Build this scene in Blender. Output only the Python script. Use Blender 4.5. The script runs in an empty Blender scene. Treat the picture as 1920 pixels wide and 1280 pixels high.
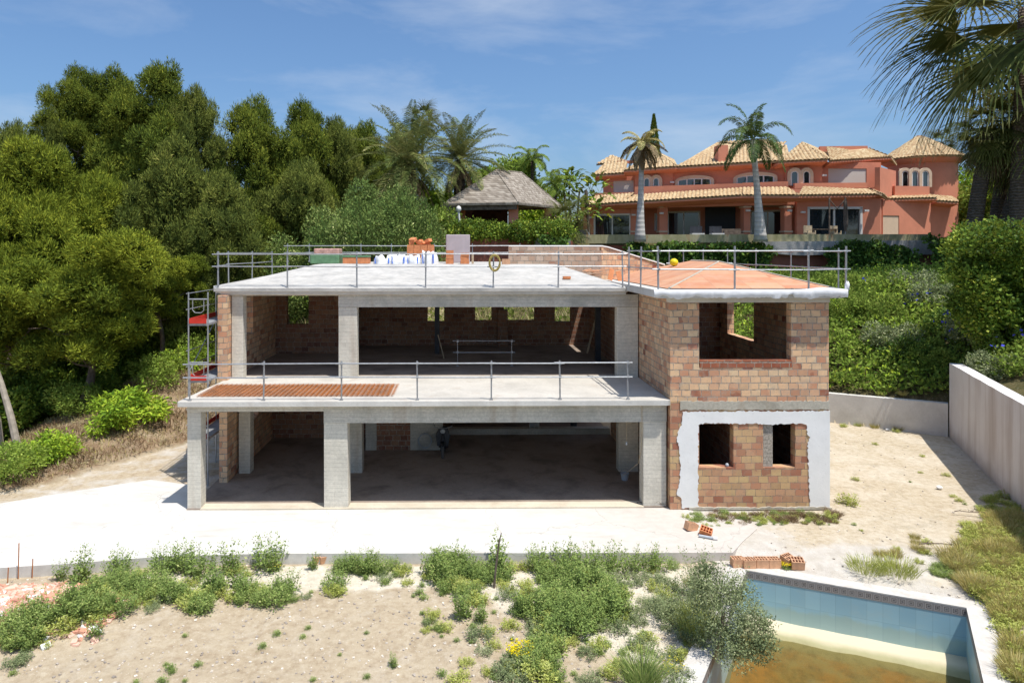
import bpy, math, random
import numpy as np
from mathutils import Vector, Matrix, noise as mnoise
S = bpy.context.scene
R = math.radians
# ------------------------------------------------------------------ camera, sky, sun, exposure
cam_d = bpy.data.cameras.new('camera'); cam = bpy.data.objects.new('camera', cam_d)
S.collection.objects.link(cam); S.camera = cam
cam.location = (0, 0, 7.4); cam.rotation_euler = (R(90), 0, 0)
cam_d.sensor_width = 36; cam_d.lens = 24
cam_d.shift_x = 75/1920; cam_d.shift_y = -170/1920
cam_d.clip_end = 3000; cam_d.clip_start = .1
SUN = Vector((.263, -.26, 1)).normalized()            # towards the sun
sun_d = bpy.data.lights.new('sun', 'SUN'); sun_d.energy = 4.9; sun_d.angle = R(.53); sun_d.color = (1, .955, .88)
sun = bpy.data.objects.new('sun', sun_d); S.collection.objects.link(sun)
sun.rotation_euler = SUN.to_track_quat('Z', 'Y').to_euler(); sun.location = (10, -10, 60)
W = bpy.data.worlds.new('World'); S.world = W; W.use_nodes = True
nt = W.node_tree; nt.nodes.clear()
sky = nt.nodes.new('ShaderNodeTexSky'); sky.sky_type = 'NISHITA'; sky.sun_disc = False
sky.sun_elevation = math.asin(SUN.z); sky.sun_rotation = math.atan2(SUN.x, SUN.y)
sky.air_density = 1.0; sky.dust_density = 2.6; sky.ozone_density = 3.0; sky.altitude = 100
bg = nt.nodes.new('ShaderNodeBackground'); bg.inputs[1].default_value = .118
wo = nt.nodes.new('ShaderNodeOutputWorld')
tc = nt.nodes.new('ShaderNodeTexCoord')
mp = nt.nodes.new('ShaderNodeMapping'); mp.inputs['Scale'].default_value = (2.2, 1, 7.5); mp.inputs['Rotation'].default_value = (0, R(-9), 0)
n1 = nt.nodes.new('ShaderNodeTexNoise'); n1.inputs['Scale'].default_value = 1.25; n1.inputs['Detail'].default_value = 9; n1.inputs['Roughness'].default_value = .58; n1.inputs['Distortion'].default_value = .35
cr = nt.nodes.new('ShaderNodeValToRGB'); cr.color_ramp.elements[0].position = .47; cr.color_ramp.elements[1].position = .78
cr.color_ramp.elements[1].color = (.42, .42, .42, 1)
mx = nt.nodes.new('ShaderNodeMix'); mx.data_type = 'RGBA'
mx.inputs[7].default_value = (6.2, 6.7, 7.4, 1)
tint = nt.nodes.new('ShaderNodeMix'); tint.data_type = 'RGBA'; tint.blend_type = 'MULTIPLY'; tint.inputs[0].default_value = 1
tint.inputs[7].default_value = (.88, 1.10, 1.28, 1)
L = nt.links.new
L(tc.outputs['Generated'], mp.inputs[0]); L(mp.outputs[0], n1.inputs[0]); L(n1.outputs[0], cr.inputs[0]); L(cr.outputs[0], mx.inputs[0])
L(sky.outputs[0], tint.inputs[6]); L(tint.outputs[2], mx.inputs[6]); L(mx.outputs[2], bg.inputs[0]); L(bg.outputs[0], wo.inputs[0])
vs = S.view_settings; vs.view_transform = 'Standard'; vs.look = 'None'; vs.gamma = 1; vs.use_curve_mapping = False; vs.exposure = .1
S.cycles.max_bounces = 8; S.cycles.transparent_max_bounces = 12; S.cycles.diffuse_bounces = 5; S.cycles.use_denoising = True
# ------------------------------------------------------------------ helpers
def P(px, py, d): return Vector(((px-885)*d/1280, d, 7.4-(py-470)*d/1280))
HA = math.atan(.014); HOFF = Vector((19.6*math.sin(HA), 19.6*(1-math.cos(HA)), 0))                                   # the unfinished house is turned by under a degree
def tag(o, label=None, cat=None, group=None, kind=None):
    if label: o['label'] = label
    if cat: o['category'] = cat
    if group: o['group'] = group
    if kind: o['kind'] = kind
    return o
ORG = {}
def thing(name, label, cat, org=(0, 0, 0), group=None, frame='world'):
    o = bpy.data.objects.new(name, None); S.collection.objects.link(o); o.empty_display_size = .3
    org = Vector(org)
    if frame == 'house': o.location = HOFF+Matrix.Rotation(HA, 3, 'Z') @ org; o.rotation_euler = (0, 0, HA)
    else: o.location = org
    ORG[o.name] = org
    return tag(o, label, cat, group)
class MB:
    def __init__(s): s.v = []; s.f = []; s.tint = None
    def quad(s, *p):
        n = len(s.v); s.v += [tuple(q) for q in p]; s.f.append(tuple(range(n, n+len(p)))); return s
    def box(s, x0, x1, y0, y1, z0, z1):
        n = len(s.v)
        s.v += [(x0,y0,z0),(x1,y0,z0),(x1,y1,z0),(x0,y1,z0),(x0,y0,z1),(x1,y0,z1),(x1,y1,z1),(x0,y1,z1)]
        s.f += [(n,n+3,n+2,n+1),(n+4,n+5,n+6,n+7),(n,n+1,n+5,n+4),(n+1,n+2,n+6,n+5),(n+2,n+3,n+7,n+6),(n+3,n,n+4,n+7)]
        return s
    def obox(s, c, sx, sy, sz, m=None):
        """box with centre c, sizes and a rotation matrix"""
        b = MB().box(-sx/2, sx/2, -sy/2, sy/2, -sz/2, sz/2); m = m or Matrix.Identity(3); c = Vector(c)
        n = len(s.v); s.v += [tuple(c + m @ Vector(q)) for q in b.v]; s.f += [tuple(i+n for i in f) for f in b.f]; return s
    def prism(s, poly, z0, z1):
        n = len(s.v); k = len(poly)
        a = sum(poly[i][0]*poly[(i+1)%k][1]-poly[(i+1)%k][0]*poly[i][1] for i in range(k))
        if a < 0: poly = poly[::-1]
        s.v += [(p[0],p[1],z0) for p in poly] + [(p[0],p[1],z1) for p in poly]
        s.f += [tuple(range(n+k-1, n-1, -1)), tuple(range(n+k, n+2*k))] + [(n+i, n+(i+1)%k, n+k+(i+1)%k, n+k+i) for i in range(k)]
        return s
    def slab(s, pts, t):
        """a flat polygon of 3-D points given thickness t against its normal"""
        pts = [Vector(p) for p in pts]; k = len(pts); nn = Vector((0,0,0))
        for i in range(k):
            a, b = pts[i], pts[(i+1)%k]; nn += a.cross(b)
        nn.normalize(); n = len(s.v)
        s.v += [tuple(p) for p in pts] + [tuple(p-nn*t) for p in pts]
        s.f += [tuple(range(n, n+k)), tuple(range(n+2*k-1, n+k-1, -1))] + [(n+(i+1)%k, n+i, n+k+i, n+k+(i+1)%k) for i in range(k)]
        return s
    def tube(s, pts, r, n=6, closed=True):
        pts = [Vector(p) for p in pts]; k = len(pts)
        rr = r if isinstance(r, (list, tuple)) else [r]*k; base = len(s.v); u = None
        for i, p in enumerate(pts):
            d = (pts[min(i+1, k-1)] - pts[max(i-1, 0)]).normalized()
            if u is None:
                u = d.cross(Vector((0, 0, 1)));
                if u.length < 1e-3: u = Vector((1, 0, 0))
            u = (u - d*u.dot(d)).normalized(); w = d.cross(u)
            for j in range(n):
                a = 2*math.pi*j/n; s.v.append(tuple(p + (u*math.cos(a)+w*math.sin(a))*rr[i]))
        for i in range(k-1):
            for j in range(n):
                a = base+i*n+j; b = base+i*n+(j+1)%n; s.f.append((a, b, b+n, a+n))
        if closed: s.f.append(tuple(base+j for j in range(n))[::-1]); s.f.append(tuple(base+(k-1)*n+j for j in range(n)))
        return s
    def ball(s, c, rx, ry, rz, nu=10, nv=7, wob=0, seed=0):
        base = len(s.v); rg = random.Random(seed)
        for i in range(nv+1):
            t = math.pi*i/nv
            for j in range(nu):
                a = 2*math.pi*j/nu; q = 1+rg.uniform(-wob, wob)
                s.v.append((c[0]+rx*q*math.sin(t)*math.cos(a), c[1]+ry*q*math.sin(t)*math.sin(a), c[2]+rz*q*math.cos(t)))
        for i in range(nv):
            for j in range(nu): s.f.append((base+i*nu+j, base+(i+1)*nu+j, base+(i+1)*nu+(j+1)%nu, base+i*nu+(j+1)%nu))
        return s
    def build(s, name, m, parent=None, smooth=False, org=None, frame='world', bevel=0):
        o0 = Vector(org) if org is not None else (ORG[parent.name] if parent is not None and parent.name in ORG else Vector((0,0,0)))
        me = bpy.data.meshes.new(name); me.from_pydata([tuple(Vector(q)-o0) for q in s.v], [], s.f); me.update()
        if m: me.materials.append(m)
        o = bpy.data.objects.new(name, me); S.collection.objects.link(o)
        if parent is not None: o.parent = parent; ORG[o.name] = o0
        elif org is not None:
            o.location = (HOFF+Matrix.Rotation(HA, 3, 'Z') @ o0) if frame == 'house' else o0
            if frame == 'house': o.rotation_euler = (0, 0, HA)
            ORG[o.name] = o0
        elif frame == 'house': o.rotation_euler = (0, 0, HA); o.location = HOFF
        if smooth: me.shade_smooth()
        if bevel:
            md = o.modifiers.new('bevel', 'BEVEL'); md.width = bevel; md.segments = 2; md.limit_method = 'ANGLE'
        return o
def cellwall(a0, a1, z0, z1, t0, t1, holes, axis='x'):
    """wall along axis from a0..a1, thickness t0..t1, with rectangular holes (a,b,za,zb); only real outer faces"""
    A = sorted({a0, a1, *[h[0] for h in holes], *[h[1] for h in holes]}); Z = sorted({z0, z1, *[h[2] for h in holes], *[h[3] for h in holes]})
    A = [a for a in A if a0 <= a <= a1]; Z = [z for z in Z if z0 <= z <= z1]
    full = lambda i, j: 0 <= i < len(A)-1 and 0 <= j < len(Z)-1 and not any(h[0] < (A[i]+A[i+1])/2 < h[1] and h[2] < (Z[j]+Z[j+1])/2 < h[3] for h in holes)
    m = MB()
    pt = (lambda a, t, z: (a, t, z)) if axis == 'x' else (lambda a, t, z: (t, a, z))
    for i in range(len(A)-1):
        for j in range(len(Z)-1):
            if not full(i, j): continue
            a, b, c, d = A[i], A[i+1], Z[j], Z[j+1]
            m.quad(pt(a,t0,c), pt(b,t0,c), pt(b,t0,d), pt(a,t0,d)); m.quad(pt(b,t1,c), pt(a,t1,c), pt(a,t1,d), pt(b,t1,d))
            if not full(i-1, j): m.quad(pt(a,t1,c), pt(a,t0,c), pt(a,t0,d), pt(a,t1,d))
            if not full(i+1, j): m.quad(pt(b,t0,c), pt(b,t1,c), pt(b,t1,d), pt(b,t0,d))
            if not full(i, j-1): m.quad(pt(a,t1,c), pt(b,t1,c), pt(b,t0,c), pt(a,t0,c))
            if not full(i, j+1): m.quad(pt(a,t0,d), pt(b,t0,d), pt(b,t1,d), pt(a,t1,d))
    return m
# ------------------------------------------------------------------ materials
class M:
    def __init__(s, name, rough=.85, spec=.3):
        s.m = bpy.data.materials.new(name); s.m.use_nodes = True; s.t = s.m.node_tree; s.b = s.t.nodes['Principled BSDF']; s.out = s.t.nodes['Material Output']
        s.b.inputs['Roughness'].default_value = rough; s.b.inputs['Specular IOR Level'].default_value = spec
        s._tc = None
    def n(s, typ, ins=None, **kw):
        nd = s.t.nodes.new('ShaderNode'+typ)
        for k, v in kw.items(): setattr(nd, k, v)
        for k, v in (ins or {}).items():
            if isinstance(v, bpy.types.NodeSocket): s.t.links.new(v, nd.inputs[k])
            else: nd.inputs[k].default_value = v
        return nd
    @property
    def obj(s):
        if s._tc is None: s._tc = s.n('TexCoord').outputs['Object']
        return s._tc
    def math(s, op, a, b=0.0, c=0.0, clamp=False):
        nd = s.n('Math', {0: a, 1: b, 2: c}, operation=op); nd.use_clamp = clamp; return nd.outputs[0]
    def noise(s, scale, detail=5, rough=.55, vec=None, dist=0, sc=None):
        v = vec if vec is not None else s.obj
        if sc: v = s.n('Mapping', {0: v, 'Scale': sc}).outputs[0]
        return s.n('TexNoise', {'Vector': v, 'Scale': scale, 'Detail': detail, 'Roughness': rough, 'Distortion': dist}).outputs[0]
    def ramp(s, fac, stops, interp='LINEAR'):
        nd = s.n('ValToRGB', {0: fac}); cr = nd.color_ramp; cr.interpolation = interp
        while len(cr.elements) < len(stops): cr.elements.new(.5)
        for e, (p, c) in zip(cr.elements, stops): e.position = p; e.color = (c, c, c, 1) if isinstance(c, (int, float)) else (*c, 1)
        return nd.outputs[0]
    def mix(s, fac, a, b, blend='MIX'):
        nd = s.n('Mix', data_type='RGBA', blend_type=blend)
        for k, v in ((0, fac), (6, a), (7, b)):
            if isinstance(v, bpy.types.NodeSocket): s.t.links.new(v, nd.inputs[k])
            elif k == 0: nd.inputs[k].default_value = v
            else: nd.inputs[k].default_value = (v, v, v, 1) if isinstance(v, (int, float)) else (*v, 1)
        return nd.outputs[2]
    def col(s, c):
        if isinstance(c, bpy.types.NodeSocket): s.t.links.new(c, s.b.inputs['Base Color'])
        else: s.b.inputs['Base Color'].default_value = (*c, 1)
        return s
    def bump(s, h, strength=.5, dist=.02):
        nd = s.n('Bump', {'Height': h, 'Strength': strength, 'Distance': dist}); s.t.links.new(nd.outputs[0], s.b.inputs['Normal']); return s
    def translucent(s, c, fac):
        tr = s.n('BsdfTranslucent', {'Color': c}); mxs = s.n('MixShader', {0: fac, 1: s.b.outputs[0], 2: tr.outputs[0]})
        s.t.links.new(mxs.outputs[0], s.out.inputs[0]); return s
def plain(name, c, rough=.8, var=.12, scale=6, bump=.15, metal=0, bs=40, spec=.3):
    m = M(name, rough, spec); n = m.noise(scale, 6, .6)
    lo = tuple(x*(1-var) for x in c); hi = tuple(min(1, x*(1+var)) for x in c)
    m.col(m.ramp(n, [(.3, lo), (.7, hi)])); m.b.inputs['Metallic'].default_value = metal
    if bump: m.bump(m.noise(bs, 4, .6), bump, .01)
    return m.m
def concrete(name, base, dark, board=True, stain=.75, boardz=.12):
    m = M(name, .9, .2)
    big = m.noise(.9, 8, .65, dist=.4); fine = m.noise(14, 7, .7); sp = m.noise(55, 3, .7)
    c = m.ramp(big, [(.32, dark), (.52, base), (.72, tuple(min(1, x*1.12) for x in base))])
    c = m.mix(m.ramp(fine, [(.35, .55*stain), (.62, 0.0)]), c, tuple(x*.72 for x in dark))
    c = m.mix(m.ramp(sp, [(.66, 0.0), (.74, .45*stain)]), c, (.12, .115, .105))
    h = fine
    if board:
        sep = m.n('SeparateXYZ', {0: m.obj}); wob = m.math('MULTIPLY', m.noise(1.5, 2), .02)
        z = m.math('ADD', sep.outputs[2], wob); f = m.math('FRACT', m.math('DIVIDE', z, boardz))
        line = m.math('LESS_THAN', f, .07)
        u = m.math('ADD', sep.outputs[0], sep.outputs[1]); row = m.math('FLOOR', m.math('DIVIDE', z, boardz))
        wn = m.n('TexWhiteNoise', {'W': row}, noise_dimensions='1D').outputs[0]
        fu = m.math('FRACT', m.math('ADD', m.math('DIVIDE', u, 2.4), wn)); line2 = m.math('LESS_THAN', fu, .004)
        ln = m.math('MAXIMUM', line, line2)
        c = m.mix(m.math('MULTIPLY', ln, .45), c, tuple(x*.5 for x in dark))
        c = m.mix(m.math('MULTIPLY', wn, .16), c, dark)
        streak = m.noise(3, 5, .6, sc=(1, 1, 9)); c = m.mix(m.ramp(streak, [(.5, 0.0), (.72, .4*stain)]), c, tuple(x*.6 for x in dark))
        h = m.math('SUBTRACT', fine, m.math('MULTIPLY', ln, .7))
    rs_ = m.noise(1.0, 4, .5, sc=(2.2, 2.2, .12)); c = m.mix(m.ramp(rs_, [(.60, 0.0), (.70, .35*stain)]), c, (.30, .20, .12)); hc = m.noise(5, 8, .8); c = m.mix(m.ramp(hc, [(.64, 0.0), (.70, .5*stain)]), c, (.16, .155, .14))
    m.col(c); m.bump(h, .45, .015); return m.m
def brick(name, stops, bw=.285, bh=.19, mortar=(.40, .34, .28), dirt=.35, gap=(.035, .06)):
    m = M(name, .92, .15)
    sep = m.n('SeparateXYZ', {0: m.obj}); x, y, z = sep.outputs
    wob = m.math('MULTIPLY', m.math('SUBTRACT', m.noise(1.3, 2), .5), .05)
    u = m.math('ADD', x, y); v = m.math('ADD', z, wob)
    row = m.math('FLOOR', m.math('DIVIDE', v, bh)); rn = m.n('TexWhiteNoise', {'W': row}, noise_dimensions='1D').outputs[0]
    uu = m.math('ADD', m.math('DIVIDE', u, bw), m.math('ADD', m.math('MULTIPLY', row, .5), m.math('MULTIPLY', rn, .35)))
    uu = m.math('ADD', uu, m.math('MULTIPLY', m.noise(2.2, 1), .25))
    colm = m.math('FLOOR', uu); fu = m.math('FRACT', uu); fv = m.math('FRACT', m.math('DIVIDE', v, bh))
    cell = m.n('CombineXYZ', {0: colm, 1: row}).outputs[0]
    wn = m.n('TexWhiteNoise', {'Vector': cell}, noise_dimensions='2D'); r1 = wn.outputs[0]
    cell2 = m.n('CombineXYZ', {0: m.math('ADD', colm, 71.3), 1: row}).outputs[0]; r2 = m.n('TexWhiteNoise', {'Vector': cell2}, noise_dimensions='2D').outputs[0]
    rough = m.noise(30, 3, .6); gx = m.math('ADD', gap[0], m.math('MULTIPLY', m.math('SUBTRACT', rough, .5), .08)); gz = m.math('ADD', gap[1], m.math('MULTIPLY', m.math('SUBTRACT', rough, .5), .14))
    mu = m.math('GREATER_THAN', m.math('ABSOLUTE', m.math('SUBTRACT', fu, .5)), m.math('SUBTRACT', .5, gx))
    mv = m.math('GREATER_THAN', m.math('ABSOLUTE', m.math('SUBTRACT', fv, .5)), m.math('SUBTRACT', .5, gz))
    mor = m.math('MAXIMUM', mu, mv)
    patchn = m.noise(.75, 3); r1b = m.math('ADD', m.math('MULTIPLY', r1, .8), m.math('MULTIPLY', m.math('SUBTRACT', patchn, .38), .75), clamp=True)
    c = m.ramp(r1b, stops, 'CONSTANT')
    c = m.mix(.5, c, m.ramp(r1b, stops, 'LINEAR'))
    stri = m.math('SINE', m.math('MULTIPLY', u, 2*math.pi/.034)); st = m.math('MULTIPLY', m.math('ADD', stri, 1), .5)
    few = m.math('GREATER_THAN', r2, .72)
    c = m.mix(m.math('MULTIPLY', m.math('MULTIPLY', st, few), .5), c, tuple(a*.45 for a in stops[1][1]))
    c = m.mix(m.math('MULTIPLY', st, .10), c, (.12, .06, .035))
    c = m.mix(m.ramp(m.noise(3.2, 8, .75, dist=.6), [(.52, 0.0), (.68, dirt*1.5)]), c, tuple(a*1.05 for a in mortar)); c = m.mix(m.ramp(m.noise(7, 6, .7), [(.42, 0.0), (.75, dirt)]), c, tuple(a*.8 for a in mortar))
    c = m.mix(m.ramp(m.noise(24, 4, .7), [(.55, 0.0), (.8, .35)]), c, (.07, .045, .03))
    mc = m.ramp(m.noise(9, 5, .7), [(.35, tuple(a*.4 for a in mortar)), (.55, mortar), (.75, tuple(a*1.3 for a in mortar))])
    c = m.mix(mor, c, mc); m.col(c)
    h = m.math('ADD', m.math('MULTIPLY', m.math('SUBTRACT', 1.0, mor), 1.0), m.math('ADD', m.math('MULTIPLY', st, .12), m.math('MULTIPLY', r2, .35)))
    m.bump(m.math('ADD', h, m.math('MULTIPLY', m.noise(40, 3), .3)), .8, .012); return m.m
BR = [(0, (.30, .10, .06)), (.08, (.58, .27, .155)), (.22, (.68, .39, .235)), (.48, (.80, .50, .29)), (.72, (.82, .59, .36)), (.90, (.50, .23, .145)), (.96, (.33, .15, .12))]
mat = {}
mat['brick'] = brick('hollow_brick', BR)
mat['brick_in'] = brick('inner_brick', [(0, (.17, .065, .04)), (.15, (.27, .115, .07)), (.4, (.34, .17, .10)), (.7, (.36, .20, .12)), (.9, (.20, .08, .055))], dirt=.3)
mat['brick_low'] = brick('infill_brick', [(0, (.34, .13, .08)), (.15, (.50, .23, .135)), (.35, (.59, .33, .195)), (.6, (.60, .38, .20)), (.8, (.63, .44, .22)), (.92, (.42, .19, .115))], mortar=(.34, .27, .21), dirt=.25, gap=(.02, .035))
mat['brick_red'] = brick('sill_brick', [(0, (.30, .085, .045)), (.4, (.42, .15, .08)), (.7, (.36, .11, .06))], bw=.25, bh=.3, dirt=.1)
mat['brick_pale'] = brick('attic_brick', [(0, (.36, .18, .12)), (.2, (.50, .32, .22)), (.5, (.60, .43, .31)), (.8, (.66, .50, .38)), (.93, (.40, .22, .18))], bh=.2, bw=.3)
mat['concrete'] = concrete('board_marked_concrete', (.70, .655, .56), (.52, .49, .42))
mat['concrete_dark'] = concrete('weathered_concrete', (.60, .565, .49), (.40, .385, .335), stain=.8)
mat['concrete_light'] = concrete('pale_concrete', (.62, .60, .56), (.50, .48, .44), board=False, stain=.35)
mat['deck'] = concrete('deck_concrete', (.53, .495, .44), (.43, .40, .355), board=False, stain=.5)
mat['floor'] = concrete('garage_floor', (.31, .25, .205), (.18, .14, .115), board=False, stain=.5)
mat['sunlit_floor_strip'] = concrete('sunlit_floor_concrete', (.60, .53, .42), (.50, .43, .33), board=False, stain=.4)  # paler floor concrete, sunlight put into the colour
mat['ledge'] = concrete('joint_band', (.50, .46, .38), (.34, .31, .25), board=False, stain=.9)
mat['rough_conc'] = plain('rough_concrete', (.34, .30, .25), .95, .5, 18, .9, bs=25)
mat['white_wall'] = None
m = M('white_retaining_wall', .9, .15); sp = m.n('SeparateXYZ', {0: m.obj}); big = m.noise(.6, 6, .6); st = m.noise(1.6, 5, .6, sc=(1, 1, .12))
c = m.ramp(big, [(.3, (.66, .62, .60)), (.7, (.76, .735, .72))]); c = m.mix(m.ramp(st, [(.47, 0.0), (.66, .6)]), c, (.46, .39, .34)); u_ = m.math('ADD', m.math('MULTIPLY', sp.outputs[1], 1.0), 0.0); jn = m.math('LESS_THAN', m.math('FRACT', m.math('DIVIDE', u_, 2.6)), .006); c = m.mix(m.math('MULTIPLY', jn, .6), c, (.3, .26, .22)); low_ = m.ramp(m.math('ADD', sp.outputs[2], m.math('MULTIPLY', m.noise(1.4, 6, .65), .9)), [(.45, .55), (.95, 0.0)]); c = m.mix(low_, c, (.38, .32, .26)); c = m.mix(m.ramp(m.noise(20, 5, .7), [(.6, 0.0), (.8, .25)]), c, (.3, .27, .24)); m.col(c); m.bump(m.noise(30, 4), .25, .01); mat['white_wall'] = m.m
mat['render'] = None
m = M('white_render', .9, .15); c = m.ramp(m.noise(2.2, 7, .62), [(.3, (.74, .73, .71)), (.7, (.84, .83, .81))]); c = m.mix(m.ramp(m.noise(9, 7, .75), [(.60, 0.0), (.74, .55)]), c, (.36, .35, .34)); c = m.mix(m.ramp(m.noise(1.1, 5, .6), [(.56, 0.0), (.75, .4)]), c, (.50, .49, .45)); m.col(c); m.bump(m.noise(25, 5), .35, .012); mat['render'] = m.m
mat['roofconc'] = None
m = M('roof_screed', .9, .15); c = m.ramp(m.noise(2.2, 8, .68, sc=(.6, 1.3, 1)), [(.3, (.34, .325, .30)), (.5, (.48, .455, .42)), (.7, (.57, .545, .505))]); c = m.mix(m.ramp(m.noise(12, 5, .7, sc=(.35, 1, 1)), [(.45, 0.0), (.72, .7)]), c, (.30, .30, .295)); c = m.mix(m.ramp(m.noise(1.0, 6, .7), [(.5, 0.0), (.68, .45)]), c, (.33, .325, .31)); m.col(c); m.bump(m.noise(10, 6, .7), .4, .02); mat['roofconc'] = m.m
m = M('ceramic_roof_boards', .85, .2); sp = m.n('SeparateXYZ', {0: m.obj}); fx = m.math('FRACT', m.math('DIVIDE', sp.outputs[0], 1.0)); fy = m.math('FRACT', m.math('DIVIDE', sp.outputs[1], .26))
ln = m.math('MAXIMUM', m.math('LESS_THAN', fx, .02), m.math('LESS_THAN', fy, .07)); cell = m.n('CombineXYZ', {0: m.math('FLOOR', m.math('DIVIDE', sp.outputs[0], 1.0)), 1: m.math('FLOOR', m.math('DIVIDE', sp.outputs[1], .26))}).outputs[0]
wn = m.n('TexWhiteNoise', {'Vector': cell}, noise_dimensions='2D').outputs[0]
c = m.ramp(wn, [(0, (.47, .20, .11)), (.5, (.54, .26, .145)), (1, (.58, .32, .19))]); c = m.mix(m.ramp(m.noise(2.5, 6, .65), [(.4, 0.0), (.75, .5)]), c, (.52, .36, .27)); c = m.mix(m.math('MULTIPLY', ln, .55), c, (.32, .17, .11)); m.col(c); m.bump(m.math('SUBTRACT', m.noise(20, 3), m.math('MULTIPLY', ln, .8)), .4, .01); mat['ceramic'] = m.m
mat['steel'] = plain('galvanised_steel', (.36, .37, .385), .42, .2, 9, .05, metal=.55)
mat['steel_dark'] = plain('dark_steel', (.035, .037, .045), .5, .3, 4, .1)
mat['redpaint'] = plain('red_toe_board', (.55, .035, .02), .55, .15, 5, .05)
mat['plank'] = plain('steel_plank', (.30, .31, .32), .6, .25, 6, .1, metal=.3)
mat['rust'] = plain('rusty_rebar', (.42, .145, .035), .85, .35, 3, .3)
mat['fabric'] = plain('white_fabric', (.74, .74, .75), .9, .08, 4, .5, bs=9)
mat['blueplastic'] = plain('blue_print', (.04, .13, .5), .6, .1, 4, .1)
mat['clay'] = plain('orange_clay_brick', (.62, .235, .10), .85, .2, 7, .3)
mat['claypale'] = plain('pale_clay_brick', (.60, .34, .20), .85, .22, 7, .3)
mat['wrap'] = plain('grey_stretch_wrap', (.46, .385, .39), .35, .1, 2.5, .3, bs=12)
mat['pinkwrap'] = plain('pink_wrapped_pallet', (.52, .30, .25), .4, .35, 9, .3, bs=12)
mat['greenwrap'] = plain('green_wrap', (.13, .25, .13), .5, .25, 6, .3, bs=12)
mat['yellow'] = plain('yellow_plastic', (.75, .6, .02), .45, .1, 4, .05)
mat['hose'] = plain('ochre_hose', (.42, .33, .10), .6, .1, 4, .05)
mat['timber'] = plain('pale_timber', (.50, .40, .27), .85, .25, 8, .2)
mat['black'] = plain('black_plastic', (.02, .02, .022), .5, .2, 4, .05)
mat['greyplastic'] = plain('grey_plastic', (.42, .45, .48), .5, .1, 4, .05)
mat['bark'] = plain('pine_bark', (.15, .115, .09), .95, .5, 5, .9, bs=9)
mat['barkpale'] = plain('pale_branch_bark', (.30, .26, .21), .95, .3, 5, .5, bs=9)
mat['palmbark'] = None
m = M('palm_trunk', .95, .1); sp = m.n('SeparateXYZ', {0: m.obj}); w = m.math('SINE', m.math('ADD', m.math('MULTIPLY', sp.outputs[2], 38), m.math('MULTIPLY', m.noise(4, 3), 9)))
c = m.ramp(m.noise(6, 6, .7), [(.3, (.09, .07, .055)), (.7, (.23, .18, .14))]); c = m.mix(m.ramp(w, [(.2, .45), (.8, 0.0)]), c, (.05, .04, .03)); m.col(c); m.bump(m.math('ADD', w, m.math('MULTIPLY', m.noise(14, 4), 2)), .9, .03); mat['palmbark'] = m.m
m = M('pale_royal_trunk', .9, .15); sp = m.n('SeparateXYZ', {0: m.obj}); w = m.math('SINE', m.math('MULTIPLY', sp.outputs[2], 22))
c = m.ramp(m.noise(3, 6, .7), [(.3, (.40, .37, .34)), (.7, (.58, .55, .52))]); c = m.mix(m.ramp(w, [(.55, 0.0), (.95, .4)]), c, (.22, .20, .18)); m.col(c); m.bump(w, .3, .02); mat['royal'] = m.m
def foliage(name, stops, trans=.28, rough=.6, spec=.25, gain=1.75):
    spec *= .35; rough = min(.9, rough+.2); trans *= .8
    if name == 'palm_leaves': gain = 2.0
    if name == 'fan_palm_leaves': gain = 1.45
    if name in ('pine_needles', 'sunny_pine_needles'): gain = 1.8
    if name == 'green_grass': gain = 1.25
    if name == 'dense_olive_leaves': gain = 2.5
    if name in ('weed_leaves', 'grey_green_leaves', 'yellow_green_weed'): gain = 1.85
    if name in ('slope_shrub_leaves', 'yellow_green_leaves'): gain = 1.95
    if 'dry' not in name and 'flower' not in name and 'dead' not in name: stops = [(p, (min(.6, c[0]*gain*1.1), min(.6, c[1]*gain), min(.4, c[2]*gain*.9))) for p, c in stops]
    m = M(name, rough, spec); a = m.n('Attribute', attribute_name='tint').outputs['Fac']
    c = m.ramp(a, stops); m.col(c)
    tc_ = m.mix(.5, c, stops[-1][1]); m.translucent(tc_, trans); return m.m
mat['pine'] = foliage('pine_needles', [(0, (.020, .036, .008)), (.4, (.062, .092, .014)), (.8, (.135, .16, .022)), (1, (.20, .205, .03))], .1)
mat['pine_y'] = foliage('sunny_pine_needles', [(0, (.03, .052, .009)), (.4, (.085, .118, .014)), (.8, (.17, .20, .022)), (1, (.27, .28, .035))], .14)
mat['pine_g'] = foliage('greyish_pine_needles', [(0, (.028, .045, .012)), (.4, (.07, .095, .02)), (.8, (.135, .16, .035)), (1, (.22, .22, .07))], .1)
mat['olive'] = foliage('dense_olive_leaves', [(0, (.022, .045, .012)), (.5, (.06, .095, .026)), (.85, (.115, .15, .05)), (1, (.19, .21, .10))], .15)
mat['hedge'] = foliage('hedge_leaves', [(0, (.014, .034, .006)), (.4, (.045, .09, .012)), (.75, (.12, .19, .024)), (1, (.30, .34, .06))], .25, .4, .5)
mat['ivy'] = foliage('ivy_leaves', [(0, (.010, .025, .006)), (.4, (.03, .07, .012)), (.75, (.07, .135, .025)), (1, (.20, .25, .05))], .2, .4, .5)
mat['shrub'] = foliage('slope_shrub_leaves', [(0, (.03, .06, .010)), (.4, (.08, .13, .022)), (.8, (.15, .215, .045)), (1, (.26, .30, .09))], .3)
mat['lime'] = foliage('yellow_green_leaves', [(0, (.035, .08, .01)), (.4, (.10, .18, .015)), (.8, (.22, .30, .03)), (1, (.36, .38, .06))], .3, .45, .4)
mat['weed'] = foliage('weed_leaves', [(0, (.045, .075, .025)), (.4, (.095, .15, .045)), (.8, (.16, .22, .07)), (1, (.30, .32, .15))], .25)
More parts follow.
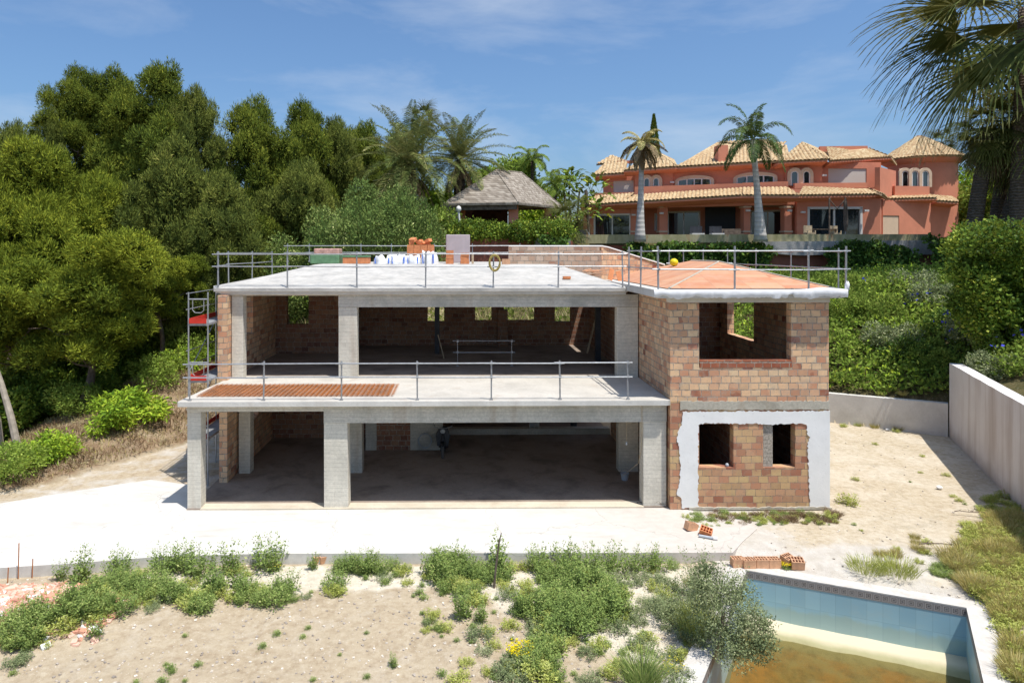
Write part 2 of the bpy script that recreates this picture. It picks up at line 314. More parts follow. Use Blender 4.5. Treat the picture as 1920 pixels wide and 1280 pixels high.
mat['weed_y'] = foliage('yellow_green_weed', [(0, (.10, .13, .03)), (.5, (.20, .24, .06)), (1, (.42, .40, .14))], .25)
mat['grey'] = foliage('grey_green_leaves', [(0, (.05, .075, .035)), (.5, (.11, .145, .075)), (.85, (.19, .225, .13)), (1, (.33, .35, .22))], .2)
mat['dry'] = foliage('dry_grass', [(0, (.20, .16, .08)), (.4, (.40, .34, .17)), (.8, (.58, .51, .29)), (1, (.68, .62, .42))], .2)
mat['drybrown'] = foliage('dry_brown_brush', [(0, (.10, .06, .035)), (.4, (.22, .14, .08)), (.8, (.33, .24, .14)), (1, (.42, .34, .2))], .15)
mat['grassg'] = foliage('green_grass', [(0, (.11, .12, .03)), (.35, (.25, .26, .075)), (.65, (.42, .36, .15)), (1, (.50, .46, .27))], .3)
mat['flower'] = foliage('yellow_flowers', [(0, (.70, .55, .01)), (1, (.85, .72, .03))], .2)
mat['blue_fl'] = foliage('blue_flowers', [(0, (.03, .04, .35)), (1, (.10, .10, .6))], .1)
mat['palm'] = foliage('palm_leaves', [(0, (.012, .03, .008)), (.4, (.03, .06, .014)), (.8, (.07, .105, .03)), (1, (.16, .17, .07))], .22, .4, .5)
mat['datepalm'] = foliage('date_palm_leaves', [(0, (.02, .035, .010)), (.4, (.055, .085, .022)), (.8, (.125, .15, .05)), (1, (.30, .28, .14))], .2, .4, .4)
mat['fan'] = foliage('fan_palm_leaves', [(0, (.022, .036, .010)), (.4, (.055, .08, .020)), (.8, (.12, .145, .04)), (1, (.40, .36, .17))], .2, .38, .5)
mat['deadpalm'] = foliage('dead_palm_leaves', [(0, (.08, .055, .03)), (.5, (.20, .145, .08)), (1, (.38, .29, .17))], .15)
mat['stucco'] = plain('terracotta_stucco', (.66, .255, .16), .9, .07, 1.3, .3, bs=30)
mat['stucco_wall'] = None
m = M('red_retaining_stucco', .95, .1); c = m.ramp(m.noise(.7, 8, .7), [(.3, (.22, .085, .06)), (.6, (.34, .13, .09)), (.8, (.38, .19, .145))]); sp = m.n('SeparateXYZ', {0: m.obj}); l = m.math('LESS_THAN', m.math('FRACT', m.math('DIVIDE', sp.outputs[2], .2)), .1); c = m.mix(m.math('MULTIPLY', l, .2), c, (.1, .04, .03)); m.col(c); m.bump(m.noise(8, 6), .4, .03); mat['stucco_wall'] = m.m
mat['cream'] = plain('cream_trim', (.66, .50, .36), .8, .08, 3, .1)
mat['whitepaint'] = plain('white_paint', (.72, .70, .67), .6, .05, 3, .05)
mat['shutter'] = None
m = M('rolled_shutter', .6, .3); sp = m.n('SeparateXYZ', {0: m.obj}); l = m.math('LESS_THAN', m.math('FRACT', m.math('DIVIDE', sp.outputs[2], .09)), .15); m.col(m.mix(m.math('MULTIPLY', l, .35), (.66, .60, .54), (.35, .3, .27))); mat['shutter'] = m.m
m = M('window_glass', .04, .9); m.col((.018, .028, .035)); m.b.inputs['Coat Weight'].default_value = 1; m.b.inputs['Coat Roughness'].default_value = .02; mat['glass'] = m.m
mat['tile'] = None
m = M('clay_roof_tile', .88, .15); wn = m.n('TexVoronoi', {'Vector': m.obj, 'Scale': 6.5}, feature='F1').outputs['Color']; sx = m.n('SeparateColor', {0: wn}).outputs[0]
c = m.ramp(sx, [(0, (.34, .21, .115)), (.3, (.43, .295, .165)), (.65, (.50, .37, .215)), (1, (.56, .44, .27))]); c = m.mix(m.ramp(m.noise(1.2, 7, .7), [(.56, 0.0), (.74, .5)]), c, (.20, .15, .10)); m.col(c); m.bump(m.noise(14, 4), .5, .02); mat['tile'] = m.m
m = M('grey_shingles', .95, .1); sp = m.n('SeparateXYZ', {0: m.obj}); zz = m.math('ADD', sp.outputs[2], m.math('MULTIPLY', m.noise(3, 3), .05)); row = m.math('FLOOR', m.math('DIVIDE', zz, .15)); fv = m.math('FRACT', m.math('DIVIDE', zz, .15))
uu = m.math('ADD', m.math('DIVIDE', m.math('ADD', sp.outputs[0], sp.outputs[1]), .16), m.math('MULTIPLY', row, .37)); cell = m.n('CombineXYZ', {0: m.math('FLOOR', uu), 1: row}).outputs[0]; wn = m.n('TexWhiteNoise', {'Vector': cell}, noise_dimensions='2D').outputs[0]
c = m.ramp(wn, [(0, (.20, .165, .13)), (.5, (.30, .255, .21)), (1, (.41, .36, .30))]); c = m.mix(m.math('MULTIPLY', m.math('LESS_THAN', fv, .2), .6), c, (.09, .08, .07)); c = m.mix(m.ramp(m.noise(5, 5, .7), [(.5, 0.0), (.8, .5)]), c, (.14, .12, .10)); m.col(c); m.bump(m.math('ADD', fv, wn), .6, .03); mat['shingle'] = m.m
mat['parapet'] = None
m = M('mossy_parapet', .95, .1); c = m.ramp(m.noise(2.2, 7, .7, sc=(1, 1, .3)), [(.3, (.20, .19, .09)), (.5, (.34, .31, .18)), (.7, (.42, .38, .26))]); c = m.mix(m.ramp(m.noise(1.1, 5, .7, sc=(1, 1, .2)), [(.58, 0.0), (.66, .8)]), c, (.30, .13, .06)); m.col(c); m.bump(m.noise(12, 5), .4, .02); mat['parapet'] = m.m
mat['greywall'] = concrete('grey_stained_wall', (.40, .385, .37), (.22, .21, .2), board=False, stain=1)
# ------------------------------------------------------------------ ground: one sheet to the horizon
FRONT = [(-60,-20),(-60,10),(-30,15.5),(-16,20.2),(-13.8,21.4),(-12.4,23.8),(-11,26.2),(-10.2,31),(-9.4,31.6),(10.6,31.55),(15.55,29.85),(19.38,27.4),(15.95,19.22),(8.4,1.6),(0,-20)]
POOL = [(6.52,16.2),(10.5,14.5),(7.3,9.2),(3.4,10.9)]
CTRL = [(-60,15,-3),(-30,16,-1),(-16,20.4,0),(-13.8,21.6,0),(-12.4,24,.02),(-11,26.4,.05),(-10.2,31.3,.4),(-15.4,23,.3),(-14.6,25,.6),(-14.2,27,.95),(-13.5,29,1.4),(-13,31,1.7),(-13,34,2.2),(-10,34,2.6),(-10,38,3.6),
 (-17,27,.3),(-19,24,-.8),(-21,30,-1.2),(-30,25,-3),(-30,45,-3),(-18,36,.6),(-15,45,3),(-22,50,1),(-50,60,-6),(-60,100,-10),(-5,36,4.2),(0,36,4.4),(6,36,4.4),(-5,42.5,6),(6,42.5,6.2),(14,42.5,5.9),(20,42.5,5.8),(30,42.5,6),(-9,46,5),
 (-9,31.9,2.4),(0,31.9,3.1),(11,31.9,2.2),(12,36,3.8),(15.5,30.2,1.2),(19.3,27.7,1.4),(20,27,2.4),(19.6,24,2.85),(17.2,19.3,2.95),(13,10,2.9),(20,10,3.4),(19,33,3.6),(23,28,4.6),(24,20,4),(26,33,5.2),(30,20,5),(40,30,7),(15,34,3.2),(22,36,5.4),(40,42,7.5),(60,20,9),(60,60,10)]
_C = np.array(CTRL, float); _D = np.linalg.norm(_C[:, None, :2]-_C[None, :, :2], axis=2)
_A = np.zeros((len(_C)+3,)*2); _A[:-3, :-3] = _D; _A[:-3, -3] = 1; _A[:-3, -2:] = _C[:, :2]; _A[-3, :-3] = 1; _A[-2:, :-3] = _C[:, :2].T
_w = np.linalg.solve(_A, np.r_[_C[:, 2], 0, 0, 0])
def inpoly(x, y, poly):
    ins = np.zeros(np.shape(x), bool); k = len(poly)
    for i in range(k):
        x1, y1 = poly[i]; x2, y2 = poly[(i+1) % k]
        if y1 == y2: continue
        ins ^= ((y1 > y) != (y2 > y)) & (x < (x2-x1)*(y-y1)/(y2-y1)+x1)
    return ins
def vnoise(x, y, s, seed=0):
    """smooth value noise by sums of rotated sines"""
    rg = np.random.RandomState(seed); r = 0*x
    for k in range(7):
        a = rg.uniform(0, 6.28); f = s*rg.uniform(.6, 1.9); r = r+np.sin((x*math.cos(a)+y*math.sin(a))*f+rg.uniform(0, 6.28))
    return r/7
def apron_edge(x):       # front edge of the concrete apron (distance from the camera)
    return np.interp(x, [-16, -11.05, -9.6, -7.5, -5, -1, 5.2, 20], [15.6, 15.95, 16.15, 16.55, 16.7, 16.72, 16.75, 16.8])
POOLRIM = [(6.1,16.75),(6.6,16.72),(11.1,14.8),(7.6,8.9),(2.8,10.9)]
def seg_d(x, y, poly):
    d = np.full(np.shape(x), 1e9)
    for i in range(len(poly)):
        a = poly[i]; b = poly[(i+1) % len(poly)]; dx, dy = b[0]-a[0], b[1]-a[1]
        t = np.clip(((x-a[0])*dx+(y-a[1])*dy)/(dx*dx+dy*dy), 0, 1); d = np.minimum(d, np.hypot(x-a[0]-t*dx, y-a[1]-t*dy))
    return d
def H(x, y, detail=True):
    x = np.asarray(x, float); y = np.asarray(y, float)
    e = apron_edge(x); lowside = np.clip((7.5-x)/2.2, 0, 1)
    low = -.27-.02*vnoise(x, y, 1.1, 3)
    z = np.where(y < e+.14, low*lowside+(-.05)*(1-lowside), -.03)
    z = np.where((x > 5.4) & (y < 16.6), np.interp(y, [13, 16.8], [-.22, -.06])*(1-lowside)+low*lowside, z)
    dp = seg_d(x, y, POOL); nearp = np.clip(1-(dp-.3)/.6, 0, 1); z = z*(1-nearp)+(-.235)*nearp
    if detail:
        ft = np.where(y < e-.05, 1, 0); z = z+ft*(1-nearp)*(.035*vnoise(x, y, 2.6, 5)+.015*vnoise(x, y, 7, 6))
    # mound of soil below the rubble
    z = z+np.where(y < e-.1, .45*np.exp(-((x+9.4)/1.9)**2-((y-14.3)/.95)**2), 0)
    z = z+np.where(x > 11, .03*vnoise(x, y, 1.7, 9), 0)
    out = ~inpoly(x, y, FRONT)
    r = _w[-3]+_w[-2]*x+_w[-1]*y
    for i in range(len(_C)): r = r+_w[i]*np.hypot(x-_C[i, 0], y-_C[i, 1])
    r = r+.06*vnoise(x, y, 1.3, 11)+.1*vnoise(x, y, .5, 12)
    z = np.where(out, np.clip(r, -9, 12), z)
    ter = (y > 44.4) & (x > -2.6)
    z = np.where(ter, 8.2, z)
    z = np.where((y > 75), np.minimum(z, 8.2), z)
    fade = np.clip((np.hypot(x, y-30)-110)/200, 0, 1); z = z*(1-fade)+(-12)*fade
    return z
def axis_vals(segs):
    v = [segs[0][0]]
    for a, b, st in segs: n = max(1, round((b-a)/st)); v += list(np.linspace(a, b, n+1)[1:])
    return np.array(v)
gx = axis_vals([(-1500,-300,150),(-300,-60,20),(-60,-24,2),(-24,-12,.4),(-12,20,.15),(20,30,.4),(30,60,2),(60,300,20),(300,1500,150)])
gy = axis_vals([(-300,-20,35),(-20,8,2),(8,10,.4),(10,24,.14),(24,34,.3),(34,47,.5),(47,80,2),(80,300,20),(300,2500,200)])
GX, GY = np.meshgrid(gx, gy); GZ = H(GX, GY)
nx, ny = len(gx), len(gy)
idx = np.arange(nx*ny).reshape(ny, nx)
F = np.stack([idx[:-1, :-1], idx[:-1, 1:], idx[1:, 1:], idx[1:, :-1]], -1).reshape(-1, 4)
cx = (GX[:-1, :-1]+GX[1:, 1:]).ravel()/2; cy = (GY[:-1, :-1]+GY[1:, 1:]).ravel()/2
hole = inpoly(cx, cy, POOL) | (inpoly(cx, cy, POOLRIM) & (seg_d(cx, cy, POOL) < .14))
F = F[~hole]
me = bpy.data.meshes.new('ground'); me.vertices.add(nx*ny); me.vertices.foreach_set('co', np.stack([GX, GY, GZ], -1).ravel())
me.loops.add(F.size); me.loops.foreach_set('vertex_index', F.ravel()); me.polygons.add(len(F)); me.polygons.foreach_set('loop_start', np.arange(len(F))*4)
me.update(); me.validate()
def px_of(x, y, z): return 885+1280*x/np.maximum(y, .1), 470+1280*(7.4-z)/np.maximum(y, .1)
# soil zones: 0 grey-beige soil, pale sand, chalky track, green understorey
X, Y = GX, GY; n_a = vnoise(X, Y, 1.6, 21); n_b = vnoise(X, Y, 4.5, 22); e = apron_edge(X)
pale = np.clip(1-np.abs(Y-(e-.75-.25*n_a))/1.0, 0, 1)*(Y < e)*np.clip((X+8.6)/1.5, 0, 1)
pale = np.maximum(pale, np.clip(1-np.hypot((X-1.1)/1.1, (Y-15)/1.1), 0, 1)*1.4); pale = np.maximum(pale, np.clip(1.3-np.hypot((X-4.6)/2.0, (Y-14.8)/2.0), 0, 1))
pale = np.maximum(pale, np.clip(1.2-np.hypot((X-3.2)/1.2, (Y-13.4)/.9), 0, 1)); pale = np.maximum(pale, np.clip(1-np.hypot((X+9.6)/2.2, (Y-14)/1.5), 0, 1)*.6)
pale = np.clip(pale+.35*n_b*(pale > .02), 0, 1)
white = np.clip((Y-e)/.1, 0, 1)*np.clip(1-(X-6.5-.6*n_a-.3*n_b)/3.2, 0, 1)*(Y < 24)
white = np.maximum(white, np.clip(1-(seg_d(X, Y, POOL)-.5-.25*n_b)/.5, 0, 1)); white = np.maximum(white, np.clip(1.2-np.hypot((X-9.5)/3.5, (Y-16.4)/1.4), 0, 1)*.85)
white = np.where(X < -7.8, np.clip(.40+.3*n_b+.25*n_a, 0, 1)*np.clip((Y-e)/.1, 0, 1)*inpoly(X, Y, FRONT), white)
white = np.clip(white, 0, 1)
outm = ~inpoly(X, Y, FRONT); brush = outm*np.clip(.75+.5*n_b, 0, 1)*(X < -9); green = outm*(X > -9)*1.0
colr = np.stack([pale, white, np.where(X > 0, green, brush), (X < -9)*outm], -1).astype(np.float32)
ca = me.color_attributes.new('zone', 'FLOAT_COLOR', 'POINT'); ca.data.foreach_set('color', colr.reshape(-1, 4).ravel())
m = M('ground_soil', .97, .08); zn = m.n('Attribute', attribute_name='zone'); sc = m.n('SeparateColor', {0: zn.outputs['Color']}); al = zn.outputs['Alpha']
fine = m.noise(6, 9, .72); vf = m.noise(38, 4, .7); med = m.noise(1.3, 6, .6)
soil = m.ramp(fine, [(.3, (.32, .24, .155)), (.5, (.44, .35, .24)), (.7, (.55, .465, .34))]); soil = m.mix(m.ramp(med, [(.4, 0.0), (.7, .55)]), soil, (.50, .415, .295))
palec = m.ramp(fine, [(.3, (.52, .45, .34)), (.55, (.66, .59, .47)), (.75, (.74, .69, .60))])
whitec = m.ramp(m.noise(2.6, 8, .68), [(.3, (.47, .42, .355)), (.55, (.57, .525, .465)), (.75, (.63, .60, .55))])
whitec = m.mix(m.ramp(m.noise(1.1, 7, .7, sc=(.35, 1, 1)), [(.52, 0.0), (.7, .55)]), whitec, (.52, .47, .38))
jag = m.math('MULTIPLY', m.math('SUBTRACT', m.noise(3.2, 6, .7), .5), 1.3)
def edge(s): return m.ramp(m.math('ADD', s, m.math('MULTIPLY', jag, .6)), [(.33, 0.0), (.6, 1.0)])
yard = m.ramp(fine, [(.3, (.38, .30, .205)), (.5, (.51, .425, .305)), (.75, (.61, .54, .42))]); sepw = m.n('SeparateXYZ', {0: m.obj})
isyard = m.math('MULTIPLY', m.math('GREATER_THAN', sepw.outputs[0], 7.0), m.math('GREATER_THAN', sepw.outputs[1], 12.0)); yd = m.ramp(m.math('ADD', m.math('MULTIPLY', m.math('SUBTRACT', sepw.outputs[0], 5.8), .35), jag), [(.2, 0.0), (.6, 1.0)])
yard = m.mix(m.ramp(m.noise(.55, 7, .65, dist=.8), [(.45, 0.0), (.62, .75)]), yard, m.ramp(fine, [(.3, (.55, .475, .365)), (.7, (.66, .59, .48))])); yard = m.mix(m.ramp(m.noise(1.2, 7, .7, dist=1.0), [(.55, 0.0), (.72, .6)]), yard, (.30, .255, .18)); soil = m.mix(m.ramp(m.noise(.8, 8, .7, dist=1.2), [(.52, 0.0), (.68, .6)]), soil, (.56, .49, .39)); c = m.mix(yd, soil, yard)
c = m.mix(edge(sc.outputs[0]), c, palec); c = m.mix(edge(sc.outputs[1]), c, whitec)
gcol = m.ramp(m.noise(2.5, 6, .7), [(.3, (.05, .055, .02)), (.55, (.12, .10, .045)), (.75, (.24, .18, .10))])
bcol = m.ramp(m.noise(2.0, 7, .7), [(.3, (.16, .10, .06)), (.55, (.27, .18, .11)), (.75, (.38, .29, .18))])
c = m.mix(sc.outputs[2], c, m.mix(al, gcol, bcol))
c = m.mix(m.ramp(vf, [(.62, 0.0), (.74, .55)]), c, (.16, .13, .10)); c = m.mix(m.ramp(m.noise(20, 3, .6), [(.64, 0.0), (.72, .5)]), c, (.78, .74, .66))
m.col(c); m.bump(m.math('ADD', m.math('MULTIPLY', fine, 1.4), m.math('MULTIPLY', vf, .5)), .75, .05)
me.materials.append(m.m); me.shade_smooth(); ground = bpy.data.objects.new('ground', me); S.collection.objects.link(ground); tag(ground, kind='structure')
# apron slab of pale concrete in front of the house
ax = np.linspace(-16.5, 6.4, 60); ap = [(x, float(apron_edge(x))) for x in ax]
rg = random.Random(3)
back = [(6.9, 17.4), (7.6, 18.2), (7.4, 19.0), (6.2, 19.5), (5.6, 20.2), (-8.25, 20.3), (-8.9, 21.6), (-10.4, 22.1), (-12.3, 21.0), (-14, 19.9), (-16.5, 19.0)]
m = M('apron_concrete', .95, .08); c = m.ramp(m.noise(.9, 8, .62, sc=(.6, 1, 1)), [(.28, (.52, .495, .45)), (.5, (.60, .575, .53)), (.75, (.65, .63, .59))])
c = m.mix(m.ramp(m.noise(1.6, 8, .7, sc=(.3, 1.2, 1), dist=1.2), [(.50, 0.0), (.72, .6)]), c, (.41, .37, .32)); c = m.mix(m.ramp(m.noise(26, 4, .7), [(.64, 0.0), (.78, .35)]), c, (.45, .40, .34))
sp = m.n('SeparateXYZ', {0: m.obj}); side = m.math('LESS_THAN', sp.outputs[2], -.012); c = m.mix(side, c, m.ramp(m.noise(3, 6, .7), [(.35, (.50, .48, .44)), (.7, (.66, .64, .60))]))
rt = m.ramp(m.math('ADD', m.math('MULTIPLY', m.math('SUBTRACT', sp.outputs[0], 1.2), .22), m.math('MULTIPLY', m.noise(1.4, 6, .6), .3)), [(.3, 0.0), (1, .85)]); c = m.mix(rt, c, m.ramp(m.noise(3.5, 7, .7), [(.3, (.47, .42, .37)), (.7, (.56, .515, .465))]))
tw = m.math('ADD', sp.outputs[1], m.math('MULTIPLY', m.math('SINE', m.math('MULTIPLY', sp.outputs[0], .35)), .5)); tw = m.math('ADD', tw, m.math('MULTIPLY', m.noise(.8, 4, .5), .35))
for y0 in (17.55, 18.35, 18.9):
    ty = m.math('LESS_THAN', m.math('ABSOLUTE', m.math('SUBTRACT', tw, y0)), .07); c = m.mix(m.math('MULTIPLY', m.math('MULTIPLY', ty, m.ramp(m.noise(2.5, 7, .75), [(.42, 0.0), (.68, 1.0)])), .30), c, (.40, .355, .30))
crk = m.n('TexVoronoi', {'Vector': m.n('VectorMath', {0: m.obj, 1: m.n('TexNoise', {'Vector': m.obj, 'Scale': 1.5, 'Detail': 5}).outputs['Color']}, operation='ADD').outputs[0], 'Scale': .28}, feature='DISTANCE_TO_EDGE').outputs[0]
c = m.mix(m.math('MULTIPLY', m.math('LESS_THAN', crk, .0035), .35), c, (.25, .22, .19))
m.col(c); m.bump(m.noise(7, 8, .7), .35, .02)
ob = MB().prism(ap+back, -.32, .0).build('path', m.m); tag(ob, kind='structure'); ob.name = 'apron_path'
# ------------------------------------------------------------------ pool
pang = math.atan2(-1.7, 3.98); po = Vector((6.52, 16.2, -.2))
pool = bpy.data.objects.new('swimming_pool', None); S.collection.objects.link(pool); pool.location = po; pool.rotation_euler = (0, 0, pang)
tag(pool, 'half empty swimming pool with pale blue tiled wall and patterned border', 'pool')
PM = Matrix.Rotation(-pang, 3, 'Z')
def pl(p, z): q = PM @ Vector((p[0]-po.x, p[1]-po.y, 0)); return (q.x, q.y, z)
q = [pl(p, 0) for p in POOL]; bx_, by_ = q[1][0], q[2]
ORG['swimming_pool'] = Vector((0, 0, 0))
m = M('blue_pool_tile', .35, .5); sp = m.n('SeparateXYZ', {0: m.obj}); u = m.math('ADD', sp.outputs[0], sp.outputs[1]); z = sp.outputs[2]
ln = m.math('MAXIMUM', m.math('LESS_THAN', m.math('FRACT', m.math('DIVIDE', u, .31)), .035), m.math('LESS_THAN', m.math('FRACT', m.math('DIVIDE', z, .62)), .018))
cell = m.n('CombineXYZ', {0: m.math('FLOOR', m.math('DIVIDE', u, .31)), 1: m.math('FLOOR', m.math('DIVIDE', z, .62))}).outputs[0]; wn = m.n('TexWhiteNoise', {'Vector': cell}, noise_dimensions='2D').outputs[0]
c = m.ramp(wn, [(0, (.30, .50, .60)), (1, (.36, .57, .66))]); dz = m.ramp(m.math('ADD', m.math('MULTIPLY', z, -1), m.math('MULTIPLY', m.noise(2, 6, .6), .5)), [(.9, 0.0), (1.3, .6)])
c = m.mix(dz, c, (.36, .47, .40)); c = m.mix(m.math('MULTIPLY', ln, .35), c, (.18, .30, .36)); c = m.mix(m.ramp(m.noise(3, 6, .7, sc=(.5, 1, 1)), [(.5, 0.0), (.8, .3)]), c, (.5, .55, .5)); m.col(c); poolm = m.m
D_ = 2.1
wl = MB()
for i in range(4):
    a, b = POOL[i], POOL[(i+1) % 4]; wl.quad(pl(a, -D_), pl(b, -D_), pl(b, -.16), pl(a, -.16))
    nx_, ny_ = (b[1]-a[1]), -(b[0]-a[0]); L_ = math.hypot(nx_, ny_); sgn = -1
    o_ = (sgn*nx_/L_*.12, sgn*ny_/L_*.12); wl.quad(pl((a[0]+o_[0], a[1]+o_[1]), -D_), pl((b[0]+o_[0], b[1]+o_[1]), -D_), pl((b[0]+o_[0], b[1]+o_[1]), -.16), pl((a[0]+o_[0], a[1]+o_[1]), -.16))
wl.build('wall', poolm, pool, org=(0, 0, 0))
m = M('greek_border_tile', .5, .4); sp = m.n('SeparateXYZ', {0: m.obj}); u = m.math('ADD', sp.outputs[0], sp.outputs[1]); fu = m.math('SUBTRACT', m.math('FRACT', m.math('DIVIDE', u, .162)), .5); fz = m.math('SUBTRACT', m.math('FRACT', m.math('DIVIDE', m.math('ADD', sp.outputs[2], .161), .162)), .5)
dd = m.math('MAXIMUM', m.math('ABSOLUTE', fu), m.math('ABSOLUTE', fz)); c = m.ramp(dd, [(0, (.10, .085, .09)), (.12, (.36, .34, .32)), (.2, (.13, .10, .10)), (.3, (.40, .37, .35)), (.42, (.16, .13, .13)), (.47, (.36, .35, .34))], 'CONSTANT')
c = m.mix(m.ramp(m.noise(2.5, 6, .7), [(.4, 0.0), (.75, .6)]), c, (.30, .29, .28)); m.col(c)
bd = MB()
for i in range(4):
    a, b = POOL[i], POOL[(i+1) % 4]; nx_, ny_ = (b[1]-a[1]), -(b[0]-a[0]); L_ = math.hypot(nx_, ny_); o_ = (nx_/L_*.006, ny_/L_*.006)
    bd.quad(pl((a[0]+o_[0], a[1]+o_[1]), -.165), pl((b[0]+o_[0], b[1]+o_[1]), -.165), pl((b[0]+o_[0], b[1]+o_[1]), -.0), pl((a[0]+o_[0], a[1]+o_[1]), -.0))
bd.build('tile_border', m.m, pool, org=(0, 0, 0))
# floor: pale ledge, then sediment sloping to the deep end
fm = MB(); NU, NV = 40, 44
for j in range(NV+1):
    t = j/NV
    for i in range(NU+1):
        s_ = i/NU; a = Vector(POOL[0]).lerp(Vector(POOL[1]), s_); b = Vector(POOL[3]).lerp(Vector(POOL[2]), s_); p_ = a.lerp(b, t)
        dist = t*6.2; zz = -1.02-.02*math.sin(s_*3)-(max(0, dist-.4)*.2); zz = max(zz, -1.8)+.02*mnoise.noise(Vector((s_*6, t*9, 0)))
        fm.v.append(pl(p_, zz))
for j in range(NV):
    for i in range(NU): k = j*(NU+1)+i; fm.f.append((k, k+1, k+NU+2, k+NU+1))
m = M('pool_floor_sediment', .8, .2); sp = m.n('SeparateXYZ', {0: m.obj}); dep = m.math('ADD', m.math('MULTIPLY', sp.outputs[1], -1), m.math('MULTIPLY', m.math('SUBTRACT', m.noise(1.1, 6, .6), .5), .35))
c = m.ramp(m.math('MULTIPLY', dep, .2), [(.0, (.60, .53, .39)), (.075, (.60, .52, .37)), (.12, (.36, .33, .18)), (.22, (.32, .24, .10)), (.9, (.24, .15, .05))])
br_ = m.ramp(m.math('ADD', m.noise(.9, 7, .65), m.math('MULTIPLY', dep, .03)), [(.47, 0.0), (.62, .9)]); br_ = m.math('MULTIPLY', br_, m.ramp(dep, [(.9, 0.0), (1.5/1.5, 1.0)])); c = m.mix(br_, c, (.40, .19, .045)); c = m.mix(m.ramp(m.noise(3.5, 8, .75), [(.45, 0.0), (.7, .75)]), c, m.mix(m.ramp(dep, [(.5, 0.0), (1, 1.0)]), c, (.10, .085, .035))); m.col(c)
fm.build('floor', m.m, pool, smooth=True, org=(0, 0, 0))
cop = MB(); rim_in = POOL; k = 4
def offs(poly, d):
    out = []
    for i in range(len(poly)):
        p0, p1, p2 = Vector(poly[i-1]), Vector(poly[i]), Vector(poly[(i+1) % len(poly)])
        n1 = Vector(((p1-p0).y, -(p1-p0).x)).normalized(); n2 = Vector(((p2-p1).y, -(p2-p1).x)).normalized(); b = (n1+n2); b = b/(b.length**2)*2; out.append(tuple(p1-b*d))
    return out
ro = offs(POOL, .42); ri = offs(POOL, .0)
if abs(ro[0][0]-POOL[0][0]) and inpoly(np.array(ro[0][0]), np.array(ro[0][1]), POOL): ro = offs(POOL, -.42)
for i in range(4):
    a, b, c_, d_ = ri[i], ri[(i+1) % 4], ro[(i+1) % 4], ro[i]
    n_ = 14; 
    for s_ in range(n_):
        f0, f1 = s_/n_, (s_+1)/n_
        A_ = Vector(a).lerp(Vector(b), f0); B_ = Vector(a).lerp(Vector(b), f1); Cc = Vector(d_).lerp(Vector(c_), f1); Dd = Vector(d_).lerp(Vector(c_), f0)
        zz = lambda q_: .01*mnoise.noise(Vector((q_.x*2, q_.y*2, 0)))
        cop.quad(pl(A_, .03), pl(B_, .03), pl(Cc, .012+zz(Cc)), pl(Dd, .012+zz(Dd)))
        cop.quad(pl(A_, 0), pl(B_, 0), pl(B_, .03), pl(A_, .03)); cop.quad(pl(Dd, -.3), pl(Cc, -.3), pl(Cc, .012+zz(Cc)), pl(Dd, .012+zz(Dd)))
m = M('pool_coping', .95, .1); c = m.ramp(m.noise(3, 8, .7), [(.3, (.46, .42, .375)), (.5, (.56, .53, .49)), (.7, (.62, .60, .57))]); c = m.mix(m.ramp(m.noise(9, 6, .7), [(.56, 0.0), (.7, .5)]), c, (.42, .37, .31)); m.col(c); m.bump(m.noise(10, 6, .7), .5, .02)
cop.build('coping', m.m, pool, org=(0, 0, 0))
m = M('murky_water', .06, .5); m.col((.10, .085, .03)); tr = m.n('BsdfTransparent', {'Color': (.86, .83, .66, 1)}); fr = m.n('LayerWeight', {'Blend': .35}).outputs['Facing']
mxs = m.n('MixShader', {0: m.math('ADD', .16, m.math('MULTIPLY', fr, .35)), 1: tr.outputs[0], 2: m.b.outputs[0]}); m.t.links.new(mxs.outputs[0], m.out.inputs[0]); m.bump(m.noise(5, 3), .08, .01)
wa = MB().quad(*[(*Vector(p).lerp(Vector((6.95, 12.7)), .003), -.2-1.10) for p in POOL]).build('water', m.m); tag(wa, kind='structure')
# ------------------------------------------------------------------ the unfinished house (house coordinates, turned by HA)
HF = dict(frame='house')
house = thing('unfinished_house', 'unfinished two storey house shell of grey concrete columns and bare hollow brick', 'house', (0, 20, 0), frame='house')
def hp(mb, name, mt, parent=house, **k): return mb.build(name, mat[mt] if isinstance(mt, str) else mt, parent, **k)
def column(x0, x1, y0, y1, z0, z1, mt='concrete', taper=0):
    b = MB().box(x0, x1, y0, y1, z0, z1)
    if taper: b.v = [(v[0]+(taper if v[2] < z1-.01 and v[0] > (x0+x1)/2 else 0), v[1], v[2]) for v in b.v]
    return hp(b, 'column', mt, bevel=.012)
hp(MB().box(-8.15, 5.66, 19.6, 31, -.1, .035), 'floor', 'floor'); hp(MB().box(-7.95, 5.44, 23.35, 30.7, 3.1, 3.146), 'inner_floor', 'floor'); hp(MB().box(-7.76, 4.95, 19.58, 20.02, -.1, .04), 'sunlit_floor_strip', 'sunlit_floor_strip')  # last box: pale strip painted as the sunlit front of the garage floor
fs = MB()
edge_pts = [(-8.33, 19.4), (5.66, 19.4), (5.66, 31), (-8.1, 31), (-8.1, 23)]
fs.prism(edge_pts, 2.99, 3.14); fs.box(5.92, 10.05, 19.7, 27.2, 3.0, 3.14); hp(fs, 'deck_slab', 'deck', bevel=.01)
hp(MB().box(-8.31, 5.60, 19.385, 19.40, 2.992, 3.13), 'slab_edge', 'concrete_light')
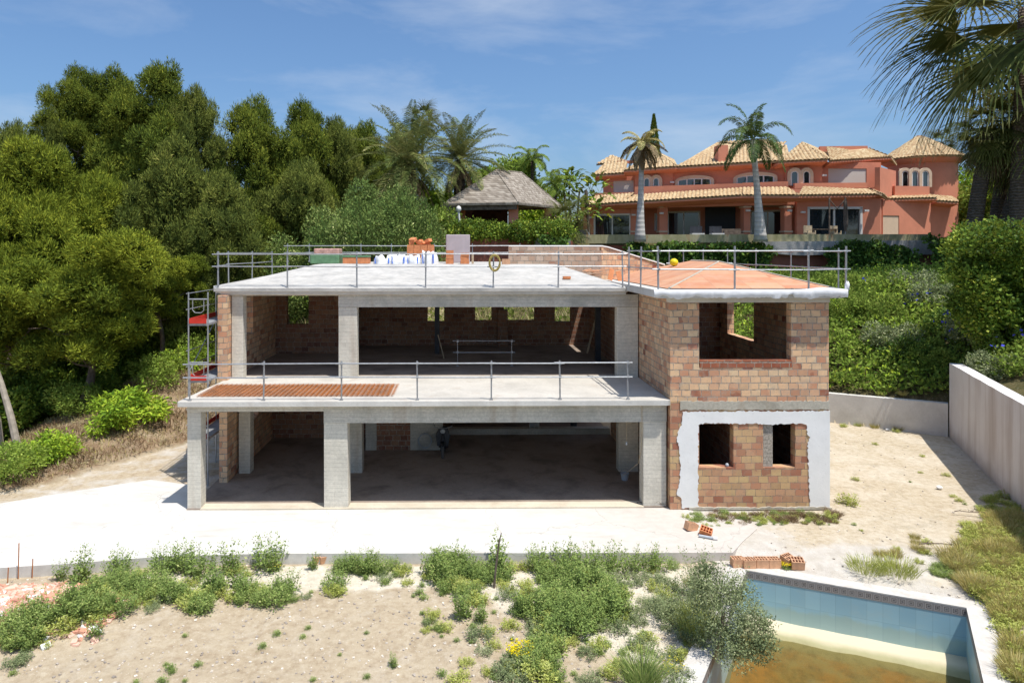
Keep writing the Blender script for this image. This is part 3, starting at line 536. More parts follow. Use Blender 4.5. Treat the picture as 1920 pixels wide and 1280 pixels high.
# ground floor columns and beams
column(-8.15, -7.76, 19.65, 20.05, 0, 2.8); column(-4.25, -3.58, 19.65, 20.1, 0, 2.46, taper=.03); column(4.95, 5.62, 19.65, 20.1, 0, 2.46, taper=0)
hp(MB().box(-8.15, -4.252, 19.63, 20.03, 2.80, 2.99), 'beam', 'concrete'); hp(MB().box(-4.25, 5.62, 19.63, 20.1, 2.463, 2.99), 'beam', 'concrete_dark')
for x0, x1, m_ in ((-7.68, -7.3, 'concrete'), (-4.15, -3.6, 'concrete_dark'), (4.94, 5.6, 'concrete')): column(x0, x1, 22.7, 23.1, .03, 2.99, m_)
w = cellwall(21.8, 27.0, .03, 2.99, -8.0, -7.75, [(23.5, 25.1, 1.4, 2.8)], 'y'); hp(w, 'wall', 'brick')
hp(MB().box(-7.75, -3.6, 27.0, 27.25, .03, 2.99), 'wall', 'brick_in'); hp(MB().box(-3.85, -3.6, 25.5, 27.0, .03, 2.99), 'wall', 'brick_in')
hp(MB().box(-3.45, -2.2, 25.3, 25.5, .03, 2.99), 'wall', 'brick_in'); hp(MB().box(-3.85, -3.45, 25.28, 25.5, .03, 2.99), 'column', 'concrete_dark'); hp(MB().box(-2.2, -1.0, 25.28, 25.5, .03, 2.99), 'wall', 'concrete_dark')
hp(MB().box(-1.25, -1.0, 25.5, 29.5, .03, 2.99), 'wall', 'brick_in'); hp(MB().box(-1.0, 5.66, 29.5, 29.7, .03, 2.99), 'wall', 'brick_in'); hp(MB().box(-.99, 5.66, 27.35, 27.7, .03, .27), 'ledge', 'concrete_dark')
hp(MB().box(4.15, 4.38, 27.75, 27.95, .03, 2.99), 'post', 'steel_dark')
# first floor columns and beams
for x0, x1 in ((-7.98, -7.6), (-4.42, -3.8), (4.93, 5.64)): column(x0, x1, 22.9, 23.28, 3.14, 5.9 if x0 < -7 else 5.51)
hp(MB().box(-4.42, 5.64, 22.88, 23.3, 5.512, 5.93), 'beam', 'concrete_dark'); hp(MB().box(-8.1, -4.43, 22.9, 23.3, 5.90, 5.93), 'beam', 'concrete')
hp(MB().box(-8.3, 5.2, 22.78, 23.4, 5.935, 6.03), 'beam', 'concrete_light')
w = cellwall(22.5, 29.0, 3.14, 5.93, -8.3, -8.0, [(23.6, 25.3, 4.35, 5.8)], 'y'); hp(w, 'wall', 'brick')
# back walls of the first floor
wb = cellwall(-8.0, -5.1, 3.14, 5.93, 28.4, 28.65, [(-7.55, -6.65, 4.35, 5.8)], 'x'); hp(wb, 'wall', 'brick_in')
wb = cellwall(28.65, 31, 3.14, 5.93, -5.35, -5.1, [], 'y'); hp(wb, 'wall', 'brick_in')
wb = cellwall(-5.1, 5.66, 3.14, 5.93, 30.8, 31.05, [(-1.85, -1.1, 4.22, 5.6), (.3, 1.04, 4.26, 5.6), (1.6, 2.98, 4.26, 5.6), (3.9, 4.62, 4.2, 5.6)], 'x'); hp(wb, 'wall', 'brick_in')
hp(MB().box(1.3, 1.75, 30.5, 30.79, 3.14, 4.75), 'wall', 'brick_in')
for x, y in ((-1.32, 28.2), (4.95, 26.3)): hp(MB().box(x-.1, x+.1, y-.1, y+.1, 3.14, 5.93), 'post', 'steel_dark')
hp(cellwall(23.3, 30.8, 3.14, 5.93, 5.45, 5.66, [], 'y'), 'wall', 'brick_in')
# right block
BX0, BX1, BY = 5.67, 10.24, 19.45
up = cellwall(BX0, BX1, 3.10, 5.92, BY, BY+.28, [(6.5, 9.15, 4.06, 5.92)], 'x'); hp(up, 'wall', 'brick')
hp(MB().box(6.52, 9.17, BY-.012, BY+.27, 4.06, 4.27), 'window_sill', 'brick_red')
hp(cellwall(BY+.28, 27.3, 3.10, 6.03, BX0, BX0+.26, [], 'y'), 'wall', 'brick')
hp(cellwall(BY+.28, 27.3, 3.10, 6.03, BX1-.26, BX1, [(23.9, 26.3, 4.2, 5.95)], 'y'), 'wall', 'brick')
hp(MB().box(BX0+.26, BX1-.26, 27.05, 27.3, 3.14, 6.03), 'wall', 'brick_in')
hp(MB().box(BX0-.02, BX1+.02, BY-.03, BY+.3, 5.92, 6.06), 'lintel', 'concrete_light')
jb = MB(); rg = random.Random(5); xs = np.linspace(BX0+.28, BX1+.005, 70); top = [3.10+rg.uniform(-.02, .015) for _ in xs]; bot = [2.85+rg.uniform(-.015, .02) for _ in xs]
jb.slab([(x, BY-.028, b) for x, b in zip(xs, bot)]+[(x, BY-.028, t) for x, t in reversed(list(zip(xs, top)))], .05); hp(jb, 'joint_band', 'ledge')
lo = cellwall(BX0, BX1, 0, 3.10, BY, BY+.28, [(6.5, 7.49, 1.2, 2.45), (8.34, 9.27, 1.2, 2.45)], 'x'); hp(lo, 'wall', 'brick_low')
hp(MB().box(8.34, 8.64, BY+.05, BY+.27, 1.2, 2.45), 'jamb', 'rough_conc')
hp(cellwall(BY+.28, 27.3, 0, 3.0, BX0, BX0+.26, [], 'y'), 'wall', 'brick'); hp(cellwall(BY+.28, 27.3, 0, 3.0, BX1-.26, BX1, [], 'y'), 'wall', 'brick_in')
hp(MB().box(7.75, 7.95, 19.8, 27.0, .0, 2.99), 'wall', 'brick_in'); hp(MB().box(BX0+.26, BX1-.26, 23.0, 23.2, .0, 2.99), 'wall', 'brick_in')
def jag(pts, step=.07, amp=.02, seed=0, keep=()):
    rg = random.Random(seed); out = []
    for i in range(len(pts)):
        a, b = pts[i], pts[(i+1) % len(pts)]; n = max(1, int(math.hypot(b[0]-a[0], b[1]-a[1])/step)); am = 0 if i in keep else amp
        nx_, nz_ = -(b[1]-a[1]), b[0]-a[0]; l_ = math.hypot(nx_, nz_) or 1
        for k in range(n): t = k/n; r_ = rg.uniform(-am, am) if k else 0; out.append((a[0]+(b[0]-a[0])*t+nx_/l_*r_, a[1]+(b[1]-a[1])*t+nz_/l_*r_))
    return out
# white render left as a band round the infill; outline in (x, z)
RL = [(5.99, .05), (5.97, .35), (5.86, .42), (5.93, .85), (5.97, 1.15), (5.92, 1.75), (5.86, 2.0), (5.90, 2.25), (6.0, 2.42), (6.02, 2.80), (10.26, 2.81), (10.26, .04), (9.68, .06), (9.65, 1.0), (9.62, 1.9), (9.70, 2.05), (9.62, 2.12), (9.58, 2.42), (9.4, 2.46), (9.0, 2.44), (8.4, 2.43), (8.1, 2.47), (7.7, 2.44), (7.2, 2.47), (6.55, 2.46), (6.47, 2.42), (6.46, 1.2), (6.47, .05)]
rj = jag(RL, .05, .022, 4, keep=(10,))
# triangulate through blender: build the face in x,z then thicken
from mathutils.geometry import tessellate_polygon
tri = tessellate_polygon([[Vector((a, b, 0)) for a, b in rj]]); rm_ = MB(); n_ = len(rj)
rm_.v = [(a, BY-.024, b) for a, b in rj]+[(a, BY+.004, b) for a, b in rj]
for t in tri:
    a, b, c_ = t; A_, B_, C_ = (Vector(rj[i]) for i in (a, b, c_)); ar = (B_-A_).cross(C_-A_)
    rm_.f.append((a, b, c_) if ar > 0 else (a, c_, b))
rm_.f += [(i, (i+1) % n_, n_+(i+1) % n_, n_+i) for i in range(n_)]
hp(rm_, 'white_render', 'render')
base = MB(); xs = np.linspace(6.2, 10.3, 40); base.slab([(x, BY-.05, 0) for x in xs]+[(x, BY-.05, .06+rg.uniform(-.02, .03)) for x in reversed(xs)], .06); hp(base, 'plinth', 'ledge')
# main roof: hipped screed with a flat terrace on top
E = 6.16; r0 = MB()
eave = [(-8.5, 22.68), (5.2, 22.68), (5.2, 32), (-9.1, 32), (-9.05, 24.2)]
FL, FR, BL_, ML = Vector((-8.5, 22.68, E)), Vector((5.3, 22.68, E)), Vector((-9.1, 32, E)), Vector((-9.05, 24.2, E))
TL, TR, TBL, TBR = Vector((-5.75, 25.4, 6.885)), Vector((3.25, 25.4, 6.885)), Vector((-5.9, 32, 6.885)), Vector((3.25, 32, 6.885))
BR_ = Vector((5.3, 32, E)); 
def grid_quad(mb, a, b, c, d, nu=24, nv=6, amp=.02):
    n = len(mb.v)
    for j in range(nv+1):
        for i in range(nu+1):
            p = a.lerp(b, i/nu).lerp(d.lerp(c, i/nu), j/nv); e_ = 0 < j < nv and 0 < i < nu
            mb.v.append((p.x, p.y, p.z+(amp*mnoise.noise(Vector((p.x*.8, p.y*.8, 3))) if e_ else 0)))
    for j in range(nv):
        for i in range(nu): k = n+j*(nu+1)+i; mb.f.append((k, k+1, k+nu+2, k+nu+1))
grid_quad(r0, FL, FR, TR, TL); grid_quad(r0, ML, FL, TL, TBL, 8, 6); r0.quad(ML, TBL, BL_); grid_quad(r0, TL, TR, TBR, TBL, 12, 8); r0.quad(FR, BR_, TBR, TR)
for a, b in ((FL, FR), (ML, FL), (BL_, ML)): r0.quad(a-Vector((0, 0, .11)), b-Vector((0, 0, .11)), b, a)
r0.quad(*[v-Vector((0, 0, .11)) for v in (FL, ML, BL_, BR_, FR)]); hp(r0, 'roof', 'roofconc')
# ragged plaster lip under the eave
lp = MB(); rg = random.Random(8); xs = np.linspace(-8.45, 5.25, 170); zz = 5.99; bot = []
for x in xs: zz += rg.uniform(-.014, .014); zz = min(6.02, max(5.955, zz)); bot.append(zz)
lp.slab([(x, 22.74, b) for x, b in zip(xs, bot)]+[(5.25, 22.74, 6.055), (-8.45, 22.74, 6.055)], .06); hp(lp, 'eave_plaster', 'concrete_light')
# block roof: orange ceramic boards on a hip with a slab edge
hp(MB().prism([(5.2, 22.6), (5.2, 21.0), (5.2, 19.1), (10.44, 19.1), (10.5, 27.9), (5.2, 27.9)], 6.065, 6.29), 'roof_slab', 'concrete_light', bevel=.01)
A1, A2 = Vector((8.1, 22.2, 7.04)), Vector((8.1, 24.9, 7.04)); c1, c2, c3, c4 = Vector((5.62, 19.45, 6.315)), Vector((10.42, 19.45, 6.315)), Vector((10.42, 27.6, 6.315)), Vector((5.5, 27.6, 6.315))
cr_ = MB().quad(c1, c2, A1).quad(c4, c1, A1, A2).quad(c2, c3, A2, A1).quad(c3, c4, A2).quad(c1, c4, c3, c2); hp(cr_, 'roof', 'ceramic')
hr = MB()
for a, b in ((c1, A1), (c2, A1), (A1, A2)): hr.tube([a+Vector((0, 0, .004)), b+Vector((0, 0, .004))], .03, 5)
hp(hr, 'ridge_mortar', 'ledge')
# attic brick walls behind the ridge
att = cellwall(1.5, 5.08, 6.3, 7.54, 26.2, 26.45, [(5.0, 5.08, 7.4, 7.54)], 'x'); hp(att, 'attic_wall', 'brick_pale')
aw = MB().slab([(5.08, 26.2, 5.9), (7.75, 27.45, 5.9), (7.75, 27.45, 6.80), (5.2, 26.25, 7.52), (5.08, 26.2, 7.54)], .22); hp(aw, 'attic_wall', 'brick')
hp(MB().tube([(1.5, 26.25, 7.575), (5.1, 26.22, 7.575), (5.35, 26.3, 7.53), (6.6, 26.9, 7.18), (7.9, 27.5, 6.83)], .035, 6), 'coping_pipe', 'whitepaint')
# white fabric wrapped over the block eave
fb = MB(); rg = random.Random(2); nx2 = 90; rows = [(19.32, 6.30), (19.08, 6.31), (19.045, 6.26), (19.03, 6.17), (19.07, 6.08)]
for r_, (yy, z_) in enumerate(rows):
    for i in range(nx2+1):
        x = 5.1+(10.58-5.1)*i/nx2; wv = .05*mnoise.noise(Vector((i*.45, r_*.7, 0)))+.035*mnoise.noise(Vector((i*1.3, r_*1.5, 5)))+.02
        lift = 0
        if 4 == r_: lift = .05*mnoise.noise(Vector((i*.13, 1, 0)))*2+.03*mnoise.noise(Vector((i*.6, 4, 0)))*2+(.12 if 62 < i < 65 else 0)
        rise = .05*math.exp(-((i-80)/7)**2)
        fb.v.append((x, yy+wv*(r_ > 1)*.6, z_+lift+(rise if r_ < 2 else rise*.5)))
for r_ in range(4):
    for i in range(nx2): k = r_*(nx2+1)+i; fb.f.append((k+nx2+1, k+nx2+2, k+1, k))
hp(fb, 'fabric_wrap', 'fabric', smooth=True)
fb = MB().ball((10.63, 19.2, 6.4), .05, .06, .13, 9, 7, .3, 3); hp(fb, 'fabric_bundle', 'fabric', smooth=True)
# ------------------------------------------------------------------ guard rails
def rail_run(root, posts, hts, rails, m_='steel', r=.024, hook=False):
    """posts: list of base points; rails: heights above base; one post part each, one rail part per run"""
    for i, p in enumerate(posts):
        p = Vector(p); t = p+Vector((rg.uniform(-.02, .02), rg.uniform(-.01, .01), hts))
        b = MB().tube([p, t], r, 6); b.obox(p+Vector((0, 0, .02)), .09, .07, .04)
        for h in rails: b.obox(p+Vector((0, -.01, h)), .07, .07, .07)
        b.build('post', mat[m_], root)
    for h in rails:
        for i in range(len(posts)-1):
            a, c = Vector(posts[i]), Vector(posts[i+1]); d = (c-a).normalized()
            MB().tube([a-d*.18+Vector((0, -.03, h+rg.uniform(-.012, .012))), c+d*.12+Vector((0, -.03, h+rg.uniform(-.012, .012)))], .021, 6).build('rail', mat[m_], root)
rg = random.Random(11)
g = thing('guard_rail', 'galvanised two bar guard rail along the front edge of the first floor deck', 'guard rail', (-8, 19.5, 3.14), 'temporary guard rails on the building', 'house')
rail_run(g, [(x, 19.5, 3.14) for x in (-8.02, -5.93, -3.72, -1.56, .55, 2.52, 4.47)], 1.12, (.66, 1.05))
g = thing('guard_rail', 'galvanised two bar guard rail along the front eave of the white roof', 'guard rail', (-8.3, 22.7, 6.16), 'temporary guard rails on the building', 'house')
rail_run(g, [(x, 22.74, 6.14) for x in (-8.38, -6.08, -3.78, -1.5, .75, 2.92, 5.08)], 1.24, (.73, 1.15), r=.026)
g = thing('guard_rail', 'guard rail along the left side of the white roof running away from the front', 'guard rail', (-9, 24, 6.16), 'temporary guard rails on the building', 'house')
rail_run(g, [(-8.42, 22.9, 6.16), (-9.0, 25.6, 6.16), (-9.05, 28.6, 6.16), (-9.05, 31.6, 6.16)], 1.22, (.73, 1.15))
g = thing('guard_rail', 'guard rail at the back edge of the flat roof behind the pallets', 'guard rail', (-6, 31.9, 6.9), 'temporary guard rails on the building', 'house')
rail_run(g, [(x, 31.9, 6.885) for x in (-8.4, -7.4, -5.0, -3.6, -1.6, 0.2, 2.4)], .85, (.42, .74), r=.02)
g = thing('guard_rail', 'guard rail round the left and front eave of the orange hipped roof', 'guard rail', (5.3, 19.2, 6.3), 'temporary guard rails on the building', 'house')
rail_run(g, [(5.13, 22.1, 6.25), (5.2, 20.9, 6.25), (5.27, 19.25, 6.25), (7.4, 19.14, 6.25), (9.5, 19.14, 6.25), (10.62, 19.25, 6.25)], 1.28, (.62, 1.14), r=.028)
g = thing('guard_rail', 'guard rail along the right and rear sides of the orange hipped roof', 'guard rail', (10.6, 24, 6.3), 'temporary guard rails on the building', 'house')
rail_run(g, [(10.6, 19.6, 6.28), (10.62, 22.5, 6.28), (10.62, 25.2, 6.28), (10.62, 27.9, 6.28), (9.6, 27.9, 6.28), (8.8, 27.9, 6.28), (8.2, 27.9, 6.28)], 1.2, (.6, 1.1), r=.022)
g = thing('inner_guard_rail', 'thin wire guard frame standing on the first floor inside the shell', 'guard rail', (0, 25.5, 3.14), None, 'house')
rail_run(g, [(-.45, 25.2, 3.14), (1.55, 25.2, 3.14)], .98, (.52, .93), r=.012)
t = MB().tube([(-1.0, 27.0, 3.14), (-1.25, 27.3, 4.05)], .02, 5).build('timber_prop', mat['timber'], None, frame='house'); tag(t, 'thin timber prop leaning on the black steel post', 'prop')
t = MB().obox((0, 0, 0), .07, .05, 2.6, Matrix.Rotation(R(14), 3, 'Y')); t.v = [(v[0]+5.2, v[1]+28.2, v[2]+4.42) for v in t.v]
t = t.build('wooden_plank', mat['timber'], None, frame='house'); tag(t, 'pale plank leaning against the dark back wall of the first floor', 'plank')
# ------------------------------------------------------------------ rebar mesh sheets on the deck
rb = thing('rebar_mesh_stack', 'stack of rusty orange steel mesh sheets lying on the first floor deck', 'steel mesh', (-5.2, 20.8, 3.15), frame='house')
rg = random.Random(21)
for s_ in range(4):
    b = MB(); ox, oy, oz = rg.uniform(-.1, .14), rg.uniform(-.05, .05), 3.152+s_*.014; x0, x1, y0, y1 = -8.0+ox+.02, -2.35+ox, 19.95+oy, 21.65+oy
    for k in range(13):
        y = y0+.06+k*(y1-y0-.12)/12; b.box(x0, x1, y-.0045, y+.0045, oz, oz+.007)
    for k in range(38):
        x = x0+.05+k*(x1-x0-.1)/37; b.box(x-.0045, x+.0045, y0, y1, oz+.0072, oz+.014)
    hp(b, 'mesh_sheet', 'rust', rb)
# ------------------------------------------------------------------ scaffold on the left side
sc_ = thing('scaffold', 'galvanised frame scaffold with red toe boards on the left side of the house', 'scaffold', (-8.6, 22, 0), frame='house')
ys = [21.7, 24.1, 26.5, 28.9]
for y in ys:
    for lvl in range(3):
        z0 = -.03+lvl*2.0 if lvl else -.03
        b = MB()
        for x in (-8.93, -8.32): b.tube([(x, y, z0), (x, y, z0+2.0+(.12 if lvl == 2 else 0))], .024, 6)
        for zz in (z0+1.9,): b.tube([(-8.93, y, zz), (-8.32, y, zz)], .02, 5)
        b.tube([(-8.8, y, z0+1.88), (-8.8, y, z0+1.55), (-8.72, y, z0+1.47), (-8.53, y, z0+1.47), (-8.45, y, z0+1.55), (-8.45, y, z0+1.88)], .014, 5, False)
        hp(b, 'frame', 'steel', sc_)
for i in range(3):
    y0, y1 = ys[i], ys[i+1]
    for z in (1.46, 3.3, 5.1):
        hp(MB().box(-8.92, -8.34, y0, y1-.03, z-.07, z), 'platform', 'plank', sc_)
        hp(MB().box(-8.955, -8.925, y0, y1-.03, z+.005, z+.155), 'toe_board', 'redpaint', sc_)
        hp(MB().tube([(-8.93, y0, z-.07-1.5), (-8.93, y1, z-.1)], .015, 5), 'brace', 'steel', sc_)
        for h in (.5, 1.0): hp(MB().tube([(-8.96, y0-.1, z+h-.05), (-8.96, y1+.1, z+h-.05)], .016, 5), 'rail', 'steel', sc_)
for z in (1.46, 3.3, 5.1): hp(MB().box(-8.9, -8.36, 21.66, 21.69, z+.005, z+.155), 'toe_board', 'redpaint' if z < 5 else 'redpaint', sc_)
# ------------------------------------------------------------------ things on the flat roof (world coordinates through hw)
def hw(x, y, z): v = HOFF+Matrix.Rotation(HA, 3, 'Z') @ Vector((x, y, z)); return v
def single(mb, name, mt, label, cat, org, group=None, frame='house', **k):
    o = mb.build(name, mat[mt], None, org=org, frame=frame, **k); return tag(o, label, cat, group)
def rx(px, d): return (px-885)*d/1280
ZR = 6.885
rg = random.Random(6)
d = 27.0
x0, x1 = rx(587, d), rx(641, d)
g = thing('brick_pallet', 'green wrapped pallet at the left end of the flat roof', 'pallet', ((x0+x1)/2, d, ZR), frame='house')
hp(MB().box(x0, x1, d, d+1, ZR, ZR+.36), 'wrapped_bricks', 'greenwrap', g, bevel=.03)
single(MB().box(rx(593, d), rx(640, d), d+.1, d+.9, ZR+.362, ZR+.60), 'brick_bundle', 'pinkwrap', 'pink plastic wrapped brick bundle lying on the green pallet', 'brick bundle', (rx(616, d), d+.5, ZR+.36), bevel=.04)
g = thing('brick_pallet', 'low stack of orange bricks under a green sheet on the flat roof', 'pallet', (rx(672, d), d, ZR), frame='house')
hp(MB().box(rx(648, d), rx(695, d), d, d+.8, ZR, ZR+.25), 'bricks', 'clay', g, bevel=.01); hp(MB().box(rx(648, d)-.01, rx(696, d), d-.015, d+.81, ZR+.252, ZR+.32), 'green_sheet', 'greenwrap', g, bevel=.015)
def bag(px, w_, h_, seed, label):
    c = Vector((rx(px, 26.4), 26.4, ZR)); b = MB(); rg = random.Random(seed); nu, nv = 26, 9; wx = w_*26.4/1280
    for j in range(nv+1):
        t = j/nv
        for i in range(nu):
            a = 2*math.pi*i/nu; q = (1-.25*t*t)*(1+.12*math.sin(3*a+seed)+.07*math.sin(7*a+seed*2)+rg.uniform(-.03, .03))
            if j == nv: q *= .35
            hh = h_*(t if j < nv else .6)+.10*math.sin(3*a+seed*1.7)*t+.06*math.sin(7*a+seed)*t+.05*rg.random()*t
            b.v.append((c.x+wx/2*q*math.cos(a), c.y+.45+.42*q*math.sin(a), c.z+hh))
    for j in range(nv):
        for i in range(nu): b.f.append((j*nu+i, j*nu+(i+1) % nu, (j+1)*nu+(i+1) % nu, (j+1)*nu+i))
    b.f.append(tuple(nv*nu+i for i in range(nu)))
    g = thing('rubble_bag', label, 'big bag', c, 'white big bags on the flat roof', 'house'); hp(b, 'sack', 'fabric', g, smooth=True)
    for a in (-.32, .28): hp(MB().slab([(c.x+wx*a-.02, c.y+.02, c.z+.02), (c.x+wx*a+.02, c.y+.02, c.z+.02), (c.x+wx*a+.06*a, c.y+.12, c.z+h_*.95), (c.x+wx*a-.04, c.y+.12, c.z+h_*.9)], .01), 'blue_strap', 'blueplastic', g)
bag(722, 42, .26, 1, 'flattened white big bag beside the orange bricks under the green sheet'); bag(752, 36, .30, 2, 'white big bag with blue straps in the middle of the row of bags'); bag(779, 30, .28, 5, 'white big bag just left of the pile of loose orange bricks'); bag(808, 32, .42, 7, 'white big bag lying in front of the pile of loose orange bricks')
def brickpile(name, cx_, cy_, z_, nx2, ny2, nz2, label, bs=(.26, .14, .12), mt='clay', top=0, seed=0, jit=.012, cat='brick stack'):
    rg = random.Random(seed); b = MB()
    for k in range(nz2):
        for i in range(nx2):
            for j in range(ny2):
                b.obox((cx_+(i-(nx2-1)/2)*bs[0]*1.03+rg.uniform(-jit, jit), cy_+(j-(ny2-1)/2)*bs[1]*1.04+rg.uniform(-jit, jit), z_+bs[2]/2+k*bs[2]*1.01), *bs, Matrix.Rotation(rg.uniform(-.04, .04), 3, 'Z'))
    for t in range(top):
        b.obox((cx_+rg.uniform(-.5, .5)*nx2*bs[0]*.8, cy_+rg.uniform(-.3, .3)*ny2*bs[1], z_+nz2*bs[2]+rg.uniform(.04, .22)), *bs, Matrix.Rotation(rg.uniform(0, 3), 3, 'Z') @ Matrix.Rotation(rg.uniform(-.6, .6), 3, 'X'))
    return single(b, name, mt, label, cat, (cx_, cy_, z_))
brickpile('brick_stack', rx(795, 28.6), 28.6, ZR, 4, 3, 6, 'tall pile of loose orange bricks heaped at the back of the flat roof', (.27, .2, .125), top=9, seed=3)
brickpile('brick_stack', rx(848, 26.6), 26.6, ZR, 1, 3, 5, 'left of two narrow orange brick stacks before the grey wrapped pallet', (.28, .16, .105), seed=4)
brickpile('brick_stack', rx(876, 26.6), 26.6, ZR, 1, 3, 4, 'right of two narrow orange brick stacks before the grey wrapped pallet', (.32, .16, .105), seed=5)
single(MB().box(rx(842, 29), rx(887, 29), 29, 30, ZR, 8.08), 'wrapped_pallet', 'wrap', 'tall grey shrink wrapped pallet standing at the back of the flat roof', 'pallet', (rx(864, 29), 29, ZR), bevel=.03)
single(MB().box(rx(889, 26.6), rx(893, 26.6), 26.6, 26.68, ZR, ZR+.42), 'timber_post', 'timber', 'short pale timber post upright beside the orange brick stacks', 'post', (rx(891, 26.6), 26.6, ZR))
b = MB(); rg = random.Random(7)
for k in range(9):
    a0 = rg.uniform(0, 6); rr = rg.uniform(.17, .23); pts = [(rx(930, 22.65)+rr*.85*math.cos(a)+rg.uniform(-.01, .01), 22.66-.01*k*.6+rg.uniform(-.008, .008), 7.0+rr*1.25*math.sin(a)+rg.uniform(-.01, .01)) for a in np.linspace(a0, a0+6.28, 22)]
    b.tube(pts, .011, 5, False)
single(b, 'hose_coil', 'hose', 'ochre hose coil hanging on the front roof guard rail', 'hose', (rx(930, 22.6), 22.6, 7.2))
b = MB().obox((0, 0, 0), .26, .13, .09, Matrix.Rotation(.05, 3, 'Z')); b.v = [(v[0]+rx(1066, 23.6), v[1]+23.6, v[2]+6.47) for v in b.v]
single(b, 'loose_brick', 'clay', 'single orange brick lying on the sloping roof screed', 'brick', (rx(1066, 23.6), 23.6, 6.43))
for px, py, an, lb in ((1150, 515, .25, 'left of two flat clay boards leaning on the attic wall'), (1166, 519, -.2, 'right of two flat clay boards leaning on the attic wall')):
    dd = 24.9; b = MB().obox((0, 0, 0), .17, .04, .42, Matrix.Rotation(an, 3, 'Y') @ Matrix.Rotation(-.3, 3, 'X')); z_ = 7.4-(py-470)*dd/1280; x_ = rx(px, dd); b.v = [(v[0]+x_, v[1]+dd, v[2]+z_) for v in b.v]
    single(b, 'clay_board', 'clay', lb, 'clay board', (x_, dd, z_-.2), group='clay boards leaning on the attic wall')
rg = random.Random(9); b = MB()
for k in range(16):
    dd = 25.6; b.obox((rx(rg.uniform(1098, 1132), dd), dd+rg.uniform(-.15, .2), 7.4-(rg.uniform(506, 520)-470)*dd/1280), .34, .2, .03, Matrix.Rotation(rg.uniform(-.25, .1), 3, 'Y') @ Matrix.Rotation(rg.uniform(-.3, .3), 3, 'Z'))
tag(b.build('broken_boards', mat['claypale']), kind='stuff')
g = MB().ball((0, 0, 0), .15, .15, .14, 14, 9); g.v = [(v[0]+rx(1269, 24.6), v[1]+24.6, v[2]+6.98) for v in g.v]
single(g, 'buoy_ball', 'yellow', 'yellow ball shaped cap at the edge of the orange hipped roof', 'ball', (rx(1269, 24.6), 24.6, 6.9), smooth=True)
b = MB().obox((0, 0, 0), .3, .28, .2); b.v = [(v[0]+rx(953, 25.8), v[1]+25.8, v[2]+ZR+.1) for v in b.v]
single(b, 'clay_block', 'claypale', 'pale clay block at the left foot of the attic wall', 'clay block', (rx(953, 25.8), 25.8, ZR))
# ------------------------------------------------------------------ inside the garage
def torus(mb, c, r, t, n=20, m_=7, ax='x'):
    pts = [(c[0], c[1]+r*math.cos(a), c[2]+r*math.sin(a)) if ax == 'x' else (c[0]+r*math.cos(a), c[1], c[2]+r*math.sin(a)) for a in np.linspace(0, 2*math.pi, n+1)]; return mb.tube(pts, t, m_, False)
mo = thing('moped', 'dark moped parked at the back of the open garage, front wheel forward', 'moped', (-1.0, 24.6, .035), frame='house')
wx, wy = -.98, 24.35
wh = torus(MB(), (wx, wy, .26), .215, .05); hp(wh, 'wheel', plain('tyre_grey', (.10, .10, .10), .7), mo); hp(torus(MB(), (wx+.06, wy+1.2, .26), .215, .05), 'wheel', 'black', mo)
hp(MB().tube([(wx-.07, wy, .26), (wx-.07, wy+.1, .6), (wx, wy+.2, .95)], .02, 6).tube([(wx+.07, wy, .26), (wx+.07, wy+.1, .6), (wx, wy+.2, .95)], .02, 6), 'fork', 'black', mo)
hp(MB().ball((wx, wy+.02, .52), .08, .26, .06, 10, 6), 'mudguard', 'black', mo, smooth=True)
b = MB().slab([(wx-.2, wy+.16, .4), (wx+.2, wy+.16, .4), (wx+.26, wy+.22, .75), (wx+.13, wy+.25, 1.05), (wx-.13, wy+.25, 1.05), (wx-.26, wy+.22, .75)], .06); hp(b, 'front_shield', 'steel_dark', mo, bevel=.02)
hp(MB().tube([(wx-.34, wy+.3, 1.07), (wx-.12, wy+.22, 1.02), (wx+.12, wy+.22, 1.02), (wx+.34, wy+.3, 1.07)], .018, 6), 'handlebar', 'steel', mo); hp(MB().ball((wx, wy+.14, .93), .09, .06, .08), 'headlight', 'greyplastic', mo, smooth=True)
for s_ in (-1, 1): hp(MB().tube([(wx+s_*.28, wy+.26, 1.07), (wx+s_*.36, wy+.24, 1.24)], .008, 4).obox((wx+s_*.37, wy+.24, 1.26), .1, .02, .07), 'mirror', 'black', mo)
hp(MB().box(wx-.16, wx+.2, wy+.35, wy+1.4, .28, .52).ball((wx+.03, wy+1.0, .68), .17, .45, .14), 'body', 'black', mo, bevel=.02); hp(MB().ball((wx+.03, wy+.95, .80), .15, .42, .07), 'saddle', 'steel_dark', mo, smooth=True)
b = MB(); rg = random.Random(31)
for k in range(7):
    rr = .25+.03*rg.random(); pts = [(-1.65+rr*.9*math.cos(a)+rg.uniform(-.02, .02), 25.15-k*.012, .42+rr*math.sin(a)+rg.uniform(-.015, .015)) for a in np.linspace(0, 6.28, 20)]; b.tube(pts, .009, 4, False)
single(b, 'cable_coil', 'greyplastic', 'coil of grey cable leaning on the garage wall beside the moped', 'cable', (-1.65, 25.1, .04))
b = MB(); bx0 = rx(998, 27.5)
for x in (0, .175, .36): b.box(bx0+x, bx0+x+.03, 27.4, 27.6, .272, .46)
b.box(bx0, bx0+.39, 27.4, 27.6, .46, .485).box(bx0+.03, bx0+.36, 27.585, 27.6, .272, .46); single(b, 'cinder_block', 'concrete_light', 'two hole concrete block on the low ledge at the back of the garage', 'concrete block', (bx0+.2, 27.5, .27))
g = thing('hanging_lamp', 'bare lamp hanging on a thin wire from the beam over the garage', 'lamp', (4.62, 20.3, 2.46), frame='house')
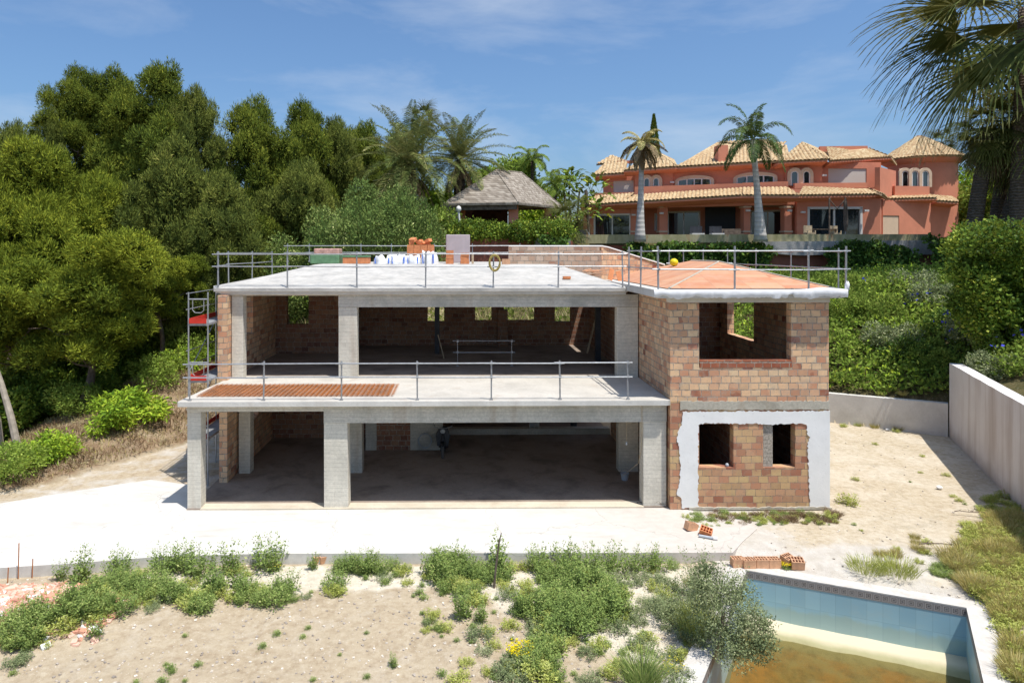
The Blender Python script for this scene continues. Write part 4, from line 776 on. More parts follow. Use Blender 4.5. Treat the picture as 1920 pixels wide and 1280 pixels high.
hp(MB().tube([(4.62, 20.3, 2.46), (4.62, 20.3, 1.72)], .006, 4), 'wire', 'timber', g); hp(MB().ball((4.62, 20.3, 1.66), .03, .03, .06), 'bulb', 'greyplastic', g, smooth=True)
single(MB().tube([(4.9, 19.61, 2.97), (4.9, 19.6, 2.2), (4.93, 19.8, 1.6), (4.95, 20.2, 1.1), (4.8, 21.6, .25)], .008, 4, False), 'power_cable', 'timber', 'thin pale cable hanging down beside the right garage column', 'cable', (4.9, 19.6, 2.9))
g = thing('bucket', 'dark bucket on the garage floor beside the right inner column', 'bucket', (4.95, 21.9, .035), frame='house')
b = MB(); n = 14
for z, r_ in ((0, .10), (.22, .14), (.22, .125), (.03, .09)): b.v += [(4.95+r_*math.cos(6.283*i/n), 21.9+r_*math.sin(6.283*i/n), .035+z) for i in range(n)]
for j in range(3): b.f += [(j*n+i, j*n+(i+1) % n, (j+1)*n+(i+1) % n, (j+1)*n+i) for i in range(n)]
b.f += [tuple(3*n+i for i in range(n)), tuple(range(n))[::-1]]; hp(b, 'pail', 'greyplastic', g, smooth=False); hp(MB().tube([(4.82, 21.9, .24), (4.86, 21.9, .36), (4.95, 21.9, .4), (5.04, 21.9, .36), (5.08, 21.9, .24)], .006, 4, False), 'handle', 'steel', g)
# ------------------------------------------------------------------ small things on the yard
def hollow_brick(px, py, z, rz, tilt, label, group=None, size=(.3, .19, .2), mt='claypale', name='hollow_brick'):
    d_ = (7.4-z)*1280/(py-470); x = rx(px, d_); sx, sy, sz = size
    b = MB(); nx2 = 4; t = .018
    b.box(-sx/2, sx/2, -sy/2, sy/2, 0, t); b.box(-sx/2, sx/2, -sy/2, -sy/2+t, t, sz); b.box(-sx/2, sx/2, sy/2-t, sy/2, t, sz)
    for k in range(nx2+1): xx = -sx/2+(sx-t)*k/nx2; b.box(xx, xx+t, -sy/2+t, sy/2-t, t, sz)
    b.box(-sx/2+t, sx/2-t, -.01, .01, t, sz-.003); b.box(-sx/2+t, sx/2-t, -sy/2+t, sy/2-t, t, sz*.55)
    o = b.build(name, mat[mt], None); o.location = (x, d_, z); o.rotation_euler = (tilt[0], tilt[1], rz); return tag(o, label, 'brick', group)
row = [(1383, 1062, 'leftmost hollow brick of the row behind the pool corner, half behind the bush', 0), (1403, 1064, 'second hollow brick from the left in the row behind the pool', .04), (1427, 1063, 'third hollow brick from the left in the row behind the pool', -.03), (1450, 1063, 'fourth hollow brick of the row, just left of the yellow flowers', .02), (1474, 1057, 'hollow brick tilted back behind the yellow flowers by the pool', .5), (1494, 1063, 'rightmost hollow brick at the end of the row behind the pool', -.15)]
for i, (px, py, lb, a) in enumerate(row): hollow_brick(px, py, -.2 if i < 4 else -.16, a, (.0 if i < 4 else .25, 0), lb, 'hollow bricks in a row by the pool', (.29, .22, .22))
hollow_brick(1294, 993, 0, .3, (0, .3), 'left of two loose hollow bricks among the weeds under the white rendered wall', 'loose bricks by the white rendered wall'); hollow_brick(1323, 1001, 0, -.5, (.5, .2), 'right of two loose hollow bricks, lying beside the grey pipe end', 'loose bricks by the white rendered wall', mt='clay')
g = thing('drain_pipe', 'short grey plastic pipe with a white socket lying before the loose bricks', 'pipe', P(1320, 1006, 17.6)-Vector((0, 0, .0)))
p0 = Vector((rx(1312, 17.6), 17.66, .04)); p1 = Vector((rx(1336, 17.55), 17.5, .04)); g.location = p0; ORG[g.name] = p0
MB().tube([p0, p1], .035, 8).build('pipe', mat['greyplastic'], g); MB().tube([p1, p1+Vector((.1, -.03, 0))], .048, 8).build('socket', mat['whitepaint'], g)
for px, lb in ((596, 'left half of the pair of white dusted bricks below the apron kerb'), (608, 'right half of the pair of white dusted bricks below the apron kerb')): hollow_brick(px, 1053, -.24, .45, (.15, 0), lb, 'dusty bricks below the apron kerb', (.22, .14, .17), 'claypale')
g = thing('broken_post', 'thin dark wooden stake standing in the tall weeds below the apron', 'stake', (rx(926, 15.5), 15.5, -.3)); MB().tube([(rx(926, 15.5), 15.5, -.3), (rx(930, 15.5), 15.5, .25), (rx(936, 15.5), 15.5, .8), (rx(940, 15.5), 15.5, 1.0)], [.028, .026, .022, .01], 6).build('shaft', mat['bark'], g)
for k, (px, py, h_, lb) in enumerate(((34, 1082, .9, 'tallest thin iron stake by the kerb above the brick rubble'), (60, 1079, .5, 'short iron stake by the kerb right of the tallest stake'), (14, 1092, .45, 'small iron stake at the left edge of the photo by the kerb'))):
    d_ = 7.6*1280/(py-470); x = rx(px, d_); single(MB().tube([(x, d_, -.3), (x+.02, d_, h_-.3)], .012, 5), 'iron_stake', 'rust', lb, 'stake', (x, d_, -.25), 'iron stakes by the kerb', frame='world')
# rubble heap of broken brick and plaster
rg = random.Random(17)
b = MB(); b2 = MB(); b3 = MB()
pts = []
for k in range(2600):
    x = rg.gauss(-9.3, 1.15); y = rg.gauss(14.35, .55)
    if not (-12 < x < -7.35 and 13.1 < y < 15.6): continue
    pts.append((x, y))
zz_ = H(np.array([p[0] for p in pts]), np.array([p[1] for p in pts]))
for (x, y), z in zip(pts, zz_):
    s_ = rg.uniform(.03, .11)*(1.4 if rg.random() < .1 else 1); mm = Matrix.Rotation(rg.uniform(0, 6), 3, 'Z') @ Matrix.Rotation(rg.uniform(-.8, .8), 3, 'X')
    q_ = rg.random()*1.2+(15.2-y)*.25*rg.random(); (b if q_ < .7 else b3 if q_ < 1.22 else b2).obox((x, y, z+s_*.18), s_*1.5, s_, s_*.45, mm)
rub = b.build('rubble', plain('brick_rubble', (.56, .28, .19), .9, .25, 3, .3)); tag(rub, kind='stuff')
tag(b3.build('rubble', plain('pale_brick_rubble', (.66, .43, .33), .9, .2, 3, .3)), kind='stuff')
r2 = b2.build('rubble', mat['coping'] if 'coping' in mat else mat['render']); tag(r2, kind='stuff')
# gravel and clods scattered on yard and soil
rg = random.Random(23); b = MB(); b2 = MB(); pp = []
for k in range(2600):
    px = rg.uniform(0, 1920); py = rg.choice([rg.uniform(1060, 1285), rg.uniform(1060, 1285), rg.uniform(800, 1060)])
    if py < 1055 and px < 1300: continue
    d_ = 7.6*1280/(py-470); pp.append((rx(px, d_), d_, rg.uniform(.008, .028)))
A_ = np.array(pp); ok = ~inpoly(A_[:, 0], A_[:, 1], POOL) & inpoly(A_[:, 0], A_[:, 1], FRONT) & (seg_d(A_[:, 0], A_[:, 1], POOL) > .1) & ~inpoly(A_[:, 0], A_[:, 1], [(-9, 19.3), (10.3, 19.3), (10.3, 31), (-9, 31)]); A_ = A_[ok]; zz_ = H(A_[:, 0], A_[:, 1])
for (x, y, s_), z in zip(A_, zz_): (b if rg.random() < .6 else b2).obox((x, y, z+s_*.3), s_*2, s_*1.5, s_, Matrix.Rotation(rg.uniform(0, 6), 3, 'Z') @ Matrix.Rotation(rg.uniform(-.5, .5), 3, 'X'))
tag(b.build('gravel', plain('grey_stones', (.36, .31, .26), .95, .3, 3, .3)), kind='stuff'); tag(b2.build('gravel', plain('pale_stones', (.62, .55, .46), .95, .2, 3, .3)), kind='stuff')
# ------------------------------------------------------------------ retaining walls
def wall_run(name, pts, ztop, zbot, th, mt, label, cat='wall', nseg=10, wob=0):
    """a wall along plan points with given tops; thickness to the side away from the yard"""
    b = MB(); L_ = []
    for i in range(len(pts)-1):
        for k in range(nseg if i < len(pts)-2 else nseg+1): t = k/nseg; L_.append((pts[i][0]+(pts[i+1][0]-pts[i][0])*t, pts[i][1]+(pts[i+1][1]-pts[i][1])*t, ztop[i]+(ztop[i+1]-ztop[i])*t))
    n = len(L_)
    for i, (x, y, z) in enumerate(L_):
        p0, p1 = L_[max(0, i-1)], L_[min(n-1, i+1)]; dx, dy = p1[0]-p0[0], p1[1]-p0[1]; l_ = math.hypot(dx, dy); ox, oy = -dy/l_*th, dx/l_*th; wz = wob*mnoise.noise(Vector((x*1.5, y*1.5, 0)))
        b.v += [(x, y, zbot), (x, y, z+wz), (x+ox, y+oy, z+wz*.6), (x+ox, y+oy, zbot)]
    for i in range(n-1):
        a = i*4
        for k in range(4): b.f.append((a+k, a+4+k, a+4+(k+1) % 4, a+(k+1) % 4))
    b.f += [(0, 1, 2, 3), tuple(4*(n-1)+k for k in (3, 2, 1, 0))]
    org = (pts[0][0], pts[0][1], max(zbot, 0)); o = b.build(name, mat[mt], None, org=org); return tag(o, label, cat)
wall_run('retaining_wall', [(10.2, 31.4), (15.5, 29.6), (19.0, 27.25)], [1.2, 1.22, 1.3], -.3, .3, 'concrete_light', 'low grey concrete retaining wall below the green slope', wob=.01)
wall_run('retaining_wall', [(19.02, 27.2), (15.62, 19.3), (8.0, 1.6)], [2.93, 3.03, 3.05], -.3, .42, 'white_wall', 'tall white rendered retaining wall along the right side of the yard', wob=.02)
# red stucco retaining wall under the villa terrace, with parapets
YW = 44.0
wall_run('terrace_wall', [(rx(818, 40.5), 40.5), (rx(1068, 41.5), 41.5), (rx(1082, 44), 44), (rx(1745, 44), 44), (rx(1990, 43), 43)], [8.12, 8.12, 7.75, 7.75, 7.75], 4.5, .4, 'stucco_wall', 'long red stucco retaining wall under the villa garden, partly covered in ivy')
single(MB().slab([P(1062, 440, 43.7), P(1745, 439, 43.7), P(1745, 451, 43.7), P(1062, 457, 43.7)][::-1], .35), 'terrace_parapet', 'parapet', 'mossy concrete parapet with rust stains on top of the red retaining wall', 'parapet', tuple(P(1062, 457, 43.7)), frame='world')
b = MB().slab([P(1424, 453, 43.6), P(1800, 450, 43.4), P(1800, 478, 43.4), P(1600, 476, 43.5), P(1500, 479, 43.55), P(1424, 474, 43.6)][::-1], .3)
single(b, 'concrete_band', 'greywall', 'grey stained concrete band on the right half of the red retaining wall', 'wall', tuple(P(1424, 474, 43.6)), frame='world')
single(MB().slab([P(1003, 446, 41), P(1070, 446, 41), P(1070, 466, 41), P(1003, 466, 41)][::-1], .25), 'block_wall', 'greywall', 'short grey block wall panel at the left end of the mossy parapet', 'wall', tuple(P(1003, 466, 41)), frame='world')

def branch(px0, py0, px1, py1, r_, label, seed):
    rg = random.Random(seed); d0, d1 = 7.4*1280/(py0-470), 7.4*1280/(py1-470); a = Vector((rx(px0, d0), d0, .03)); c = Vector((rx(px1, d1), d1, .05)); b = MB(); L_ = (c-a).length
    pts = [a.lerp(c, t)+Vector((rg.uniform(-.03, .03), rg.uniform(-.03, .03), .03+.04*rg.random())) for t in np.linspace(0, 1, 7)]; b.tube(pts, [r_*(1-.6*k/6) for k in range(7)], 5)
    for k in range(14): p = pts[rg.randrange(1, 6)]; b.tube([p, p+Vector((rg.uniform(-.3, .3)*L_*.4, rg.uniform(-.25, .25)*L_*.4, rg.uniform(0, .1)))], [r_*.4, r_*.15], 4)
    return single(b, 'fallen_branch', 'bark', label, 'branch', tuple(a), frame='world')
branch(1722, 1024, 1812, 1028, .02, 'dark fallen branch lying on the sand above the right grass', 41); branch(1788, 962, 1862, 968, .014, 'thin twiggy branch on the ground near the white wall shadow', 42); branch(1196, 946, 1262, 953, .012, 'bundle of thin sticks on the apron at the foot of the right garage column', 43)
for px, py, s_, lb in ((1884, 984, .13, 'round white stone on the soil below the white wall'), (1762, 915, .10, 'pale rubble lump in the middle of the sandy yard'), (1664, 806, .08, 'small pale stone at the foot of the low concrete wall')):
    d_ = 7.4*1280/(py-470); single(MB().ball((rx(px, d_), d_, s_*.3), s_, s_*.8, s_*.5, 8, 6, .2, int(px)), 'loose_stone', 'render', lb, 'stone', (rx(px, d_), d_, 0), frame='world')
g = MB().ball((7.33, 19.52, 1.25), .05, .05, .055, 10, 6); single(g, 'tin_can', 'greyplastic', 'small grey tin standing on the sill of the lower left window', 'tin', (7.33, 19.52, 1.2))
# ------------------------------------------------------------------ villa on the terrace
villa = thing('villa', 'large terracotta villa with clay tile roofs and arched windows above the retaining wall', 'villa', P(1440, 447, 54))
def dV(px, off=0): return np.interp(px, [1060, 1500, 1650, 1660, 1800], [57, 50.6, 50.2, 52.6, 53.6])+off
def V(px, py, off=0): return P(px, py, float(dV(px, off)))
def vb(mb, name, mt, parent=villa, **k): return mb.build(name, mat[mt], parent, **k)
def vwall(px0, px1, yt, yb, off=0, th=.35, name='wall', mt='stucco', holes=(), yt2=None):
    """wall plane between two picture columns; holes in picture coordinates become real openings"""
    a, b = V(px0, 0, off), V(px1, 0, off); ax_ = Vector((b.x-a.x, b.y-a.y, 0)); L_ = ax_.length; ax_.normalize(); nn = Vector((ax_.y, -ax_.x, 0))
    def lx(px):
        k = (px-885)/1280; den = ax_.x-k*ax_.y; return (k*a.y-a.x)/den
    def lz(px, py): s_ = lx(px); return 7.4-(py-470)*(a.y+ax_.y*s_)/1280
    mid = (px0+px1)/2; z1, z0 = lz(mid, yt), lz(mid, yb); hh = [(lx(h[0]), lx(h[1]), lz((h[0]+h[1])/2, h[3]), lz((h[0]+h[1])/2, h[2])) for h in holes]
    w = cellwall(0, L_, z0, z1, 0, th, hh, 'x'); tr = lambda s_, t, z: (a.x+ax_.x*s_-nn.x*t, a.y+ax_.y*s_-nn.y*t, z)
    w.v = [tr(*v) for v in w.v]; vb(w, name, mt); return tr, lx, lz, hh
def vwindow(tr, h, n=2, fr=.09, dep=.16, name='window', pane='glass', frame_m='whitepaint'):
    x0, x1, z0, z1 = h; f = MB()
    for q in ((x0-.04, x1+.04, z1-fr, z1+.05), (x0-.04, x1+.04, z0-.02, z0+fr*.6), (x0-.04, x0+fr, z0, z1), (x1-fr, x1+.04, z0, z1)): f.box(q[0], q[1], -.03, dep, q[2], q[3])
    for i in range(1, n): xx = x0+(x1-x0)*i/n; f.box(xx-fr*.55, xx+fr*.55, dep-.07, dep-.002, z0, z1)
    f.v = [tr(*v) for v in f.v]; fo = vb(f, name, frame_m)
    p = MB().box(x0, x1, dep, dep+.03, z0, z1); p.v = [tr(*v) for v in p.v]; p.build('pane', mat[pane], fo)
def tile_roof(poly, name='roof', w=.28, hgt=.09, parent=None, mt='tile', under=True):
    """barrel tiles over a planar polygon whose first edge is the eave"""
    P3 = [Vector(p) for p in poly]; o_ = P3[0]; u = (P3[1]-o_).normalized(); nn = Vector((0, 0, 0))
    for i in range(len(P3)): nn += P3[i].cross(P3[(i+1) % len(P3)])
    nn.normalize(); nn = nn if nn.z > 0 else -nn; v = nn.cross(u); v = v if v.z > 0 else -v
    uv = [((p-o_).dot(u), (p-o_).dot(v)) for p in P3]; umin, umax = min(a for a, b in uv), max(a for a, b in uv); n = max(2, int((umax-umin)/w)*4); b = MB(); prev = None
    for i in range(n+1):
        uu = umin+(umax-umin)*(i/n*.9998+.0001); vs_ = []
        for k in range(len(uv)):
            (a0, b0), (a1, b1) = uv[k], uv[(k+1) % len(uv)]
            if (a0-uu)*(a1-uu) <= 0 and a0 != a1: vs_.append(b0+(b1-b0)*(uu-a0)/(a1-a0))
        if len(vs_) < 2: prev = None; continue
        lo, hi = min(vs_), max(vs_); ph = (i % 4); hh = [0, .75, 1, .75][ph]*hgt; cnt = 9; ids = []
        for k in range(cnt+1):
            vv = lo+(hi-lo)*k/cnt; stp = .022 if k % 2 == 0 else 0
            q_ = o_+u*uu+v*(vv-(.05 if (k == 0 and ph in (1, 2, 3)) else 0))+nn*(hh+stp); ids.append(len(b.v)); b.v.append(tuple(q_))
        if prev:
            for k in range(cnt): b.f.append((prev[k], ids[k], ids[k+1], prev[k+1]))
        prev = ids
    if under: b.slab([p-nn*.02 for p in (P3 if (P3[1]-P3[0]).cross(P3[2]-P3[1]).dot(nn) > 0 else P3[::-1])], .12)
    return b.build(name, mat[mt], parent if parent is not None else villa)
def eave(p0, y0, p1, y1, off, drop=.32, out=.7, name='eave'):
    """stucco soffit band under a tile edge"""
    a, b = V(p0, y0, off), V(p1, y1, off); a.z -= .1; b.z -= .1; bk = Vector((.45, 1, 0)).normalized()*out*1.6 if p1 < 1500 else Vector((0, out*1.6, 0))
    m_ = MB(); dz = Vector((0, 0, drop)); m_.quad(a+bk*.12, b+bk*.12, b, a); m_.quad(a-dz+bk*.75, b-dz+bk*.75, b-dz*.3, a-dz*.3); m_.quad(a-dz*.3, b-dz*.3, b, a); m_.quad(a-dz+bk, b-dz+bk, b-dz+bk*.75, a-dz+bk*.75); m_.quad(a-dz*.3, a, a+bk, a-dz+bk); m_.quad(b, b-dz*.3, b-dz+bk, b+bk)
    vb(m_, name, 'stucco')
def roofq(e0, e1, t1, t0, off, toff, parts=1, **k):
    """e0,e1 eave pixels; t1,t0 top pixels (px,py); top lies toff farther back"""
    pts = [V(*e0, off), V(*e1, off), V(*t1, off+toff)]+([V(*t0, off+toff)] if t0 else []); tile_roof(pts, **k)
# --- lower storey
tr, lx, lz, hh = vwall(1094, 1186, 387, 449, 0, holes=[(1114, 1182, 402, 447)]); vwindow(tr, hh[0], 2)
roofq((1087, 385), (1170, 379), (1190, 364), (1113, 367), -1.0, 1.6); eave(1087, 385, 1170, 379, -1.0)
vwall(1113, 1190, 361, 370, .9, .3, 'parapet')
# portico: columns, beam, ceiling, back wall with sliding doors
for px0, px1 in ((1182, 1196), (1236, 1253), (1394, 1408), (1470, 1486)):
    a, b = V(px0, 0, 0), V(px1, 0, 0); w_ = b.x-a.x; zt, zb = V((px0+px1)/2, 386, 0).z, 8.0; b_ = MB().box(a.x, a.x+w_, a.y-.1, a.y+.6, zb, zt); vb(b_, 'column', 'stucco')
    z1 = V(px0, 388, 0).z; z2 = V(px0, 434, 0).z
    for z in (z1, z2): vb(MB().box(a.x-.07, a.x+w_+.07, a.y-.17, a.y+.67, z-.07, z+.05), 'column_band', 'cream')
vwall(1186, 1490, 376, 387, 0, .5, 'beam')
cm = MB().quad(V(1186, 386.5, .5), V(1490, 385, .5), V(1490, 389, 4.2), V(1186, 390, 4.2)); vb(cm, 'ceiling', 'cream')
tr, lx, lz, hh = vwall(1175, 1500, 380, 449, 3.6, .3, holes=[(1228, 1236, 401, 432), (1252, 1312, 397, 447), (1408, 1472, 395, 447)])
vwindow(tr, hh[0], 1); vwindow(tr, hh[1], 2); vwindow(tr, hh[2], 2)
vwall(1322, 1379, 388, 449, 3.0, .4, 'chimney_breast', 'black')
roofq((1160, 380), (1392, 366), (1392, 354), (1193, 364.5), -1.3, 1.9); roofq((1392, 366), (1500, 366), (1475, 350), (1392, 354), -1.3, 1.9)
eave(1160, 380, 1392, 366, -1.3); eave(1392, 366, 1500, 366, -1.3)
vwall(1190, 1392, 347, 362, .8, .3, 'parapet'); vwall(1392, 1478, 341.5, 356, .8, .3, 'parapet')
# lower right wing
tr, lx, lz, hh = vwall(1494, 1651, 372, 449, 0, holes=[(1515, 1616, 389, 442)]); vwindow(tr, hh[0], 2, .12)
b = MB(); b.quad(V(1651, 372, 0), V(1651, 449, 0), P(1656, 449, 53.2), P(1656, 374, 53.2)); vb(b, 'wall', 'stucco')
roofq((1497, 366), (1655, 364), (1626, 353), (1505, 353), -1.1, 1.9); tile_roof([P(1655, 364, 49.1), P(1664, 373, 52.4), P(1626, 353, 52.2)]); eave(1497, 366, 1655, 364, -1.1)
vwall(1490, 1626, 343, 353, .8, .3, 'parapet')
tr, lx, lz, hh = vwall(1655, 1745, 378, 449, 0, holes=[(1655.5, 1686, 404, 447)]); 
b = MB().box(*hh[0][:2], .05, .12, *hh[0][2:]); b.v = [tr(*v) for v in b.v]; vb(b, 'door', 'cream')
c_ = V(1670, 397, -.05); b = MB(); b.tube([c_, c_-Vector((0, .08, 0))], .26, 20); vb(b, 'round_lamp', 'whitepaint')
vwall(1744, 1788, 380, 449, .4)
roofq((1662, 373), (1757, 371), (1742, 362), (1680, 367), -.9, 1.2); eave(1662, 373, 1757, 371, -.9, .25); roofq((1757, 376), (1797, 379), (1785, 369), (1745, 366), -.5, 1.0); eave(1757, 376, 1797, 379, -.5, .25)
# --- upper storey
tr, lx, lz, hh = vwall(1131, 1192, 326, 369, 2.0, holes=[(1150, 1188, 339, 362)])
b = MB().box(*hh[0][:2], .06, .1, *hh[0][2:]); b.v = [tr(*v) for v in b.v]; vb(b, 'shutter', 'shutter')
roofq((1112, 328), (1172, 324), (1176, 303), (1134, 306), 1.2, 2.2); eave(1112, 328, 1172, 324, 1.2)
vwall(1157, 1200, 301, 306, 3.4, .3, 'parapet')
roofq((1118, 308), (1176, 302), (1147, 291), None, 4.5, 2.0)
vwall(1190, 1262, 318, 360, 1.6)
roofq((1169, 319), (1268, 312), (1232, 286), None, .8, 2.6); eave(1169, 319, 1268, 312, .8); tile_roof([V(1268, 312, .8), V(1262, 300, 6), V(1232, 286, 3.4)])
vwall(1258, 1476, 308, 358, 1.8)
roofq((1265, 313), (1447, 302), (1475, 283), (1345, 266), 1.0, 5.0); tile_roof([V(1345, 266, 6), V(1475, 283, 6), V(1440, 262, 7.5)]); roofq((1440, 303), (1482, 300), (1475, 281), (1438, 262), 1.0, 5.0)
eave(1265, 313, 1447, 302, 1.0)
ch = V(1347, 303, 1.4); b = MB().box(ch.x, ch.x+V(1368, 0, 1.4).x-ch.x, ch.y, ch.y+1.0, ch.z-.4, V(1347, 272, 1.4).z); vb(b, 'chimney', 'stucco')
vwall(1472, 1542, 300, 352, 1.5)
roofq((1459, 303), (1552, 298), (1503, 267), None, .7, 3.0); eave(1459, 303, 1552, 298, .7); tile_roof([V(1552, 298, .7), V(1560, 290, 5), V(1503, 267, 3.7)])
tr, lx, lz, hh = vwall(1540, 1652, 304, 352, 1.8, holes=[(1553, 1625, 316, 345)])
b = MB().box(*hh[0][:2], .06, .1, *hh[0][2:]); b.v = [tr(*v) for v in b.v]; vb(b, 'shutter', 'shutter')
roofq((1556, 301), (1672, 294), (1627, 277), (1545, 284), .9, 2.4); eave(1556, 301, 1672, 294, .9); tile_roof([V(1672, 294, .9)+Vector((0, 0, 0)), P(1682, 308, 54.2), V(1627, 277, 3.3)])
vwall(1538, 1627, 274, 284, 3.2, .3, 'parapet')
vwall(1650, 1680, 317, 372, .6)
vwall(1678, 1743, 349, 368, -.2, .3, 'balcony_wall')
# wing behind so that no gap shows sky between the roofs
b = MB(); a_, b2_ = V(1140, 0, 7.8), V(1690, 0, 8); b.box(a_.x, b2_.x, 62.5, 66, 8, 13.6); vb(b, 'wall', 'stucco')
# round tower with a ribbed conical roof
tcx, tcy = P(1729, 0, 56.4).x, 56.4; TR_ = 2.45; b = MB(); n = 28; zt_ = P(0, 288, 54).z
for z in (8.0, zt_): b.v += [(tcx+TR_*math.cos(6.2832*i/n), tcy+TR_*math.sin(6.2832*i/n), z) for i in range(n)]
b.f = [(i, (i+1) % n, n+(i+1) % n, n+i) for i in range(n)]; vb(b, 'tower_wall', 'stucco', smooth=True)
b = MB(); RR = 3.0; n = 28; ze = P(0, 291, 53.2).z
b.v += [(tcx+TR_*math.cos(6.2832*i/n), tcy+TR_*math.sin(6.2832*i/n), ze-.45) for i in range(n)]+[(tcx+RR*math.cos(6.2832*i/n), tcy+RR*math.sin(6.2832*i/n), ze-.12) for i in range(n)]+[(tcx+RR*math.cos(6.2832*i/n), tcy+RR*math.sin(6.2832*i/n), ze) for i in range(n)]
for j in (0, 1): b.f += [(j*n+i, j*n+(i+1) % n, (j+1)*n+(i+1) % n, (j+1)*n+i) for i in range(n)]
vb(b, 'eave', 'stucco', smooth=True)
apx = Vector((tcx-.2, tcy, P(0, 252, 56).z)); k_ = 10; rf = []
rob = None
for i in range(k_):
    a0, a1 = 6.2832*i/k_+.2, 6.2832*(i+1)/k_+.2; p0 = Vector((tcx+3.2*math.cos(a0), tcy+3.2*math.sin(a0), ze+.02)); p1 = Vector((tcx+3.2*math.cos(a1), tcy+3.2*math.sin(a1), ze+.02)); tile_roof([p0, p1, apx], 'tower_roof')
# arched windows
def arch_win(cx_, yb, ytop, wpx, off, nl=1, cream=True, flat=.0, wall_off=None, name='arched_window', r_scale=1.0):
    d_ = float(dV(cx_, off)); s_ = d_/1280; c = P(cx_, yb, d_); w_ = wpx*s_/2; h_ = (yb-ytop)*s_; rise = w_ if not flat else flat*s_; hs = h_-rise
    def outl(g, up=0): 
        pts = [(-w_-g, 0), ]; 
        for k in range(17): a = math.pi-math.pi*k/16; pts.append(((w_+g)*math.cos(a), hs+(rise+g)*math.sin(a)))
        pts.append((w_+g, 0)); return pts
    ang = math.atan2(-6.4, 13.0) if cx_ < 1500 else 0; ca, sa = math.cos(ang), math.sin(ang)
    T = lambda x, z, t: (c.x+x*ca+t*sa, c.y+x*sa-t*ca, c.z+z)
    ro_, ri_ = outl(.22), outl(0); n = len(ro_); f = MB(); f.v = [T(x, z, .12) for x, z in ro_]+[T(x, z, .12) for x, z in ri_]+[T(x, z, -.05) for x, z in ro_]+[T(x, z, -.05) for x, z in ri_]
    for i in range(n-1): f.f += [(i+1, i, n+i, n+i+1), (i, i+1, 2*n+i+1, 2*n+i), (n+i+1, n+i, 3*n+i, 3*n+i+1)]
    fo = vb(f, name, 'cream')
    g = MB(); g.v = [T(x, z, .03) for x, z in ri_]; g.f = [tuple(range(n))[::-1]]; g.build('pane', mat['glass'], fo)
    rb2, rc = outl(-.0), outl(-.1); f = MB(); f.v = [T(x, z, .07) for x, z in rb2]+[T(x, z, .07) for x, z in rc]
    for i in range(n-1): f.f.append((i+1, i, n+i, n+i+1))
    for k in range(1, nl): xx = -w_+2*w_*([0, .28, .5, .72][k] if nl == 4 else k/nl); f.quad(T(xx-.05, 0, .072), T(xx+.05, 0, .072), T(xx+.05, hs+rise*.9, .072), T(xx-.05, hs+rise*.9, .072))
    f.build('frame', mat['whitepaint'], fo)
for cx_ in (1213, 1230.5): arch_win(cx_, 354, 333, 12, 1.45)
arch_win(1302, 348, 334, 60, 1.65, 4, flat=5); arch_win(1416, 343, 328, 66, 1.65, 4, flat=6)
for cx_ in (1490, 1511.5): arch_win(cx_, 348, 320, 14, 1.35)
for i, cx_ in enumerate((1696, 1714.5, 1734)): 
    arch_win(cx_, 351, 320, 13, (1.25, .8, .6)[i], 1)
b = MB().quad(V(1686, 351, 1.55), V(1742, 351, 1.55), V(1742, 316, 1.55), V(1686, 316, 1.55)); vb(b, 'window_surround', 'cream')
# wall lamps, hanging awning frame, terrace furniture
for px, py, off in ((1105, 408, -.1), (1187.5, 403, -.2), (1240, 400, -.2), (1402, 395, -.2), (1480, 395, -.2), (1505, 398, -.1), (1624, 395, -.1), (1661, 394, -.1), (1260, 342, 1.6), (1545, 329, 1.4)):
    c = V(px, py, off); b = MB().box(c.x-.16, c.x+.16, c.y-.12, c.y+.02, c.z-.07, c.z+.07); vb(b, 'wall_lamp', 'whitepaint')
ps = thing('parasol', 'closed dark cantilever parasol on the villa terrace before the large window', 'parasol', P(1582, 447, 47.5))
MB().tube([P(1555, 447, 47.5), P(1555, 374, 47.5), P(1557, 371, 47.5)], .06, 6).build('mast', mat['bark'], ps); MB().tube([P(1555, 374, 47.5), P(1570, 392, 47.5), P(1583, 376, 47.5)], .04, 5, False).build('arm', mat['bark'], ps); MB().tube([P(1585, 369, 47.5), P(1585, 380, 47.5), P(1586, 420, 47.5), P(1585, 434, 47.5)], [.03, .12, .16, .06], 8).build('canopy', mat['bark'], ps); MB().tube([P(1585, 434, 47.5), P(1585, 449, 47.5)], .03, 5).build('pole', mat['steel'], ps)
def chair(px, d_, mt, label, group=None, w_=.6, z0=8.2, cushion=None):
    c = P(px, 0, d_); g = thing('terrace_chair', label, 'chair', (c.x, d_, z0), group); w2 = w_/2
    MB().box(c.x-w2, c.x+w2, d_-.3, d_+.3, z0+.36, z0+.46).build('seat', mat[cushion or mt], g); MB().box(c.x-w2, c.x+w2, d_+.24, d_+.3, z0+.46, z0+.98).build('backrest', mat[mt], g)
    for sx in (-1, 1):
        for sy in (-1, 1): MB().box(c.x+sx*w2*.9-.03, c.x+sx*w2*.9+.03, d_+sy*.26-.03, d_+sy*.26+.03, z0, z0+(.36 if sy > 0 else .62)).build('leg', mat[mt], g)
chair(1518, 48, 'timber', 'wooden armchair at the left end of the terrace dining table'); chair(1566, 48.6, 'timber', 'wooden armchair on the terrace below the parasol arm')
chair(1307, 49.5, 'steel_dark', 'dark lounge chair with pale cushion left of the black chimney breast', None, .9, cushion='whitepaint'); chair(1344, 49.5, 'steel_dark', 'dark lounge chair with pale cushion before the black chimney breast', None, .9, cushion='whitepaint')
g = thing('dining_table', 'dark wooden dining table on the villa terrace', 'table', P(1542, 447, 49)); c = P(1542, 0, 49)
MB().box(c.x-.9, c.x+.9, 48.6, 49.5, 8.9, 8.96).build('table_top', mat['bark'], g)
